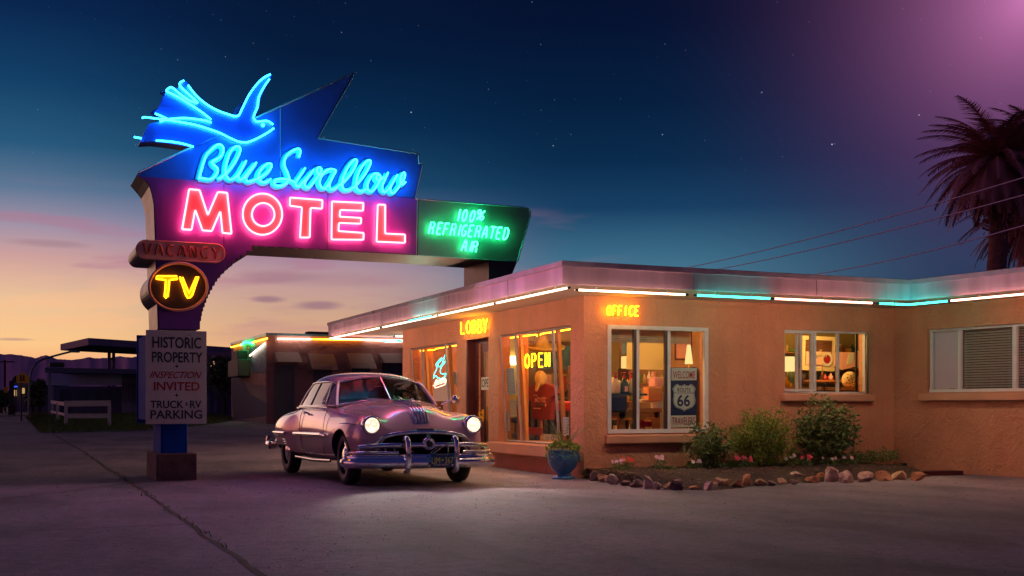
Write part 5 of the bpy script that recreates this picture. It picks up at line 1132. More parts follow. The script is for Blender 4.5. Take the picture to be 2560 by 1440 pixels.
def cutter(mb):
    o = mb.build('cut'); o.data.materials.clear(); o.data.materials.append(MATS['dark']); o.matrix_world = car.matrix_basis.copy(); cuts.append(o)
    b_ = bmesh.new(); b_.from_mesh(o.data); bmesh.ops.remove_doubles(b_, verts=b_.verts, dist=1e-5); bmesh.ops.recalc_face_normals(b_, faces=b_.faces); b_.to_mesh(o.data); b_.free()
    m_ = body.modifiers.new('b', 'BOOLEAN'); m_.operation = 'DIFFERENCE'; m_.object = o; m_.solver = 'EXACT'
    try: m_.material_mode = 'TRANSFER'
    except Exception: pass
for sg in (-1, 1):
    k = MB(); pts = [(sg * .58, .44 * cos(a_) * 1.0, .36 + .43 * sin(a_)) for a_ in [pi * i / 20 for i in range(21)]] + [(sg * .58, -.44, .1), (sg * .58, .44, .1)]
    k.prism([(x, y, z) for x, y, z in pts], (sg * .6, 0, 0), 'dark'); cutter(k)
    k = MB(); pts = [(sg * .56, WB + .40, .2), (sg * .56, WB + .36, .44), (sg * .56, WB + .26, .485), (sg * .56, WB - .26, .485), (sg * .56, WB - .36, .44), (sg * .56, WB - .40, .2)]
    k.prism(pts, (sg * .6, 0, 0), 'dark'); cutter(k)
k = MB(); gp = [(-.60, .50), (-.585, .60), (-.52, .67), (-.40, .705), (-.2, .72), (0, .724), (.2, .72), (.40, .705), (.52, .67), (.585, .60), (.60, .50), (.58, .46), (-.58, .46)]
k.prism([(x, -1.0, z) for x, z in gp], (0, .62, 0), 'dark'); cutter(k)
bpy.context.view_layer.update()
dg = bpy.context.evaluated_depsgraph_get(); nm = bpy.data.meshes.new_from_object(body.evaluated_get(dg)); body.modifiers.clear(); old = body.data; body.data = nm; nm.name = 'body'
for o in cuts: bpy.data.objects.remove(o)
for p in nm.polygons: p.use_smooth = True
try: nm.set_sharp_from_angle(angle=radians(38))
except Exception: pass
# roof / greenhouse
RF = [(1.50, [(.60, 1.435), (.52, 1.485), (.32, 1.52), (0, 1.53)]), (1.62, [(.625, 1.45), (.55, 1.515), (.33, 1.555), (0, 1.567)]), (1.9, [(.65, 1.465), (.575, 1.54), (.34, 1.585), (0, 1.60)]), (2.3, [(.655, 1.47), (.585, 1.55), (.34, 1.60), (0, 1.612)]), (2.7, [(.65, 1.455), (.575, 1.535), (.34, 1.585), (0, 1.597)]),
      (3.0, [(.635, 1.40), (.56, 1.475), (.33, 1.53), (0, 1.545)]), (3.3, [(.62, 1.31), (.54, 1.37), (.32, 1.42), (0, 1.435)]), (3.55, [(.61, 1.20), (.52, 1.24), (.3, 1.28), (0, 1.29)]), (3.75, [(.60, 1.085), (.5, 1.11), (.3, 1.135), (0, 1.14)])]
s = MB(); s.grid([[(-x, y, z) for x, z in pr] + [(x, y, z) for x, z in pr[:-1]][::-1] for y, pr in RF], 'car_paint', flip=True)
# C pillars
for sg in (-1, 1):
    edge = [(.65, 2.72, 1.45), (.635, 3.0, 1.40), (.62, 3.3, 1.31), (.61, 3.55, 1.20), (.60, 3.75, 1.085)]; belt = [(.70, 2.98, 1.30), (.765, 3.16, 1.10), (.77, 3.3, 1.085), (.75, 3.55, 1.06), (.70, 3.78, 1.04)]
    s.grid([[(sg * x, y, z) for x, y, z in edge], [(sg * (a_[0] + b_[0]) / 2 + sg * .01, (a_[1] + b_[1]) / 2, (a_[2] + b_[2]) / 2) for a_, b_ in zip(edge, belt)], [(sg * x, y, z) for x, y, z in belt]], 'car_paint')
    s.tube(catmull([(sg * .745, 1.12, 1.10), (sg * .70, 1.27, 1.25), (sg * .645, 1.42, 1.39), (sg * .61, 1.52, 1.445)], 4), .024, 'car_paint', n=6)
rf = cb(s, 'roof'); sb = rf.modifiers.new('s', 'SUBSURF'); sb.levels = 2; sb.render_levels = 2
# glass
def surf(a, b, n=8):
    rows = []
    for i in range(n + 1):
        t = i / n; rows.append([a(t), b(t)])
    return rows
def wb(t): x = (t * 2 - 1); return Vector((x * .74, 1.0 + .16 * x * x + .0, 1.185 - .085 * x * x))
def wt(t): x = (t * 2 - 1); return Vector((x * .60, 1.47 + .05 * x * x, 1.515 - .085 * x * x))
s = MB(); s.grid(surf(wb, wt, 12), 'windshield_glass'); ws = cb(s, 'windshield')
s = MB()
for fn in (wb, wt): s.tube([fn(i / 14) + Vector((0, -.006, .004)) for i in range(15)], .013, 'chrome', n=6)
for t_ in (0, 1): s.tube([wb(t_), wt(t_)], .013, 'chrome', n=6)
s.tube([wb(.5) + Vector((0, -.012, 0)), wt(.5) + Vector((0, -.012, 0))], .013, 'chrome', n=6); cb(s, 'windshield_trim', ws)
s = MB()
for x0, x1 in ((-.62, -.18), (.18, .62)):
    a_ = wb((x0 / .74 + 1) / 2) + Vector((0, -.05, -.0)); s.tube([wb(.5 + x1 * .2) + Vector((0, -.04, .0)), wb((x0 * .6 / .74 + 1) / 2) + Vector((0, -.012, .05))], .006, 'chrome', n=4)
cb(s, 'wiper', ws)
for sg in (-1, 1):
    P = [(.765, 1.16, 1.105), (.80, 1.55, 1.105), (.80, 2.9, 1.10), (.775, 3.14, 1.10)]; T_ = [(.64, 1.47, 1.41), (.66, 1.7, 1.45), (.665, 2.62, 1.445), (.66, 2.82, 1.40)]
    s = MB(); s.grid([[(sg * x, y, z) for x, y, z in P], [(sg * x, y, z) for x, y, z in T_]], 'car_glass'); gw = cb(s, 'side_window')
    s = MB(); s.tube(catmull([(sg * (x + .004), y, z) for x, y, z in T_ + [(.70, 2.98, 1.30), (.775, 3.16, 1.10)]], 3), .012, 'chrome', n=5)
    s.tube([(sg * (x + .006), y, z) for x, y, z in P], .013, 'chrome', n=5)
    s.tube([(sg * .80, 1.52, 1.11), (sg * .672, 1.62, 1.44)], .009, 'chrome', n=5); s.tube([(sg * .804, 2.35, 1.11), (sg * .675, 2.22, 1.44)], .009, 'chrome', n=5); cb(s, 'window_trim', gw)
s = MB(); s.grid([[(-.54, 2.98, 1.50), (.54, 2.98, 1.50)], [(-.56, 3.4, 1.34), (.56, 3.4, 1.34)], [(-.5, 3.72, 1.15), (.5, 3.72, 1.15)]], 'car_glass'); cb(s, 'rear_window')
# beltline chrome, side spear
for sg in (-1, 1):
    s = MB(); s.tube([(sg * .865, 1.22, 1.075), (sg * .862, 1.8, 1.085), (sg * .86, 2.45, 1.078), (sg * .84, 2.9, 1.08), (sg * .80, 3.3, 1.07)], .011, 'chrome', n=5); cb(s, 'belt_trim')
    s = MB(); s.tube([(sg * .962, .70, .69), (sg * .968, 1.2, .685), (sg * .948, 1.8, .68), (sg * .942, 2.42, .675)], 1, 'chrome', n=8, flat=((1, 0, 0), .03, .016))
    s.tube([(sg * 1.008, YM(2.98), .675), (sg * 1.020, YM(3.3), .675), (sg * 1.005, YM(3.85), .67), (sg * .95, YM(4.3), .665)], 1, 'chrome', n=8, flat=((1, 0, 0), .026, .014))
    s.tube([(sg * .962, .58, .675), (sg * .97, .8, .69)], 1, 'chrome', n=8, flat=((1, 0, 0), .04, .02)); cb(s, 'side_spear')
    s = MB(); s.tube([(sg * .87, 2.28, 1.0), (sg * .93, 2.27, 1.005), (sg * .935, 2.16, 1.0), (sg * .90, 2.1, .99)], .013, 'chrome', n=6); s.ball((sg * .91, 2.29, 1.0), .024, 'chrome', 1); cb(s, 'door_handle')
    s = MB(); s.tube(catmull([(sg * .872, 1.16, 1.04), (sg * .925, 1.14, .93), (sg * .955, 1.12, .72), (sg * .955, 1.10, .5), (sg * .92, 1.10, .40)], 4), .0045, 'dark', n=4)
    s.tube(catmull([(sg * .868, 2.5, 1.035), (sg * .915, 2.5, .93), (sg * .932, 2.47, .7), (sg * .912, 2.40, .48), (sg * .88, 2.3, .36)], 4), .0045, 'dark', n=4); s.tube([(sg * .92, 1.12, .385), (sg * .885, 2.3, .345)], .004, 'dark', n=4); cb(s, 'door_gap')
    s = MB()
    for k in range(5): s.tube([(sg * (1.0 - .012 * k), YM(2.93) + .01 * k, .58 - .035 * k), (sg * (1.005 - .012 * k), YM(3.06) - .02 * k, .58 - .035 * k)], .009, 'chrome', n=5)
    cb(s, 'stone_guard')
    s = MB(); s.tube([(sg * .90, .55, .335), (sg * .90, 1.5, .31), (sg * .90, 2.45, .32)], 1, 'chrome_dull', n=6, flat=((1, 0, 0), .024, .012)); cb(s, 'sill_trim')
    # headlights
    c_ = Vector((sg * .715, -.70, .845)); Mh = Matrix.Translation(c_) @ Matrix.Rotation(radians(90), 4, 'X')
    s = MB(); s.lathe([(.118, -.08), (.130, .0), (.124, .045), (.100, .058), (.094, .04)], 'chrome', 28, Mh); hl = cb(s, 'headlight')
    s = MB(); s.lathe([(.096, .04), (.075, .064), (.04, .078), (0, .083)], 'headlight', 24, Mh); cb(s, 'lens', hl)
    s = MB(); s.tube([(sg * .74, -.60, .975), (sg * .80, -.35, .985), (sg * .86, -.1, .93)], .0, 'chrome', n=3) if False else None
    s.tube([(sg * .865, -.56, .845), (sg * .925, -.30, .865), (sg * .945, -.02, .86)], [.004, .009, .004], 'chrome', n=5); cb(s, 'headlight_spear')
    s = MB(); s.lathe([(.0, -.01), (.055, 0), (.045, .03), (0, .04)], 'red_lens', 14, Matrix.Translation((sg * .80, YM(4.56), .70)) @ Matrix.Rotation(radians(-90), 4, 'X')); cb(s, 'tail_light')
for sg in (-1, 1):
    s = MB(); s.tube(catmull([(sg * .60, .74, 1.112), (sg * .615, .45, 1.045), (sg * .60, .2, 1.012), (sg * .565, -.22, .99), (sg * .545, -.45, .955), (sg * .535, -.60, .91), (sg * .51, -.70, .80)], 4), .0045, 'dark', n=4); cb(s, 'hood_gap')
# hood streaks, ornament, nose badge
def hz(y):
    T_ = [(-.745, .76), (-.70, .87), (-.60, .99), (-.50, 1.055), (-.35, 1.10), (-.22, 1.13), (.0, 1.15), (.2, 1.165), (.5, 1.18)]
    for i in range(len(T_) - 1):
        if T_[i][0] <= y <= T_[i + 1][0]: f_ = (y - T_[i][0]) / (T_[i + 1][0] - T_[i][0]); return T_[i][1] * (1 - f_) + T_[i + 1][1] * f_
    return T_[-1][1]
s = MB()
for k in range(-2, 3):
    x = k * .045; dg_ = 0
    s.tube([(x, y, hz(y) + .004 - x * x * .5) for y in (-.70, -.66, -.6, -.52, -.42, -.3, -.15, 0, .2)], 1, 'chrome', n=8, flat=((0, -.6, .8), .013, .016))
cb(s, 'hood_streaks')
s = MB(); s.tube(catmull([(0, -.40, 1.12), (0, -.30, 1.165), (0, -.1, 1.175), (0, .15, 1.18)], 4), [.006, .012, .018, .02, .018, .016, .014, .012, .010, .008, .006, .004, .003], 'chrome', n=8); s.ball((0, -.28, 1.17), .03, 'chrome', 2, (.8, 1.8, 1)); s.add([(0, -.30, 1.17), (-.10, .02, 1.20), (0, -.10, 1.175), (.10, .02, 1.20), (0, -.3, 1.18)], [(0, 1, 2), (0, 2, 3)], 'chrome'); cb(s, 'hood_ornament')
s = MB(); s.prism([(x, -.80, z) for x, z in rnd([(-.15, .735), (-.115, .80), (.115, .80), (.15, .735), (.21, .73), (-.21, .73)], .02)], (0, .09, 0), 'chrome'); s.prism([(x, -.804, z) for x, z in rnd([(-.10, .745), (-.09, .785), (.09, .785), (.10, .745)], .01)], (0, .005, 0), 'dark'); cb(s, 'nose_badge')
# grille: chrome arch, teeth, medallion
s = MB(); s.tube(catmull([(-.66, -.70, .49), (-.645, -.72, .60), (-.57, -.755, .68), (-.42, -.785, .725), (-.2, -.80, .745), (0, -.805, .75), (.2, -.80, .745), (.42, -.785, .725), (.57, -.755, .68), (.645, -.72, .60), (.66, -.70, .49)], 5), 1, 'chrome', n=8, flat=((0, 1, 0), .030, .024)); gr = cb(s, 'grille')
s = MB()
for x in (-.50, -.38, .38, .50): s.box((x - .012, -.66, .47), (x + .012, -.63, .60), 'chrome', .004)
s.box((-.62, -.70, .575), (.62, -.66, .60), 'chrome', .008); s.box((-.60, -.48, .40), (.60, -.44, .72), 'dark')
for sg in (-1, 1): s.tube([(sg * .30, -.69, .57), (sg * .12, -.70, .44)], .012, 'chrome', n=5); s.tube([(sg * .24, -.69, .57), (sg * .07, -.70, .44)], .008, 'chrome', n=5)
cb(s, 'grille_bars', gr)
s = MB(); s.tube(catmull([(-.90, -.74, .555), (-.70, -.86, .578), (-.40, -.90, .585), (0, -.92, .585), (.40, -.90, .585), (.70, -.86, .578), (.90, -.74, .555)], 5), 1, 'chrome', n=8, flat=((0, 1, 0), .035, .028)); cb(s, 'grille_wing_bar', gr)
s = MB(); Mm = Matrix.Translation((0, -.90, .60)) @ Matrix.Rotation(radians(90), 4, 'X'); s.lathe([(.0, .05), (.05, .048), (.055, .035), (.06, .05), (.078, .05), (.085, .0), (.085, -.03)], 'chrome', 24, Mm); s.lathe([(0, .055), (.045, .052)], 'dark', 18, Mm); s.box((-.025, -.93, .68), (.025, -.89, .715), 'chrome', .01); cb(s, 'medallion', gr)
# front bumper
bp_ = [(-1.0, -.50, 0), (-.985, -.66, 0), (-.90, -.82, 0), (-.72, -.92, 0), (-.45, -.975, 0), (0, -.995, 0), (.45, -.975, 0), (.72, -.92, 0), (.90, -.82, 0), (.985, -.66, 0), (1.0, -.50, 0)]
bp2 = catmull(bp_, 5)
prof = [(o_, .285 + (z_ - .335) * .93) for o_, z_ in [(.0, .535), (.025, .53), (.04, .50), (.035, .475), (.062, .46), (.078, .42), (.07, .375), (.045, .35), (.0, .335)]]
s = MB(); rows = []
for i, p in enumerate(bp2):
    t_ = (bp2[min(i + 1, len(bp2) - 1)] - bp2[max(i - 1, 0)]).normalized(); n__ = Vector((t_.y, -t_.x, 0)); rows.append([(p.x + n__.x * o_, p.y + n__.y * o_, z_) for o_, z_ in prof])
s.grid(rows, 'chrome'); bmp = cb(s, 'front_bumper')
sol = bmp.modifiers.new('s', 'SOLIDIFY'); sol.thickness = .01
for x0, x1, dz in ((-1.0, -.42, 0), (.42, 1.0, 0)):
    s = MB(); seg = [p for p in bp2 if x0 - .001 <= p.x <= x1 + .001]; s.tube([Vector((p.x * .985, p.y - .02, .495)) for p in seg], 1, 'chrome', n=8, flat=((0, 0, 1), .035, .020)); cb(s, 'bumper_rail', bmp)
for sg in (-1, 1):
    s = MB(); s.tube(catmull([(sg * .335, -.98, .24), (sg * .335, -1.06, .27), (sg * .335, -1.085, .42), (sg * .335, -1.08, .56), (sg * .335, -1.05, .655), (sg * .335, -.99, .685), (sg * .335, -.94, .66)], 4), 1, 'chrome', n=10, flat=((1, 0, 0), .028, .036)); cb(s, 'bumper_guard', bmp)
    s = MB(); s.ball((sg * .82, -.955, .355), .014, 'chrome_dull', 1); s.ball((sg * .26, -1.068, .355), .014, 'chrome_dull', 1); s.ball((sg * .45, -1.05, .355), .014, 'chrome_dull', 1); cb(s, 'bolt', bmp)
# plate
s = MB(); s.box((-.045, -1.112, .36), (.285, -1.104, .535), 'plate', .004); pt = cb(s, 'license_plate'); pt.location.z = -.055
s = MB(); textmesh(s, 'LJM', (-.03, -1.1135, .405), (1, 0, 0), (0, 0, 1), .118, 'plate_ink', width=.115, align='LEFT', offset=-.0); textmesh(s, '367', (.155, -1.1135, .405), (1, 0, 0), (0, 0, 1), .118, 'plate_ink', width=.115, align='LEFT')
c_ = Vector((.12, -1.1135, .45)); s.add([c_ + Vector((r_ * cos(a_), 0, r_ * sin(a_))) for i in range(16) for a_ in [i * pi / 8] for r_ in [.024 if i % 4 == 0 else .009]], [tuple(range(16))], 'plate_ink')
textmesh(s, 'NEW MEXICO', (.12, -1.1135, .378), (1, 0, 0), (0, 0, 1), .028, 'paper', width=.17); textmesh(s, 'CENTENNIAL 1912-2012', (.12, -1.1135, .518), (1, 0, 0), (0, 0, 1), .012, 'plate_ink', width=.17)
s.box((.245, -1.114, .368), (.275, -1.1125, .392), 'paper'); cb(s, 'lettering', pt)
# rear bumper
s = MB(); rp_ = catmull([(x_, YM(y_), z_) for x_, y_, z_ in [(-1.0, 4.2, .46), (-1.0, 4.5, .46), (-.9, 4.72, .46), (-.5, 4.82, .46), (0, 4.84, .46), (.5, 4.82, .46), (.9, 4.72, .46), (1.0, 4.5, .46), (1.0, 4.2, .46)]], 4)
s.tube(rp_, 1, 'chrome', n=8, flat=((0, 0, 1), .03, .07)); rb_ = cb(s, 'rear_bumper')
for sg in (-1, 1): s = MB(); s.tube([(sg * .93, YM(4.72), .42), (sg * .95, YM(4.76), .5), (sg * .93, YM(4.72), .60)], .04, 'chrome', n=8); cb(s, 'bumper_guard', rb_)
# spot mirror
s = MB(); s.tube([(.83, 1.12, 1.12), (.90, 1.06, 1.16), (.97, 1.02, 1.18)], .012, 'chrome', n=6); s.ball((1.0, 1.0, 1.19), .07, 'chrome', 2, (1, .7, 1)); cb(s, 'spot_mirror')
s = MB(); s.tube([(-.86, 1.25, 1.10), (-.90, 1.22, 1.14)], .01, 'chrome', n=6) ; s.ball((-.91, 1.2, 1.15), .03, 'chrome', 1, (1, .5, .8)); cb(s, 'side_mirror')
# wheels
for (x, y) in ((-.79, 0), (.79, 0), (-.80, WB), (.80, WB)):
    sg = -1 if x < 0 else 1; w = bpy.data.objects.new('wheel', None); COL.objects.link(w); w.parent = car; w.location = (x, y, .355); w.empty_display_size = .1
    if y == 0: w.rotation_euler = (0, 0, radians(-2))
    Mw = Matrix.Rotation(radians(90 * sg), 4, 'Y')
    s = MB(); s.lathe([(.215, -.06), (.24, -.085), (.30, -.095), (.342, -.078), (.355, -.04), (.355, .04), (.342, .078), (.30, .095), (.24, .085), (.215, .06)], 'rubber', 36, Mw, caps=False); s.build('tyre', w, local=True)
    s = MB(); s.lathe([(.222, .083), (.232, .0885), (.285, .0955), (.292, .094)], 'whitewall', 36, Mw, caps=False); s.build('whitewall', w, local=True)
    s = MB(); s.lathe([(.222, .06), (.215, .075), (.17, .055), (.14, .075), (.10, .085), (.05, .095), (0, .098)], 'chrome', 28, Mw, caps=False); s.lathe([(0, -.04), (.215, -.04)], 'dark', 20, Mw, caps=False); s.build('hub_cap', w, local=True)
# move the cabin, doors and trims to the cowl
s = MB(); s.box((-.62, 1.95, .72), (.62, 2.12, 1.22), 'seat', .05); s.box((-.62, 1.5, .68), (.62, 1.95, .82), 'seat', .04); cb(s, 'seat')
s = MB(); s.box((-.60, 2.85, .72), (.60, 3.0, 1.20), 'seat', .05); cb(s, 'seat')
s = MB(); s.tube([(.36 + .19 * cos(a_), 1.42 + .07 * sin(a_), 1.16 + .17 * sin(a_)) for a_ in [i * pi / 12 for i in range(24)]], .012, 'black', n=6, closed=True); s.tube([(.36, 1.42, 1.16), (.36, 1.2, 1.02)], .015, 'black', n=6); s.tube([(.19, 1.42, 1.16), (.53, 1.42, 1.16)], .01, 'chrome_dull', n=5); cb(s, 'steering_wheel')
s = MB(); s.box((-.08, 1.52, 1.38), (.08, 1.54, 1.43), 'chrome_dull', .01); cb(s, 'rear_view_mirror')
def squeeze(o):
    for v in o.data.vertices:
        if v.co.y > 2.3: v.co.y = 2.3 + (v.co.y - 2.3) * .84
    for c in o.children: squeeze(c)
for o in list(car.children):
    k = o.name.split('.')[0]
    if k in ('roof', 'side_window', 'rear_window', 'belt_trim'): squeeze(o)
    if k in ('roof', 'windshield', 'side_window', 'rear_window', 'seat', 'steering_wheel', 'rear_view_mirror', 'door_handle', 'door_gap', 'spot_mirror', 'side_mirror', 'belt_trim'): o.location.y -= .40
# real beams of the headlights
for sg in (-1, 1):
    d = bpy.data.lights.new('headlight_beam', 'SPOT'); o = bpy.data.objects.new('headlight_beam', d); COL.objects.link(o); o.parent = car
    o.location = (sg * .715, -.83, .845); d.energy = 150; d.color = (1, .88, .74); d.spot_size = radians(75); d.spot_blend = .9; d.shadow_soft_size = .08
    v_ = Vector((0, -1, -.30)); o.rotation_euler = v_.to_track_quat('-Z', 'Y').to_euler()

for o in car.children:
    if not o.name.startswith('wheel'): o.location.z -= .035
# ================================================================ urn, bed, shrubs, rocks, palm, wires
c_ = onG(1408, 1197)
urn = thing('planter_urn', c_, 'glossy blue glazed urn planter at the corner of the building', 'planter')
s = MB(); s.lathe([(0, 0), (.17, 0), (.175, .025), (.12, .05), (.09, .075), (.12, .10), (.19, .17), (.225, .26), (.235, .34), (.215, .39), (.225, .405), (.235, .42), (.21, .425), (.19, .40), (0, .38)], 'urn', 40, Matrix.Translation(c_)); s.build('pot', urn)
s = MB(); 
for a_ in (-2.2, -.3): 
    q = c_ + Vector((.235 * cos(a_), .235 * sin(a_), .30)); s.tube([q + Vector((-sin(a_) * .04 * cos(b_), cos(a_) * .04 * cos(b_), .05 * sin(b_) )) + Vector((cos(a_), sin(a_), 0)) * .008 for b_ in [i * pi / 6 for i in range(12)]], .012, 'urn', n=6, closed=True)
s.build('ring_handle', urn)
def leafy(mb, pts, size, m, rg, asp=.45, droop=0.0):
    for p in pts:
        d = Vector((rg.gauss(0, 1), rg.gauss(0, 1), rg.gauss(.2, .8))); d.normalize(); n_ = d.cross(Vector((rg.gauss(0, 1), rg.gauss(0, 1), rg.gauss(0, 1)))).normalized(); L_ = size * rg.uniform(.6, 1.25); w_ = n_ * L_ * asp * .5
        up_ = d.cross(n_) * L_ * .08
        mb.add([p, p + d * L_ * .45 + w_ + up_, p + d * L_, p + d * L_ * .45 - w_ + up_], [(0, 1, 2, 3)], m)
rg = random.Random(21)
s = MB(); pts = []
for i in range(1500):
    a_ = rg.uniform(0, 2 * pi); r_ = .25 * sqrt(rg.random()); z_ = .42 + .11 * (1 - (r_ / .27) ** 2) + rg.gauss(0, .02)
    if r_ > .19 and rg.random() < .5: r_ += .03; z_ -= rg.uniform(.0, .16)
    pts.append(c_ + Vector((r_ * cos(a_), r_ * sin(a_), z_)))
leafy(s, pts, .032, 'leaf_lime', rg, .8); o = s.build('foliage', urn)
s = MB()
for i in range(30):
    a_ = rg.uniform(0, 2 * pi); l_ = rg.uniform(.25, .5); sp = rg.uniform(.15, .75); b_ = c_ + Vector((rg.gauss(0, .03), rg.gauss(0, .03), .45)); P = []
    for k in range(6):
        t_ = k / 5; P.append(b_ + Vector((cos(a_) * sp * l_ * t_ * (1 + .4 * t_), sin(a_) * sp * l_ * t_ * (1 + .4 * t_), l_ * (t_ - .35 * sp * t_ * t_))))
    s.tube(P, [.005, .005, .0045, .004, .003, .001], 'blade', n=3)
s.build('grass_spikes', urn)
# --- bed of soil
edge = [(1466, 1199), (1500, 1204), (1545, 1208), (1600, 1214), (1665, 1221), (1730, 1225), (1790, 1225), (1850, 1220), (1910, 1213), (1980, 1209), (2050, 1205), (2120, 1202), (2190, 1199), (2260, 1196), (2330, 1192)]
E = [onG(*p) for p in edge]; s = MB(); rows = []
for i, p in enumerate(catmull(E, 4)):
    q = Vector((min(max(p.x + .05, WX + .02), 13.4), WY - .002, 0)); row = []
    for k in range(9):
        t_ = k / 8; v = p.lerp(q, t_); v.z = .14 * (1 - (1 - min(1, t_ * 2.2)) ** 2) * (.35 + .65 * min(1, i / 14)) + .025 * mnoise.noise(v * 5) + .004; row.append(tuple(v))
    rows.append(row)
s.grid(rows, 'soil'); s.build('soil_bed', kind='structure')
s = MB(); rg = random.Random(4); bedc = []
for i in range(2600):
    k = rg.randrange(len(rows)); j = rg.randrange(8); v = Vector(rows[k][j]).lerp(Vector(rows[k][j + 1]), rg.random()) + Vector((rg.gauss(0, .03), rg.gauss(0, .03) - (.05 if j == 0 else 0), .006)); v.y = min(v.y, WY - .01)
    a_ = rg.uniform(0, pi); d = Vector((cos(a_), sin(a_), rg.uniform(-.3, .3))) * rg.uniform(.012, .034); w_ = Vector((-sin(a_), cos(a_), 0)) * .008
    s.add([v - d - w_, v + d - w_, v + d + w_, v - d + w_], [(0, 1, 2, 3)], rg.choice(['wood_dark', 'soil', 'twig', 'wood_dark']))
tag(s.build('bark_mulch'), 'dark red brown bark chips spread over the flower bed', 'mulch', kind='stuff')
# --- border stones: px, py(bottom), width px, height px, tone
mat('stone_a', srgb(222, 190, 172), .85, col2=srgb(140, 104, 98), vscale=6, bump=.8, bscale=14); mat('stone_b', srgb(206, 150, 104), .85, col2=srgb(140, 90, 64), vscale=6, bump=.8, bscale=14); mat('stone_c', srgb(150, 116, 108), .85, col2=srgb(86, 64, 70), vscale=7, bump=.8, bscale=14); mat('stone_d', srgb(222, 184, 140), .85, col2=srgb(150, 110, 84), vscale=6, bump=.8, bscale=14)
rocks = [(1496, 1203, 30, 22, 'stone_c', 'dark brown rounded'), (1514, 1206, 30, 22, 'stone_d', 'pale slanting'), (1541, 1212, 36, 22, 'stone_a', 'pale square faced'), (1570, 1215, 26, 17, 'stone_c', 'small dark angular'), (1598, 1219, 40, 21, 'stone_c', 'broad brown'), (1626, 1222, 32, 34, 'stone_a', 'tall pointed grey white'), (1648, 1224, 28, 16, 'stone_a', 'low pale grey'), (1677, 1224, 36, 14, 'stone_d', 'flat tan'), (1704, 1226, 38, 26, 'stone_c', 'slanting dark'), (1744, 1225, 30, 9, 'stone_b', 'thin flat rust'),
         (1778, 1226, 32, 24, 'stone_a', 'mauve angular'), (1808, 1221, 52, 28, 'stone_d', 'large long tan'), (1853, 1220, 36, 20, 'stone_b', 'rust rounded'), (1873, 1216, 36, 26, 'stone_b', 'domed brown'), (1905, 1215, 32, 20, 'stone_d', 'sharp tipped tan'), (1937, 1215, 34, 13, 'stone_c', 'low dark'), (1962, 1211, 30, 16, 'stone_d', 'small golden'), (1991, 1212, 26, 14, 'stone_c', 'small grey purple'), (2001, 1203, 36, 20, 'stone_a', 'round pale'), (2038, 1207, 38, 15, 'stone_b', 'low rust brown'), (2058, 1202, 28, 16, 'stone_b', 'small rust'), (2085, 1205, 40, 30, 'stone_a', 'creamy split'), (2127, 1208, 42, 27, 'stone_a', 'big squarish pink'), (2173, 1205, 52, 22, 'stone_a', 'broad mauve'), (2218, 1203, 44, 28, 'stone_b', 'lumpy golden brown'), (2262, 1200, 50, 24, 'stone_d', 'flat upright sandstone'), (2302, 1202, 40, 18, 'stone_b', 'dark rust flat')]
wh = ['left of the red and white flowers', 'just left of the bed corner', 'at the bed corner under the first flowers', 'below the red flowers', 'in front of the office window', 'in front of the pale flower clump', 'beside the tall pointed one', 'under the office window sill', 'in front of the small bush', 'at the front point of the bed', 'at the front point of the bed', 'in front of the lime bush', 'below the red blooms', 'below the lime bush', 'below the white blooms', 'between tan and golden stones', 'below the white blooms', 'before the big bush', 'before the big bush', 'before the big bush', 'before the big bush', 'under the big bush', 'right of the big bush', 'beside the ground ivy', 'beside the ground ivy', 'before the black drain mat', 'at the right end of the bed edge']
for i, (px, py, w, h, mm, lb) in enumerate(rocks):
    b_ = onG(px, py); sc = (b_ - CAMP).dot(FW) / FPX; ww, hh = w * sc / 2, h * sc
    bm = bmesh.new(); bmesh.ops.create_icosphere(bm, subdivisions=3, radius=1); rgk = random.Random(i * 7 + 1)
    planes = [(Vector((rgk.gauss(0, 1), rgk.gauss(0, 1), rgk.gauss(0, .8))).normalized(), rgk.uniform(.38, .74)) for _ in range(12)]
    for v in bm.verts:
        d = v.co.normalized()
        for n_, q in planes:
            k = v.co.dot(n_)
            if k > q: v.co -= n_ * (k - q)
        v.co += d * (.14 * mnoise.noise(d * 3 + Vector((i, 0, 0))) + .05 * mnoise.noise(d * 7 + Vector((i, 0, 0))))
        v.co = Vector((v.co.x * ww * 1.3, v.co.y * ww * .95, v.co.z * hh * .82))
    s = MB(); s.bm(bm, mm, Matrix.Translation(b_ + Vector((0, ww * .7, hh * .42))), False); o = s.build('border_stone')
    tag(o, f'{lb} border stone {wh[i]}', 'stone', 'stones edging the flower bed')
s = MB(); a_, b_ = onG(2312, 1190), onG(2408, 1188); s.obox(a_ + Vector((0, 0, 0)), b_ - a_, (0, .2, 0), (0, 0, .07), 'maroon'); tag(s.build('brick_kerb'), 'low red painted kerb at the right end of the flower bed', 'kerb')
s = MB(); P = [onY(x, y, WY - .22) for x, y in ((2238, 1172), (2250, 1158), (2285, 1157), (2325, 1163), (2348, 1171), (2350, 1176), (2300, 1179), (2245, 1178))]; s.prism([Vector((p.x, WY - .5 + .22 * (p.z > .1), max(.02, p.z * .6))) if False else p for p in P], (0, -.05, 0), 'black'); P2 = [p + Vector((0, .0, 0)) for p in P]; tag(s.build('drain_mat'), 'flat black rubber drain mat lying against the corner walls', 'mat')
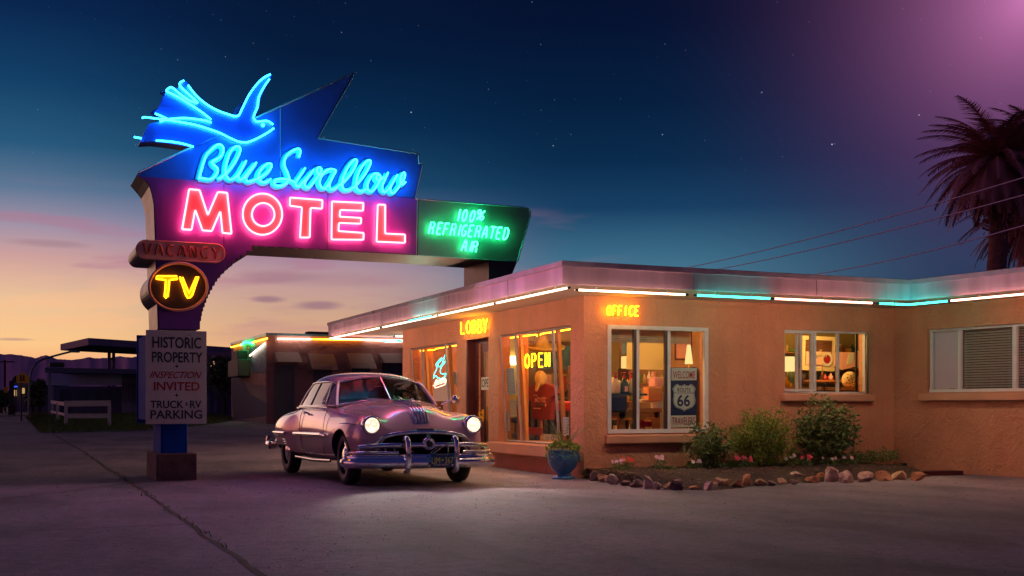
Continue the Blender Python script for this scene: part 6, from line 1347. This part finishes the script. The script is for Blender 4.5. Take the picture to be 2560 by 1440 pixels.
# --- shrubs
def shrub(cx, cyb, w_px, h_px, dpt, label, m, nst, leaf, nleaf, seed, asp=.42, tips=.0):
    rg = random.Random(seed); base = onY(cx, cyb, WY - dpt); base.z = .10; sc = (base - CAMP).dot(FW) / FPX; W2, H = w_px * sc / 2, h_px * sc
    t = thing('garden_shrub', base, label, 'shrub', 'shrubs in the flower bed'); st = MB(); lf = MB(); P = []
    for i in range(nst):
        a_ = rg.uniform(0, 2 * pi); rr = W2 * sqrt(rg.random()) * .98; dy = min(rr, dpt - .08); hh = H * (1 - .45 * (rr / W2) ** 2) * rg.choice((rg.uniform(.45, .9), rg.uniform(.8, 1.12)))
        tip = base + Vector((rr * cos(a_), dy * sin(a_) * .8, hh)); mid = base + Vector((rr * cos(a_) * .45, dy * sin(a_) * .4, hh * .55)); pth = catmull([base + Vector((rg.gauss(0, .03), rg.gauss(0, .03), 0)), mid + Vector((rg.gauss(0, .03), 0, 0)), tip], 5)
        st.tube(pth, .0035, 'twig', n=3)
        for k in range(len(pth)):
            if k < 3: continue
            for _ in range(nleaf): P.append((pth[k] + Vector((rg.gauss(0, .05), rg.gauss(0, .04), rg.gauss(0, .045))), .0))
        for _ in range(3): P.append((tip, 0))
    P = [q for q, _ in P if q.y < WY - .015 and q.z > .08]
    leafy(lf, P, leaf, m, rg, asp); st.build('stems', t); lf.build('foliage', t); return t
shrub(1770, 1172, 130, 118, .45, 'smallest open bush, below the WELCOME sign', 'leaf_dark', 52, .066, 6, 5)
shrub(1905, 1185, 200, 144, .42, 'lime green dense bush in the middle of the bed', 'leaf', 130, .050, 9, 6)
shrub(2070, 1165, 196, 176, .35, 'tallest airy bush, under the casement window', 'leaf_dark', 96, .078, 6, 8)
# ground ivy along the right half
s = MB(); rg = random.Random(9); P = []
for i in range(4200):
    px = rg.uniform(1720, 2245); y_ = WY - rg.uniform(.05, .42); p = onY(px, 1170, y_); p.z = .12 + rg.random() * .17 * (1 + .8 * mnoise.noise(Vector((px * .03, y_ * 3, 0)))) * (1 if px > 1960 else .55) + .04 * (px > 2130); P.append(p)
leafy(s, P, .045, 'leaf_dark', rg, .6); tag(s.build('ground_ivy'), 'low dark ground cover along the wall at the foot of the bushes', 'ground cover', kind='stuff')
# --- flowering plants
fl = [(1547, 1192, 42, 34, 'petal_pink', 5, 'pink flowered plant at the left end of the bed'), (1566, 1194, 34, 34, 'petal_red', 6, 'bright red flowered plant beside the leftmost pink one'), (1650, 1192, 34, 38, 'petal_pink', 4, 'pink flowered plant in front of the office window'), (1740, 1193, 36, 26, 'petal_white', 5, 'low white flowered plant below the smallest bush'), (1678, 1202, 24, 14, 'leaf', 0, 'small flowerless sprig between two pink flowered plants'),
      (1800, 1180, 34, 28, 'petal_red', 2, 'red flowered plant left of the lime bush'), (1858, 1186, 60, 30, 'petal_rose', 8, 'rose red flowered plant under the lime bush'), (1917, 1186, 56, 34, 'petal_white', 9, 'white flowered plant in front of the lime bush'), (1972, 1182, 46, 30, 'petal_white', 4, 'white flowered plant between the two largest bushes'), (2015, 1182, 40, 26, 'petal_rose', 4, 'rose flowered plant left under the tallest bush'), (2070, 1180, 56, 24, 'petal_white', 4, 'white flowered plant below the tallest bush'), (2120, 1178, 50, 26, 'petal_pink', 4, 'pink flowered plant at the right of the tallest bush')]
for i, (px, py, w, h, mm, nb, lb) in enumerate(fl):
    rg = random.Random(40 + i); dp = .55 if px < 1900 else .42
    b_ = onY(px, py, WY - dp); b_.z = .11; sc = (b_ - CAMP).dot(FW) / FPX; W2, H = w * sc / 2, h * sc * 1.0
    t = thing('flowering_plant', b_, lb, 'flower plant', 'flowers in the bed'); s = MB(); P = []
    for k in range(230): a_ = rg.uniform(0, 2 * pi); rr = W2 * sqrt(rg.random()); P.append(b_ + Vector((rr * cos(a_), rr * sin(a_), H * rg.uniform(.1, .85) * (1 - .4 * (rr / W2) ** 2))))
    leafy(s, P, .036, 'leaf_dark', rg, .55); s.build('foliage', t)
    for k in range(nb):
        a_ = k * 2.4 + rg.random(); rr = W2 * sqrt((k + .5) / max(nb, 1)) * 1.0; f_ = b_ + Vector((rr * cos(a_), -abs(rr * sin(a_)) * .5, H * rg.uniform(.72, 1.08))); s = MB()
        nrm = Vector((rg.gauss(0, .3), -1, rg.uniform(.2, .9))).normalized(); u_ = nrm.cross(Vector((0, 0, 1))).normalized(); v_ = nrm.cross(u_)
        for q in range(5):
            th = q * 2 * pi / 5 + rg.random() * .3; d = u_ * cos(th) + v_ * sin(th); e = u_ * -sin(th) + v_ * cos(th); s.add([f_, f_ + d * .021 + e * .015, f_ + d * .034 + nrm * .004, f_ + d * .021 - e * .015], [(0, 1, 2, 3)], mm)
        s.ball(f_ + nrm * .004, .004, 'yellow', 1); s.build('bloom', t)
# --- palms behind the motel
def palm(px, py, d, label, Rr, nf, seed, trunk_r=.34):
    rg = random.Random(seed); c_ = atD(px, py, d); t = thing('palm_tree', (c_.x, c_.y, 0), label, 'palm tree', 'palm trees behind the motel')
    s = MB(); P = [(c_.x + .1 * sin(k), c_.y, c_.z * k / 10 - .02) for k in range(11)]; s.tube(P, [trunk_r * (1.25 - .3 * k / 10) for k in range(11)], 'palm_trunk', n=12)
    for k in range(60):
        a_ = k * 2.4; z_ = c_.z - .3 - k * .04; p = Vector((c_.x, c_.y, z_)); o_ = Vector((cos(a_), sin(a_), 0)); s.tube([p + o_ * trunk_r * .8, p + o_ * (trunk_r + .18) + Vector((0, 0, .12))], .05, 'palm_trunk', n=4)
    s.build('trunk', t); f = MB()
    for i in range(nf):
        a_ = i * 2.399963; u_ = i / nf; el_ = radians(82 - 135 * u_ ** .9) + rg.gauss(0, .08); L_ = Rr * rg.uniform(.85, 1.1) * (1 if u_ < .85 else .75); o_ = Vector((cos(a_), sin(a_), 0)); n_ = 13; Q = [c_ + Vector((0, 0, .1))]; e_ = el_
        for k in range(n_):
            e_ -= radians(5.2 if u_ < .7 else 3.5) * (1 if e_ > -1.35 else 0); Q.append(Q[-1] + (o_ * cos(e_) + Vector((0, 0, 1)) * sin(e_)) * L_ / n_)
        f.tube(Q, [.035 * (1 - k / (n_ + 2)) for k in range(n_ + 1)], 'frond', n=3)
        for k in range(2, n_ + 1):
            for sub_ in range(4):
                tt = sub_ / 4; p = Q[k - 1].lerp(Q[k], tt); d_ = (Q[k] - Q[k - 1]).normalized(); side = d_.cross(Vector((0, 0, 1))); side = side.normalized() if side.length > .05 else Vector((-sin(a_), cos(a_), 0)); upv = side.cross(d_).normalized(); ll = L_ * .21 * (sin(pi * min(1, (k + tt) / (n_ + .5)) ** .8) * .8 + .25)
                for sg in (-1, 1):
                    e2 = (side * sg * .8 + d_ * .75 - upv * .30 * 0 + Vector((0, 0, -.25)) + Vector((rg.gauss(0, .07), rg.gauss(0, .07), rg.gauss(0, .07)))).normalized(); w_ = d_ * .034
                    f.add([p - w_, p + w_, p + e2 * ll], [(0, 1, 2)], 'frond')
    f.build('crown', t); h = MB()
    for i in range(26):
        a_ = rg.uniform(0, 2 * pi); o_ = Vector((cos(a_), sin(a_), 0)); r0 = trunk_r + rg.uniform(.05, .45); p = c_ + o_ * r0 + Vector((0, 0, -.5)); q = p + Vector((rg.gauss(0, .1), 0, -rg.uniform(1.2, 3.0)))
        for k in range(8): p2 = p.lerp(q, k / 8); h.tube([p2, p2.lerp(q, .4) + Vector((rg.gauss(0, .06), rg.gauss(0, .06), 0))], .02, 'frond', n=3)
    h.build('dead_fronds', t); return t
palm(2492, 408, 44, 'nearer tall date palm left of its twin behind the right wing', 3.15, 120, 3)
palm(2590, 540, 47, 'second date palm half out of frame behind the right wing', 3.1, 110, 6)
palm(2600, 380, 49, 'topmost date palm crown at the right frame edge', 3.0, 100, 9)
# --- overhead wires
for (a_, b_, lb) in ((((2575, 439), 26), ((1560, 697), 58), 'topmost overhead wire crossing the palms'), (((2575, 483), 26), ((1600, 703), 58), 'middle overhead wire crossing the palms'), (((2575, 559), 27), ((1900, 700), 52), 'lowest overhead wire crossing the palms')):
    A_, B_ = atD(*a_[0], a_[1]), atD(*b_[0], b_[1]); P = []
    for k in range(25):
        t_ = k / 24; p = A_.lerp(B_, t_); p.z -= .25 * 4 * t_ * (1 - t_); P.append(p)
    s = MB(); s.tube(P, .016, 'wire', n=5); tag(s.build('overhead_wire'), lb, 'wire', 'overhead wires right of the sky')
# ================================================================ the rear wing with awnings
WGX, WGY = 9.14, 45.1; wz = gz(WGX, WGY); top = onY(668, 838, WGY).z
wing = thing('rear_wing', (WGX, WGY, wz), 'low stucco wing with slatted awnings and neon along its top, behind the car', 'building')
yb = onX(578, 858, WGX).y
s = MB(); s.box((WGX, WGY, wz - .4), (20, WGY + .2, top), 'wing_wall'); s.build('wall', wing)
s = MB(); s.box((WGX + .001, WGY + .201, wz - .4), (WGX + .2, yb, top), 'wing_side'); s.build('wall', wing)
s = MB(); s.box((WGX + .21, WGY + .21, top - .4), (20, yb, top - .3), 'roofing'); s.box((WGX - .04, WGY - .04, top), (20, WGY + .26, top + .09), 'edge_trim'); s.box((WGX - .04, WGY + .261, top), (WGX + .26, yb, top + .09), 'edge_trim')
pz = onY(800, 833, WGY); s.box((onY(770, 833, WGY).x, WGY - .01, top + .091), (20, WGY + .5, onY(790, 829, WGY).z), 'roofing'); s.build('roof', wing)
def FZ(px, py, off=0): return onY(px, py, WGY - off)
for i, (x0, x1, x2, y0, y1) in enumerate(((684, 745, 755, 880, 906), (769, 833, 847, 884, 925), (866, 928, 945, 883, 922), (946, 1006, 1016, 883, 908))):
    a_, b_ = FZ(x0, y0), FZ(x1, y0); zb_ = FZ(x0, y1).z; dep = .75; s = MB(); n_ = 13
    for k in range(n_):
        t_ = k / n_; t2 = (k + .9) / n_; f1 = lambda t: Vector((0, -dep * (t ** .8), a_.z + (zb_ - a_.z) * t))
        p, q = f1(t_), f1(t2); s.add([(a_.x, WGY + p.y, p.z), (b_.x, WGY + p.y, p.z), (b_.x, WGY + q.y - .03, q.z), (a_.x, WGY + q.y - .03, q.z)], [(0, 1, 2, 3)], 'awning')
    s.add([(a_.x, WGY, a_.z), (a_.x, WGY - dep, zb_), (a_.x, WGY, zb_)], [(0, 1, 2)], 'awning'); s.add([(b_.x, WGY, a_.z), (b_.x, WGY - dep, zb_), (b_.x, WGY, zb_)], [(0, 1, 2)], 'awning')
    s.build('awning', wing)
dx0, dx1 = FZ(689, 950).x, FZ(733, 950).x
s = MB(); s.box((dx0, WGY - .05, wz + .02), (dx1, WGY - .01, FZ(700, 912).z), 'navy_paint'); d_ = s.build('door', wing)
s = MB()
for x in (dx0 - .05, dx1): s.box((x, WGY - .07, wz + .0), (x + .05, WGY - .011, FZ(700, 910).z), 'bluegrey')
s.build('door_frame', d_)
for px0, px1 in ((783, 830), (880, 925), (955, 1010)):
    s = MB(); s.box((FZ(px0, 950).x, WGY - .03, wz + 1.0), (FZ(px1, 950).x, WGY - .005, FZ(800, 905).z), 'navy_paint'); s.build('window', wing)
# mural on the side wall
mu = MB()
def SXp(px, py, o=.012): return onX(px, py, WGX - o)
mu.prism([SXp(580, 1010), SXp(580, 935), SXp(598, 925), SXp(604, 950), SXp(625, 985), SXp(668, 1008), SXp(668, 1040), SXp(620, 1046), SXp(584, 1048)], (.010, 0, 0), 'mural_a')
mu.prism([SXp(603, 935, .016), SXp(618, 930, .016), SXp(664, 936, .016), SXp(666, 965, .016), SXp(640, 962, .016), SXp(605, 948, .016)], (.012, 0, 0), 'mural_b'); mu.prism([SXp(622, 872, .014), SXp(665, 858, .014), SXp(666, 930, .014), SXp(630, 930, .014)], (.01, 0, 0), 'mural_c'); mu.build('mural', wing)
t = thing('wall_cooler', SXp(612, 920), 'dark metal cooler box with a pipe high on the side of the rear wing', 'cooler')
a_ = SXp(612, 922, .0); s = MB(); s.box((WGX - .5, a_.y - 1.2, a_.z - .35), (WGX - .003, a_.y + 1.2, a_.z + .35), 'metal_box', .03); s.box((WGX - .4, a_.y - .5, a_.z + .351), (WGX - .003, a_.y + .6, a_.z + .75), 'metal_box', .03); s.build('case', t); s = MB(); q = SXp(620, 862, .1); s.cyl((WGX - .1, q.y, a_.z + .75), (WGX - .1, q.y, q.z), .07, 'wood', 8); s.build('pipe', t)
def bneon(P, m, label, r=.03):
    m = {'neon_white': 'neon_wing_white', 'neon_orange': 'neon_wing_amber', 'neon_amber': 'neon_wing_amber'}.get(m, m)
    s = MB(); s.tube(P, r, m, n=6); tag(s.build('wall_tube'), label, 'neon light', 'neon tubes on the rear wing')
bneon([FZ(694, 847, .08), FZ(778, 848, .08)], 'neon_white', 'white neon tube at the top left of the rear wing front')
bneon([FZ(781, 848, .08), FZ(908, 850, .08)], 'neon_orange', 'amber neon tube in the middle of the rear wing front')
bneon([FZ(912, 850, .08), FZ(1012, 852, .08)], 'neon_white', 'white neon tube at the right of the rear wing front')
bneon([SXp(578, 868, .1), SXp(602, 862, .1)], 'neon_amber', 'short amber tube at the far end of the wing side')
bneon(catmull([SXp(602, 863, .1), SXp(612, 856, .1), SXp(625, 857, .1), SXp(630, 860, .1)], 3), 'neon_green', 'green arched neon tube on the wing side')
bneon([SXp(632, 856, .1), SXp(668, 846, .1)], 'neon_amber', 'amber tube near the corner of the wing side')
bneon([SXp(625, 889, .1), SXp(662, 859, .1)], 'neon_white', 'slanting white neon tube on the wing side')
# ================================================================ the old filling station and its canopy
CD = 58.0
def G(px, py, d=CD): return atD(px, py, d)
st_ = thing('filling_station', G(260, 1000), 'closed filling station with a long flat upper canopy and low sheds, left of the sign', 'building')
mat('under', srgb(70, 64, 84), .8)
C0 = atD(221, 862, 70); C1 = atD(151, 876, 77); C2 = atD(640, 0, 83.5)
v1 = (C1 - C0); v1.z = 0; v2 = (C2 - C0); v2.z = 0
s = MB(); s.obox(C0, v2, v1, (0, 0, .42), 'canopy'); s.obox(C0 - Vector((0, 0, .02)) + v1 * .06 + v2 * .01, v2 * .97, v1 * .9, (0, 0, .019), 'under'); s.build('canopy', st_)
for px in (273, 284):
    s = MB(); p = G(px, 1000, 79); g0 = gz(p.x, p.y); s.box((p.x - .1, p.y - .1, g0 - .2), (p.x + .1, p.y + .1, C0.z - .03), 'canopy'); s.build('post', st_)
s = MB(); s.obox(G(273, 902, 79), G(284, 897, 79) - G(273, 902, 79), (0, .1, 0), (0, 0, .15), 'canopy'); s.build('brace', st_)
# low canopy
p0, p1 = G(112, 931, 56), G(440, 934, 60)
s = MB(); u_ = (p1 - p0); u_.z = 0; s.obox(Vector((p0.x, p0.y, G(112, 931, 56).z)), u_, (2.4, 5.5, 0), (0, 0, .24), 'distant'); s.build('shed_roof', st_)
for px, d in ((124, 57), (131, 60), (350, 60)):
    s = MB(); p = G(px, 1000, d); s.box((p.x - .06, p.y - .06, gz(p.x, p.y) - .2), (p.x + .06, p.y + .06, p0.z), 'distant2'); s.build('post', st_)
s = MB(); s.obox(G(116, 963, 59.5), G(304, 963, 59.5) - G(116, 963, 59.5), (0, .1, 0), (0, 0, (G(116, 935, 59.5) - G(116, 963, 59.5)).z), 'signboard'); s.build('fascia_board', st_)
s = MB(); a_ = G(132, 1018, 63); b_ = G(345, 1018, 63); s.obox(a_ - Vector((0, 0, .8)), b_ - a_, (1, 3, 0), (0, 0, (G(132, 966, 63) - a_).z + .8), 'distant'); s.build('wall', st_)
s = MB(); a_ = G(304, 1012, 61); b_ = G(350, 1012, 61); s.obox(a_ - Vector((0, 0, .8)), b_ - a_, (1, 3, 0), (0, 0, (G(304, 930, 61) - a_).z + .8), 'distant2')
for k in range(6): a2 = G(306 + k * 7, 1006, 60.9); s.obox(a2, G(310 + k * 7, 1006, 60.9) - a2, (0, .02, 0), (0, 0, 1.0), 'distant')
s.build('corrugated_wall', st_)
# building right of the post, with lit panes and posts
sh = thing('dark_annex', G(548, 1000, 62), 'dark annex under a flat roof right of the sign post with a few lit panes', 'building')
a_, b_ = G(505, 1025, 62), G(600, 1025, 62)
s = MB(); s.obox(a_ - Vector((0, 0, .5)), b_ - a_, (1, 4, 0), (0, 0, (G(505, 890, 62) - a_).z + .5), 'distant'); s.build('wall', sh)
s = MB(); a2 = G(500, 893, 60); s.obox(a2, G(584, 893, 60) - a2, (1, 4, 0), (0, 0, (G(500, 880, 60) - a2).z), 'canopy'); s.build('roof', sh)
for px, w, y0, y1 in ((519, 2, 902, 922), (527, 2.5, 905, 916), (533, 3, 903, 912), (538.5, 2, 902, 915)):
    s = MB(); q = G(px, y1, 61.7); s.obox(q, G(px + w, y1, 61.7) - q, (0, .02, 0), (0, 0, (G(px, y0, 61.7) - q).z), 'lit_pane'); s.build('window', sh)
for px in (521, 539.5):
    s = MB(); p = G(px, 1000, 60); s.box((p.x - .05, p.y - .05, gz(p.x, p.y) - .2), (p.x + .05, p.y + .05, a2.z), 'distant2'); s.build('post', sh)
tr = thing('dark_tree', G(560, 900, 72), 'dark tree with pin pricks of light through it beside the annex', 'tree'); rg = random.Random(3)
s = MB(); c_ = G(561, 935, 59.5); pts = [c_ + Vector((rg.gauss(0, .45), rg.gauss(0, .3), max(-1.5, min(.75, rg.gauss(0, .5))))) for _ in range(900)]; leafy(s, pts, .28, 'leaf_dark', rg, .6); s.build('crown', tr); s = MB(); s.cyl((c_.x, c_.y, gz(c_.x, c_.y)), c_, .12, 'twig', 8); s.build('trunk', tr)
# white rail frame on the lawn
fr = thing('white_rail_fence', G(215, 1060, 45), 'white painted rail frame standing on the lawn left of the sign', 'fence')
def post(px, py, ytop, name='post'):
    g0 = onG(px, py); d = (g0 - CAMP).dot(FW); zt_ = atD(px, ytop, d).z; s = MB(); s.box((g0.x - .055, g0.y - .055, g0.z - .05), (g0.x + .055, g0.y + .055, zt_), 'rail_white'); s.build(name, fr); return g0, d
A1, dA = post(165, 1068, 1003); B1, dB = post(273.5, 1064, 1001); C1, dC = post(131, 1041, 1000); D1, dD = post(144, 1055 - 2, 1007)
def rail(pa, da, ya, pb, db, yb_, h=.2):
    a_, b_ = atD(pa, ya, da), atD(pb, yb_, db); s = MB(); s.obox(a_ - Vector((0, .03, 0)), b_ - a_, (0, .06, 0), (0, 0, -h), 'rail_white'); s.build('rail', fr)
rail(160, dA, 1002, 277, dB, 1001); rail(163, dA, 1034, 275, dB, 1034, .16); rail(127, dC, 1001, 162, dA, 1005, .14); rail(127, dC, 1026, 163, dA, 1033, .1)
# lawn
E_ = [(64, 1044), (75, 1056), (88, 1070), (100, 1083), (200, 1080), (300, 1079), (400, 1075), (470, 1068), (560, 1056), (590, 1046), (560, 1040), (440, 1036), (330, 1036), (200, 1040), (90, 1036)]
V = [onG(x, y) for x, y in E_]; gr = MB(); bb = []
cen = sum((Vector(v) for v in V), Vector()) / len(V); n_ = len(V); gr.add([v + Vector((0, 0, .012)) for v in V] + [Vector((cen.x, cen.y, gz(cen.x, cen.y) + .02))], [(i, (i + 1) % n_, n_) for i in range(n_)], 'grass'); gr.build('lawn', kind='structure')
s = MB(); rg = random.Random(8)
from mathutils.geometry import intersect_point_tri_2d
tris = [(V[i].xy, V[(i + 1) % n_].xy, cen.xy) for i in range(n_)]; wts = [abs((b_ - a_).cross(c_ - a_)) for a_, b_, c_ in tris]
for k in range(16000):
    a_, b_, c_ = rg.choices(tris, wts)[0]; u_, v_ = rg.random(), rg.random()
    if u_ + v_ > 1: u_, v_ = 1 - u_, 1 - v_
    p = a_ + (b_ - a_) * u_ + (c_ - a_) * v_; z_ = gz(p.x, p.y); h_ = rg.uniform(.04, .13) * (1.3 + mnoise.noise(Vector((p.x, p.y, 0)) * .8)); a2 = rg.uniform(0, pi); w_ = Vector((cos(a2), sin(a2), 0)) * .02
    P_ = Vector((p.x, p.y, z_ + .01)); s.add([P_ - w_, P_ + w_, P_ + Vector((rg.gauss(0, .03), rg.gauss(0, .03), h_))], [(0, 1, 2)], 'grass')
tag(s.build('lawn_grass'), 'rough green grass of the lawn left of the sign', 'grass', kind='stuff')
s = MB(); a_ = onG(62, 1041); b_ = onG(600, 1036)
s.build('road') if False else None
mat('asphalt', srgb(64, 62, 74), .8, var=.2, vscale=.8)
s = MB(); Rp = [onG(-400, 1046), onG(60, 1040), onG(330, 1032), onG(640, 1030), onG(640, 1025), onG(330, 1026), onG(60, 1024), onG(-400, 1026)]
s.add([p + Vector((0, 0, .03)) for p in Rp], [(0, 1, 6, 7), (1, 2, 5, 6), (2, 3, 4, 5)], 'asphalt'); s.build('road', kind='structure')
# curved street lamp mast
t = thing('street_lamp', onG(72, 1024), 'tall curved street lamp mast reaching over toward the canopy', 'street lamp')
d = 50; s = MB(); P = [atD(72, 1024, d), atD(72.5, 985, d), atD(75, 945, d), atD(83, 918, d), atD(100, 902, d), atD(125, 893, d), atD(150, 886, d), atD(178, 879, d)]; P[0].z = gz(P[0].x, P[0].y) - .1
s.tube(catmull(P, 4), .045, 'pole', n=8); s.build('mast', t); s = MB(); q = P[-1]; s.box((q.x - .1, q.y - .1, q.z - .04), (q.x + .35, q.y + .1, q.z + .05), 'pole', .03); s.build('lamp_head', t)
# school crossing sign
t = thing('crossing_sign', onG(53, 1030), 'yellow pentagon school crossing sign with two walking children', 'traffic sign')
d = 47; f_ = lambda x, y, k=0: atD(x, y, d - k)
s = MB(); s.prism([f_(41, 941), f_(56.5, 929.5), f_(72, 942), f_(72, 958), f_(41, 957)], FW * .03, 'yellow'); s.build('plate', t)
s = MB(); s.prism([f_(33, 944, -.2), f_(41, 938, -.2), f_(41, 957, -.2), f_(28, 954, -.2)], FW * .03, 'black'); s.build('plate', t)
s = MB(); q = f_(53, 958); s.cyl((q.x, q.y + .05, gz(q.x, q.y) - .05), (q.x, q.y + .05, f_(53, 945).z), .035, 'black', 8); s.build('post', t)
s = MB()
for cx_ in (52, 59):
    s.ball(f_(cx_, 938.2, .02), .028, 'black', 1, (1, .3, 1))
    for (x0, y0, x1, y1, r_) in ((cx_, 940, cx_ + .3, 947, .022), (cx_ + .3, 946, cx_ - 2.2, 952.5, .016), (cx_ + .3, 946, cx_ + 2.2, 952.5, .016), (cx_, 941.5, cx_ - 2.5, 945, .011), (cx_, 941.5, cx_ + 2.5, 944.5, .011)): s.tube([f_(x0, y0, .02), f_(x1, y1, .02)], r_, 'black', n=4)
s.build('pictogram', t)
# far street furniture and lights
far = [((10, 967, 9, 15), 75, 'yellow', 'road_sign', 'small yellow sign low at the far left edge', 'sign'), ((35, 965, 9, 3), 75, 'emit_blue', 'shop_light', 'tiny blue shop light under the crossing sign', 'light')]
emat('emit_blue', (.05, .12, 1), 1.2)
for (x, y, w, h), d, mm, nm, lb, cat in far:
    t = thing(nm, G(x, y, d), lb, cat); s = MB(); a_ = G(x, y + h, d); s.obox(a_, G(x + w, y + h, d) - a_, (0, .06, 0), (0, 0, G(x, y, d).z - a_.z), mm); s.build('panel', t)
    s = MB(); q = a_.lerp(G(x + w, y + h, d), .5); s.cyl((q.x, q.y + .1, gz(q.x, q.y) - .1), (q.x, q.y + .1, q.z + .1), .04, 'black', 6); s.build('post', t)
t = thing('far_shop', G(60, 990, 95), 'dim shop front with yellow lights below the crossing sign', 'building')
a_ = G(30, 1014, 95); s = MB(); s.obox(a_ - Vector((0, 0, .6)), G(118, 1014, 95) - a_, (2, 8, 0), (0, 0, (G(30, 962, 95) - a_).z + .6), 'distant'); s.build('wall', t)
s = MB(); s.obox(G(26, 962, 94), G(120, 962, 94) - G(26, 962, 94), (2, 9, 0), (0, 0, .3), 'canopy'); s.build('roof', t)
for px, w, y0, y1 in ((31, 2, 964, 967), (34, 8, 975, 990), (52, 10, 970, 984), (66, 5, 978, 990), (80, 4, 980, 988)):
    q = G(px, y1, 94.5); s = MB(); s.obox(q, G(px + w, y1, 94.5) - q, (0, .02, 0), (0, 0, (G(px, y0, 94.5) - q).z), 'lit_pane'); s.build('window', t)
t = thing('far_post', onG(28, 1020), 'dark square street post at the left edge of the lawn', 'post')
s = MB(); q = atD(29, 1018, 60); s.box((q.x - .12, q.y - .12, gz(q.x, q.y) - .1), (q.x + .12, q.y + .12, atD(29, 952, 60).z), 'black', .01); s.box((q.x - .17, q.y - .17, gz(q.x, q.y) - .1), (q.x + .17, q.y + .17, gz(q.x, q.y) + .5), 'black', .02); s.build('shaft', t)
for i, (px, py, w, h) in enumerate(((98, 1008, 16, 50), (82, 1012, 12, 40), (3, 1008, 30, 26))):
    rg = random.Random(60 + i); q = G(px, py, 78); sc_2 = 78 / FPX; t = thing('far_tree', (q.x, q.y, .6), ('dark conical tree right of the lamp mast', 'dark low tree beside the lamp mast', 'dark low tree at the left edge of the street')[i], 'tree'); s = MB()
    leafy(s, [q + Vector((rg.gauss(0, w * sc_2 * .28), rg.gauss(0, .5), rg.random() * h * sc_2)) for _ in range(700)], .4, 'leaf_dark', rg, .6); s.build('crown', t); s = MB(); s.cyl((q.x, q.y, .4), (q.x, q.y, q.z + h * sc_2 * .6), .12, 'twig', 6); s.build('trunk', t)

# small things on the far buildings
s = MB(); a_ = G(150, 1017, 62.8); s.obox(a_ - Vector((0, 0, .3)), G(172, 1017, 62.8) - a_, (0, .02, 0), (0, 0, 1.25), 'navy_paint'); s.build('door', st_)
for px in (190, 222, 254): s = MB(); a_ = G(px, 1002, 62.8); s.obox(a_, G(px + 20, 1002, 62.8) - a_, (0, .02, 0), (0, 0, .6), 'bluegrey'); s.build('window', st_)
s = MB(); a_ = G(140, 917, 58); s.box((a_.x - .3, a_.y, a_.z), (a_.x + .4, a_.y + .6, a_.z + .22), 'metal_box', .03); s.build('roof_vent', st_)
t = thing('utility_pole', G(12, 1010, 110), 'thin utility pole with a crossarm far down the street', 'pole'); q = G(12, 1010, 110)
s = MB(); s.cyl((q.x, q.y, .3), (q.x, q.y, atD(12, 900, 110).z), .12, 'twig', 6); s.build('pole', t); s = MB(); z_ = atD(12, 906, 110).z; s.obox(Vector((q.x, q.y, z_)) - RT * .9, RT * 1.8, (0, .1, 0), (0, 0, .12), 'twig'); s.build('crossarm', t)
for i, (px, py, d, m_) in enumerate(((344, 958, 66, 'lit_warm'), (104, 990, 88, 'lit_warm'), (6, 1001, 105, 'red_glow'))):
    if m_ == 'red_glow': emat('red_glow', (1, .05, .03), 1.0)
    q = G(px, py, d); t = thing('far_light', q, ('tiny warm light on the corrugated shed', 'tiny warm light behind the lamp mast', 'tiny red light at the far left end of the street')[i], 'light'); s = MB(); s.ball(q, .07, m_, 1); s.build('bulb', t); s = MB(); s.cyl((q.x, q.y + .09, gz(q.x, q.y)), (q.x, q.y + .09, q.z + .1), .03, 'black', 6); s.build('post', t)
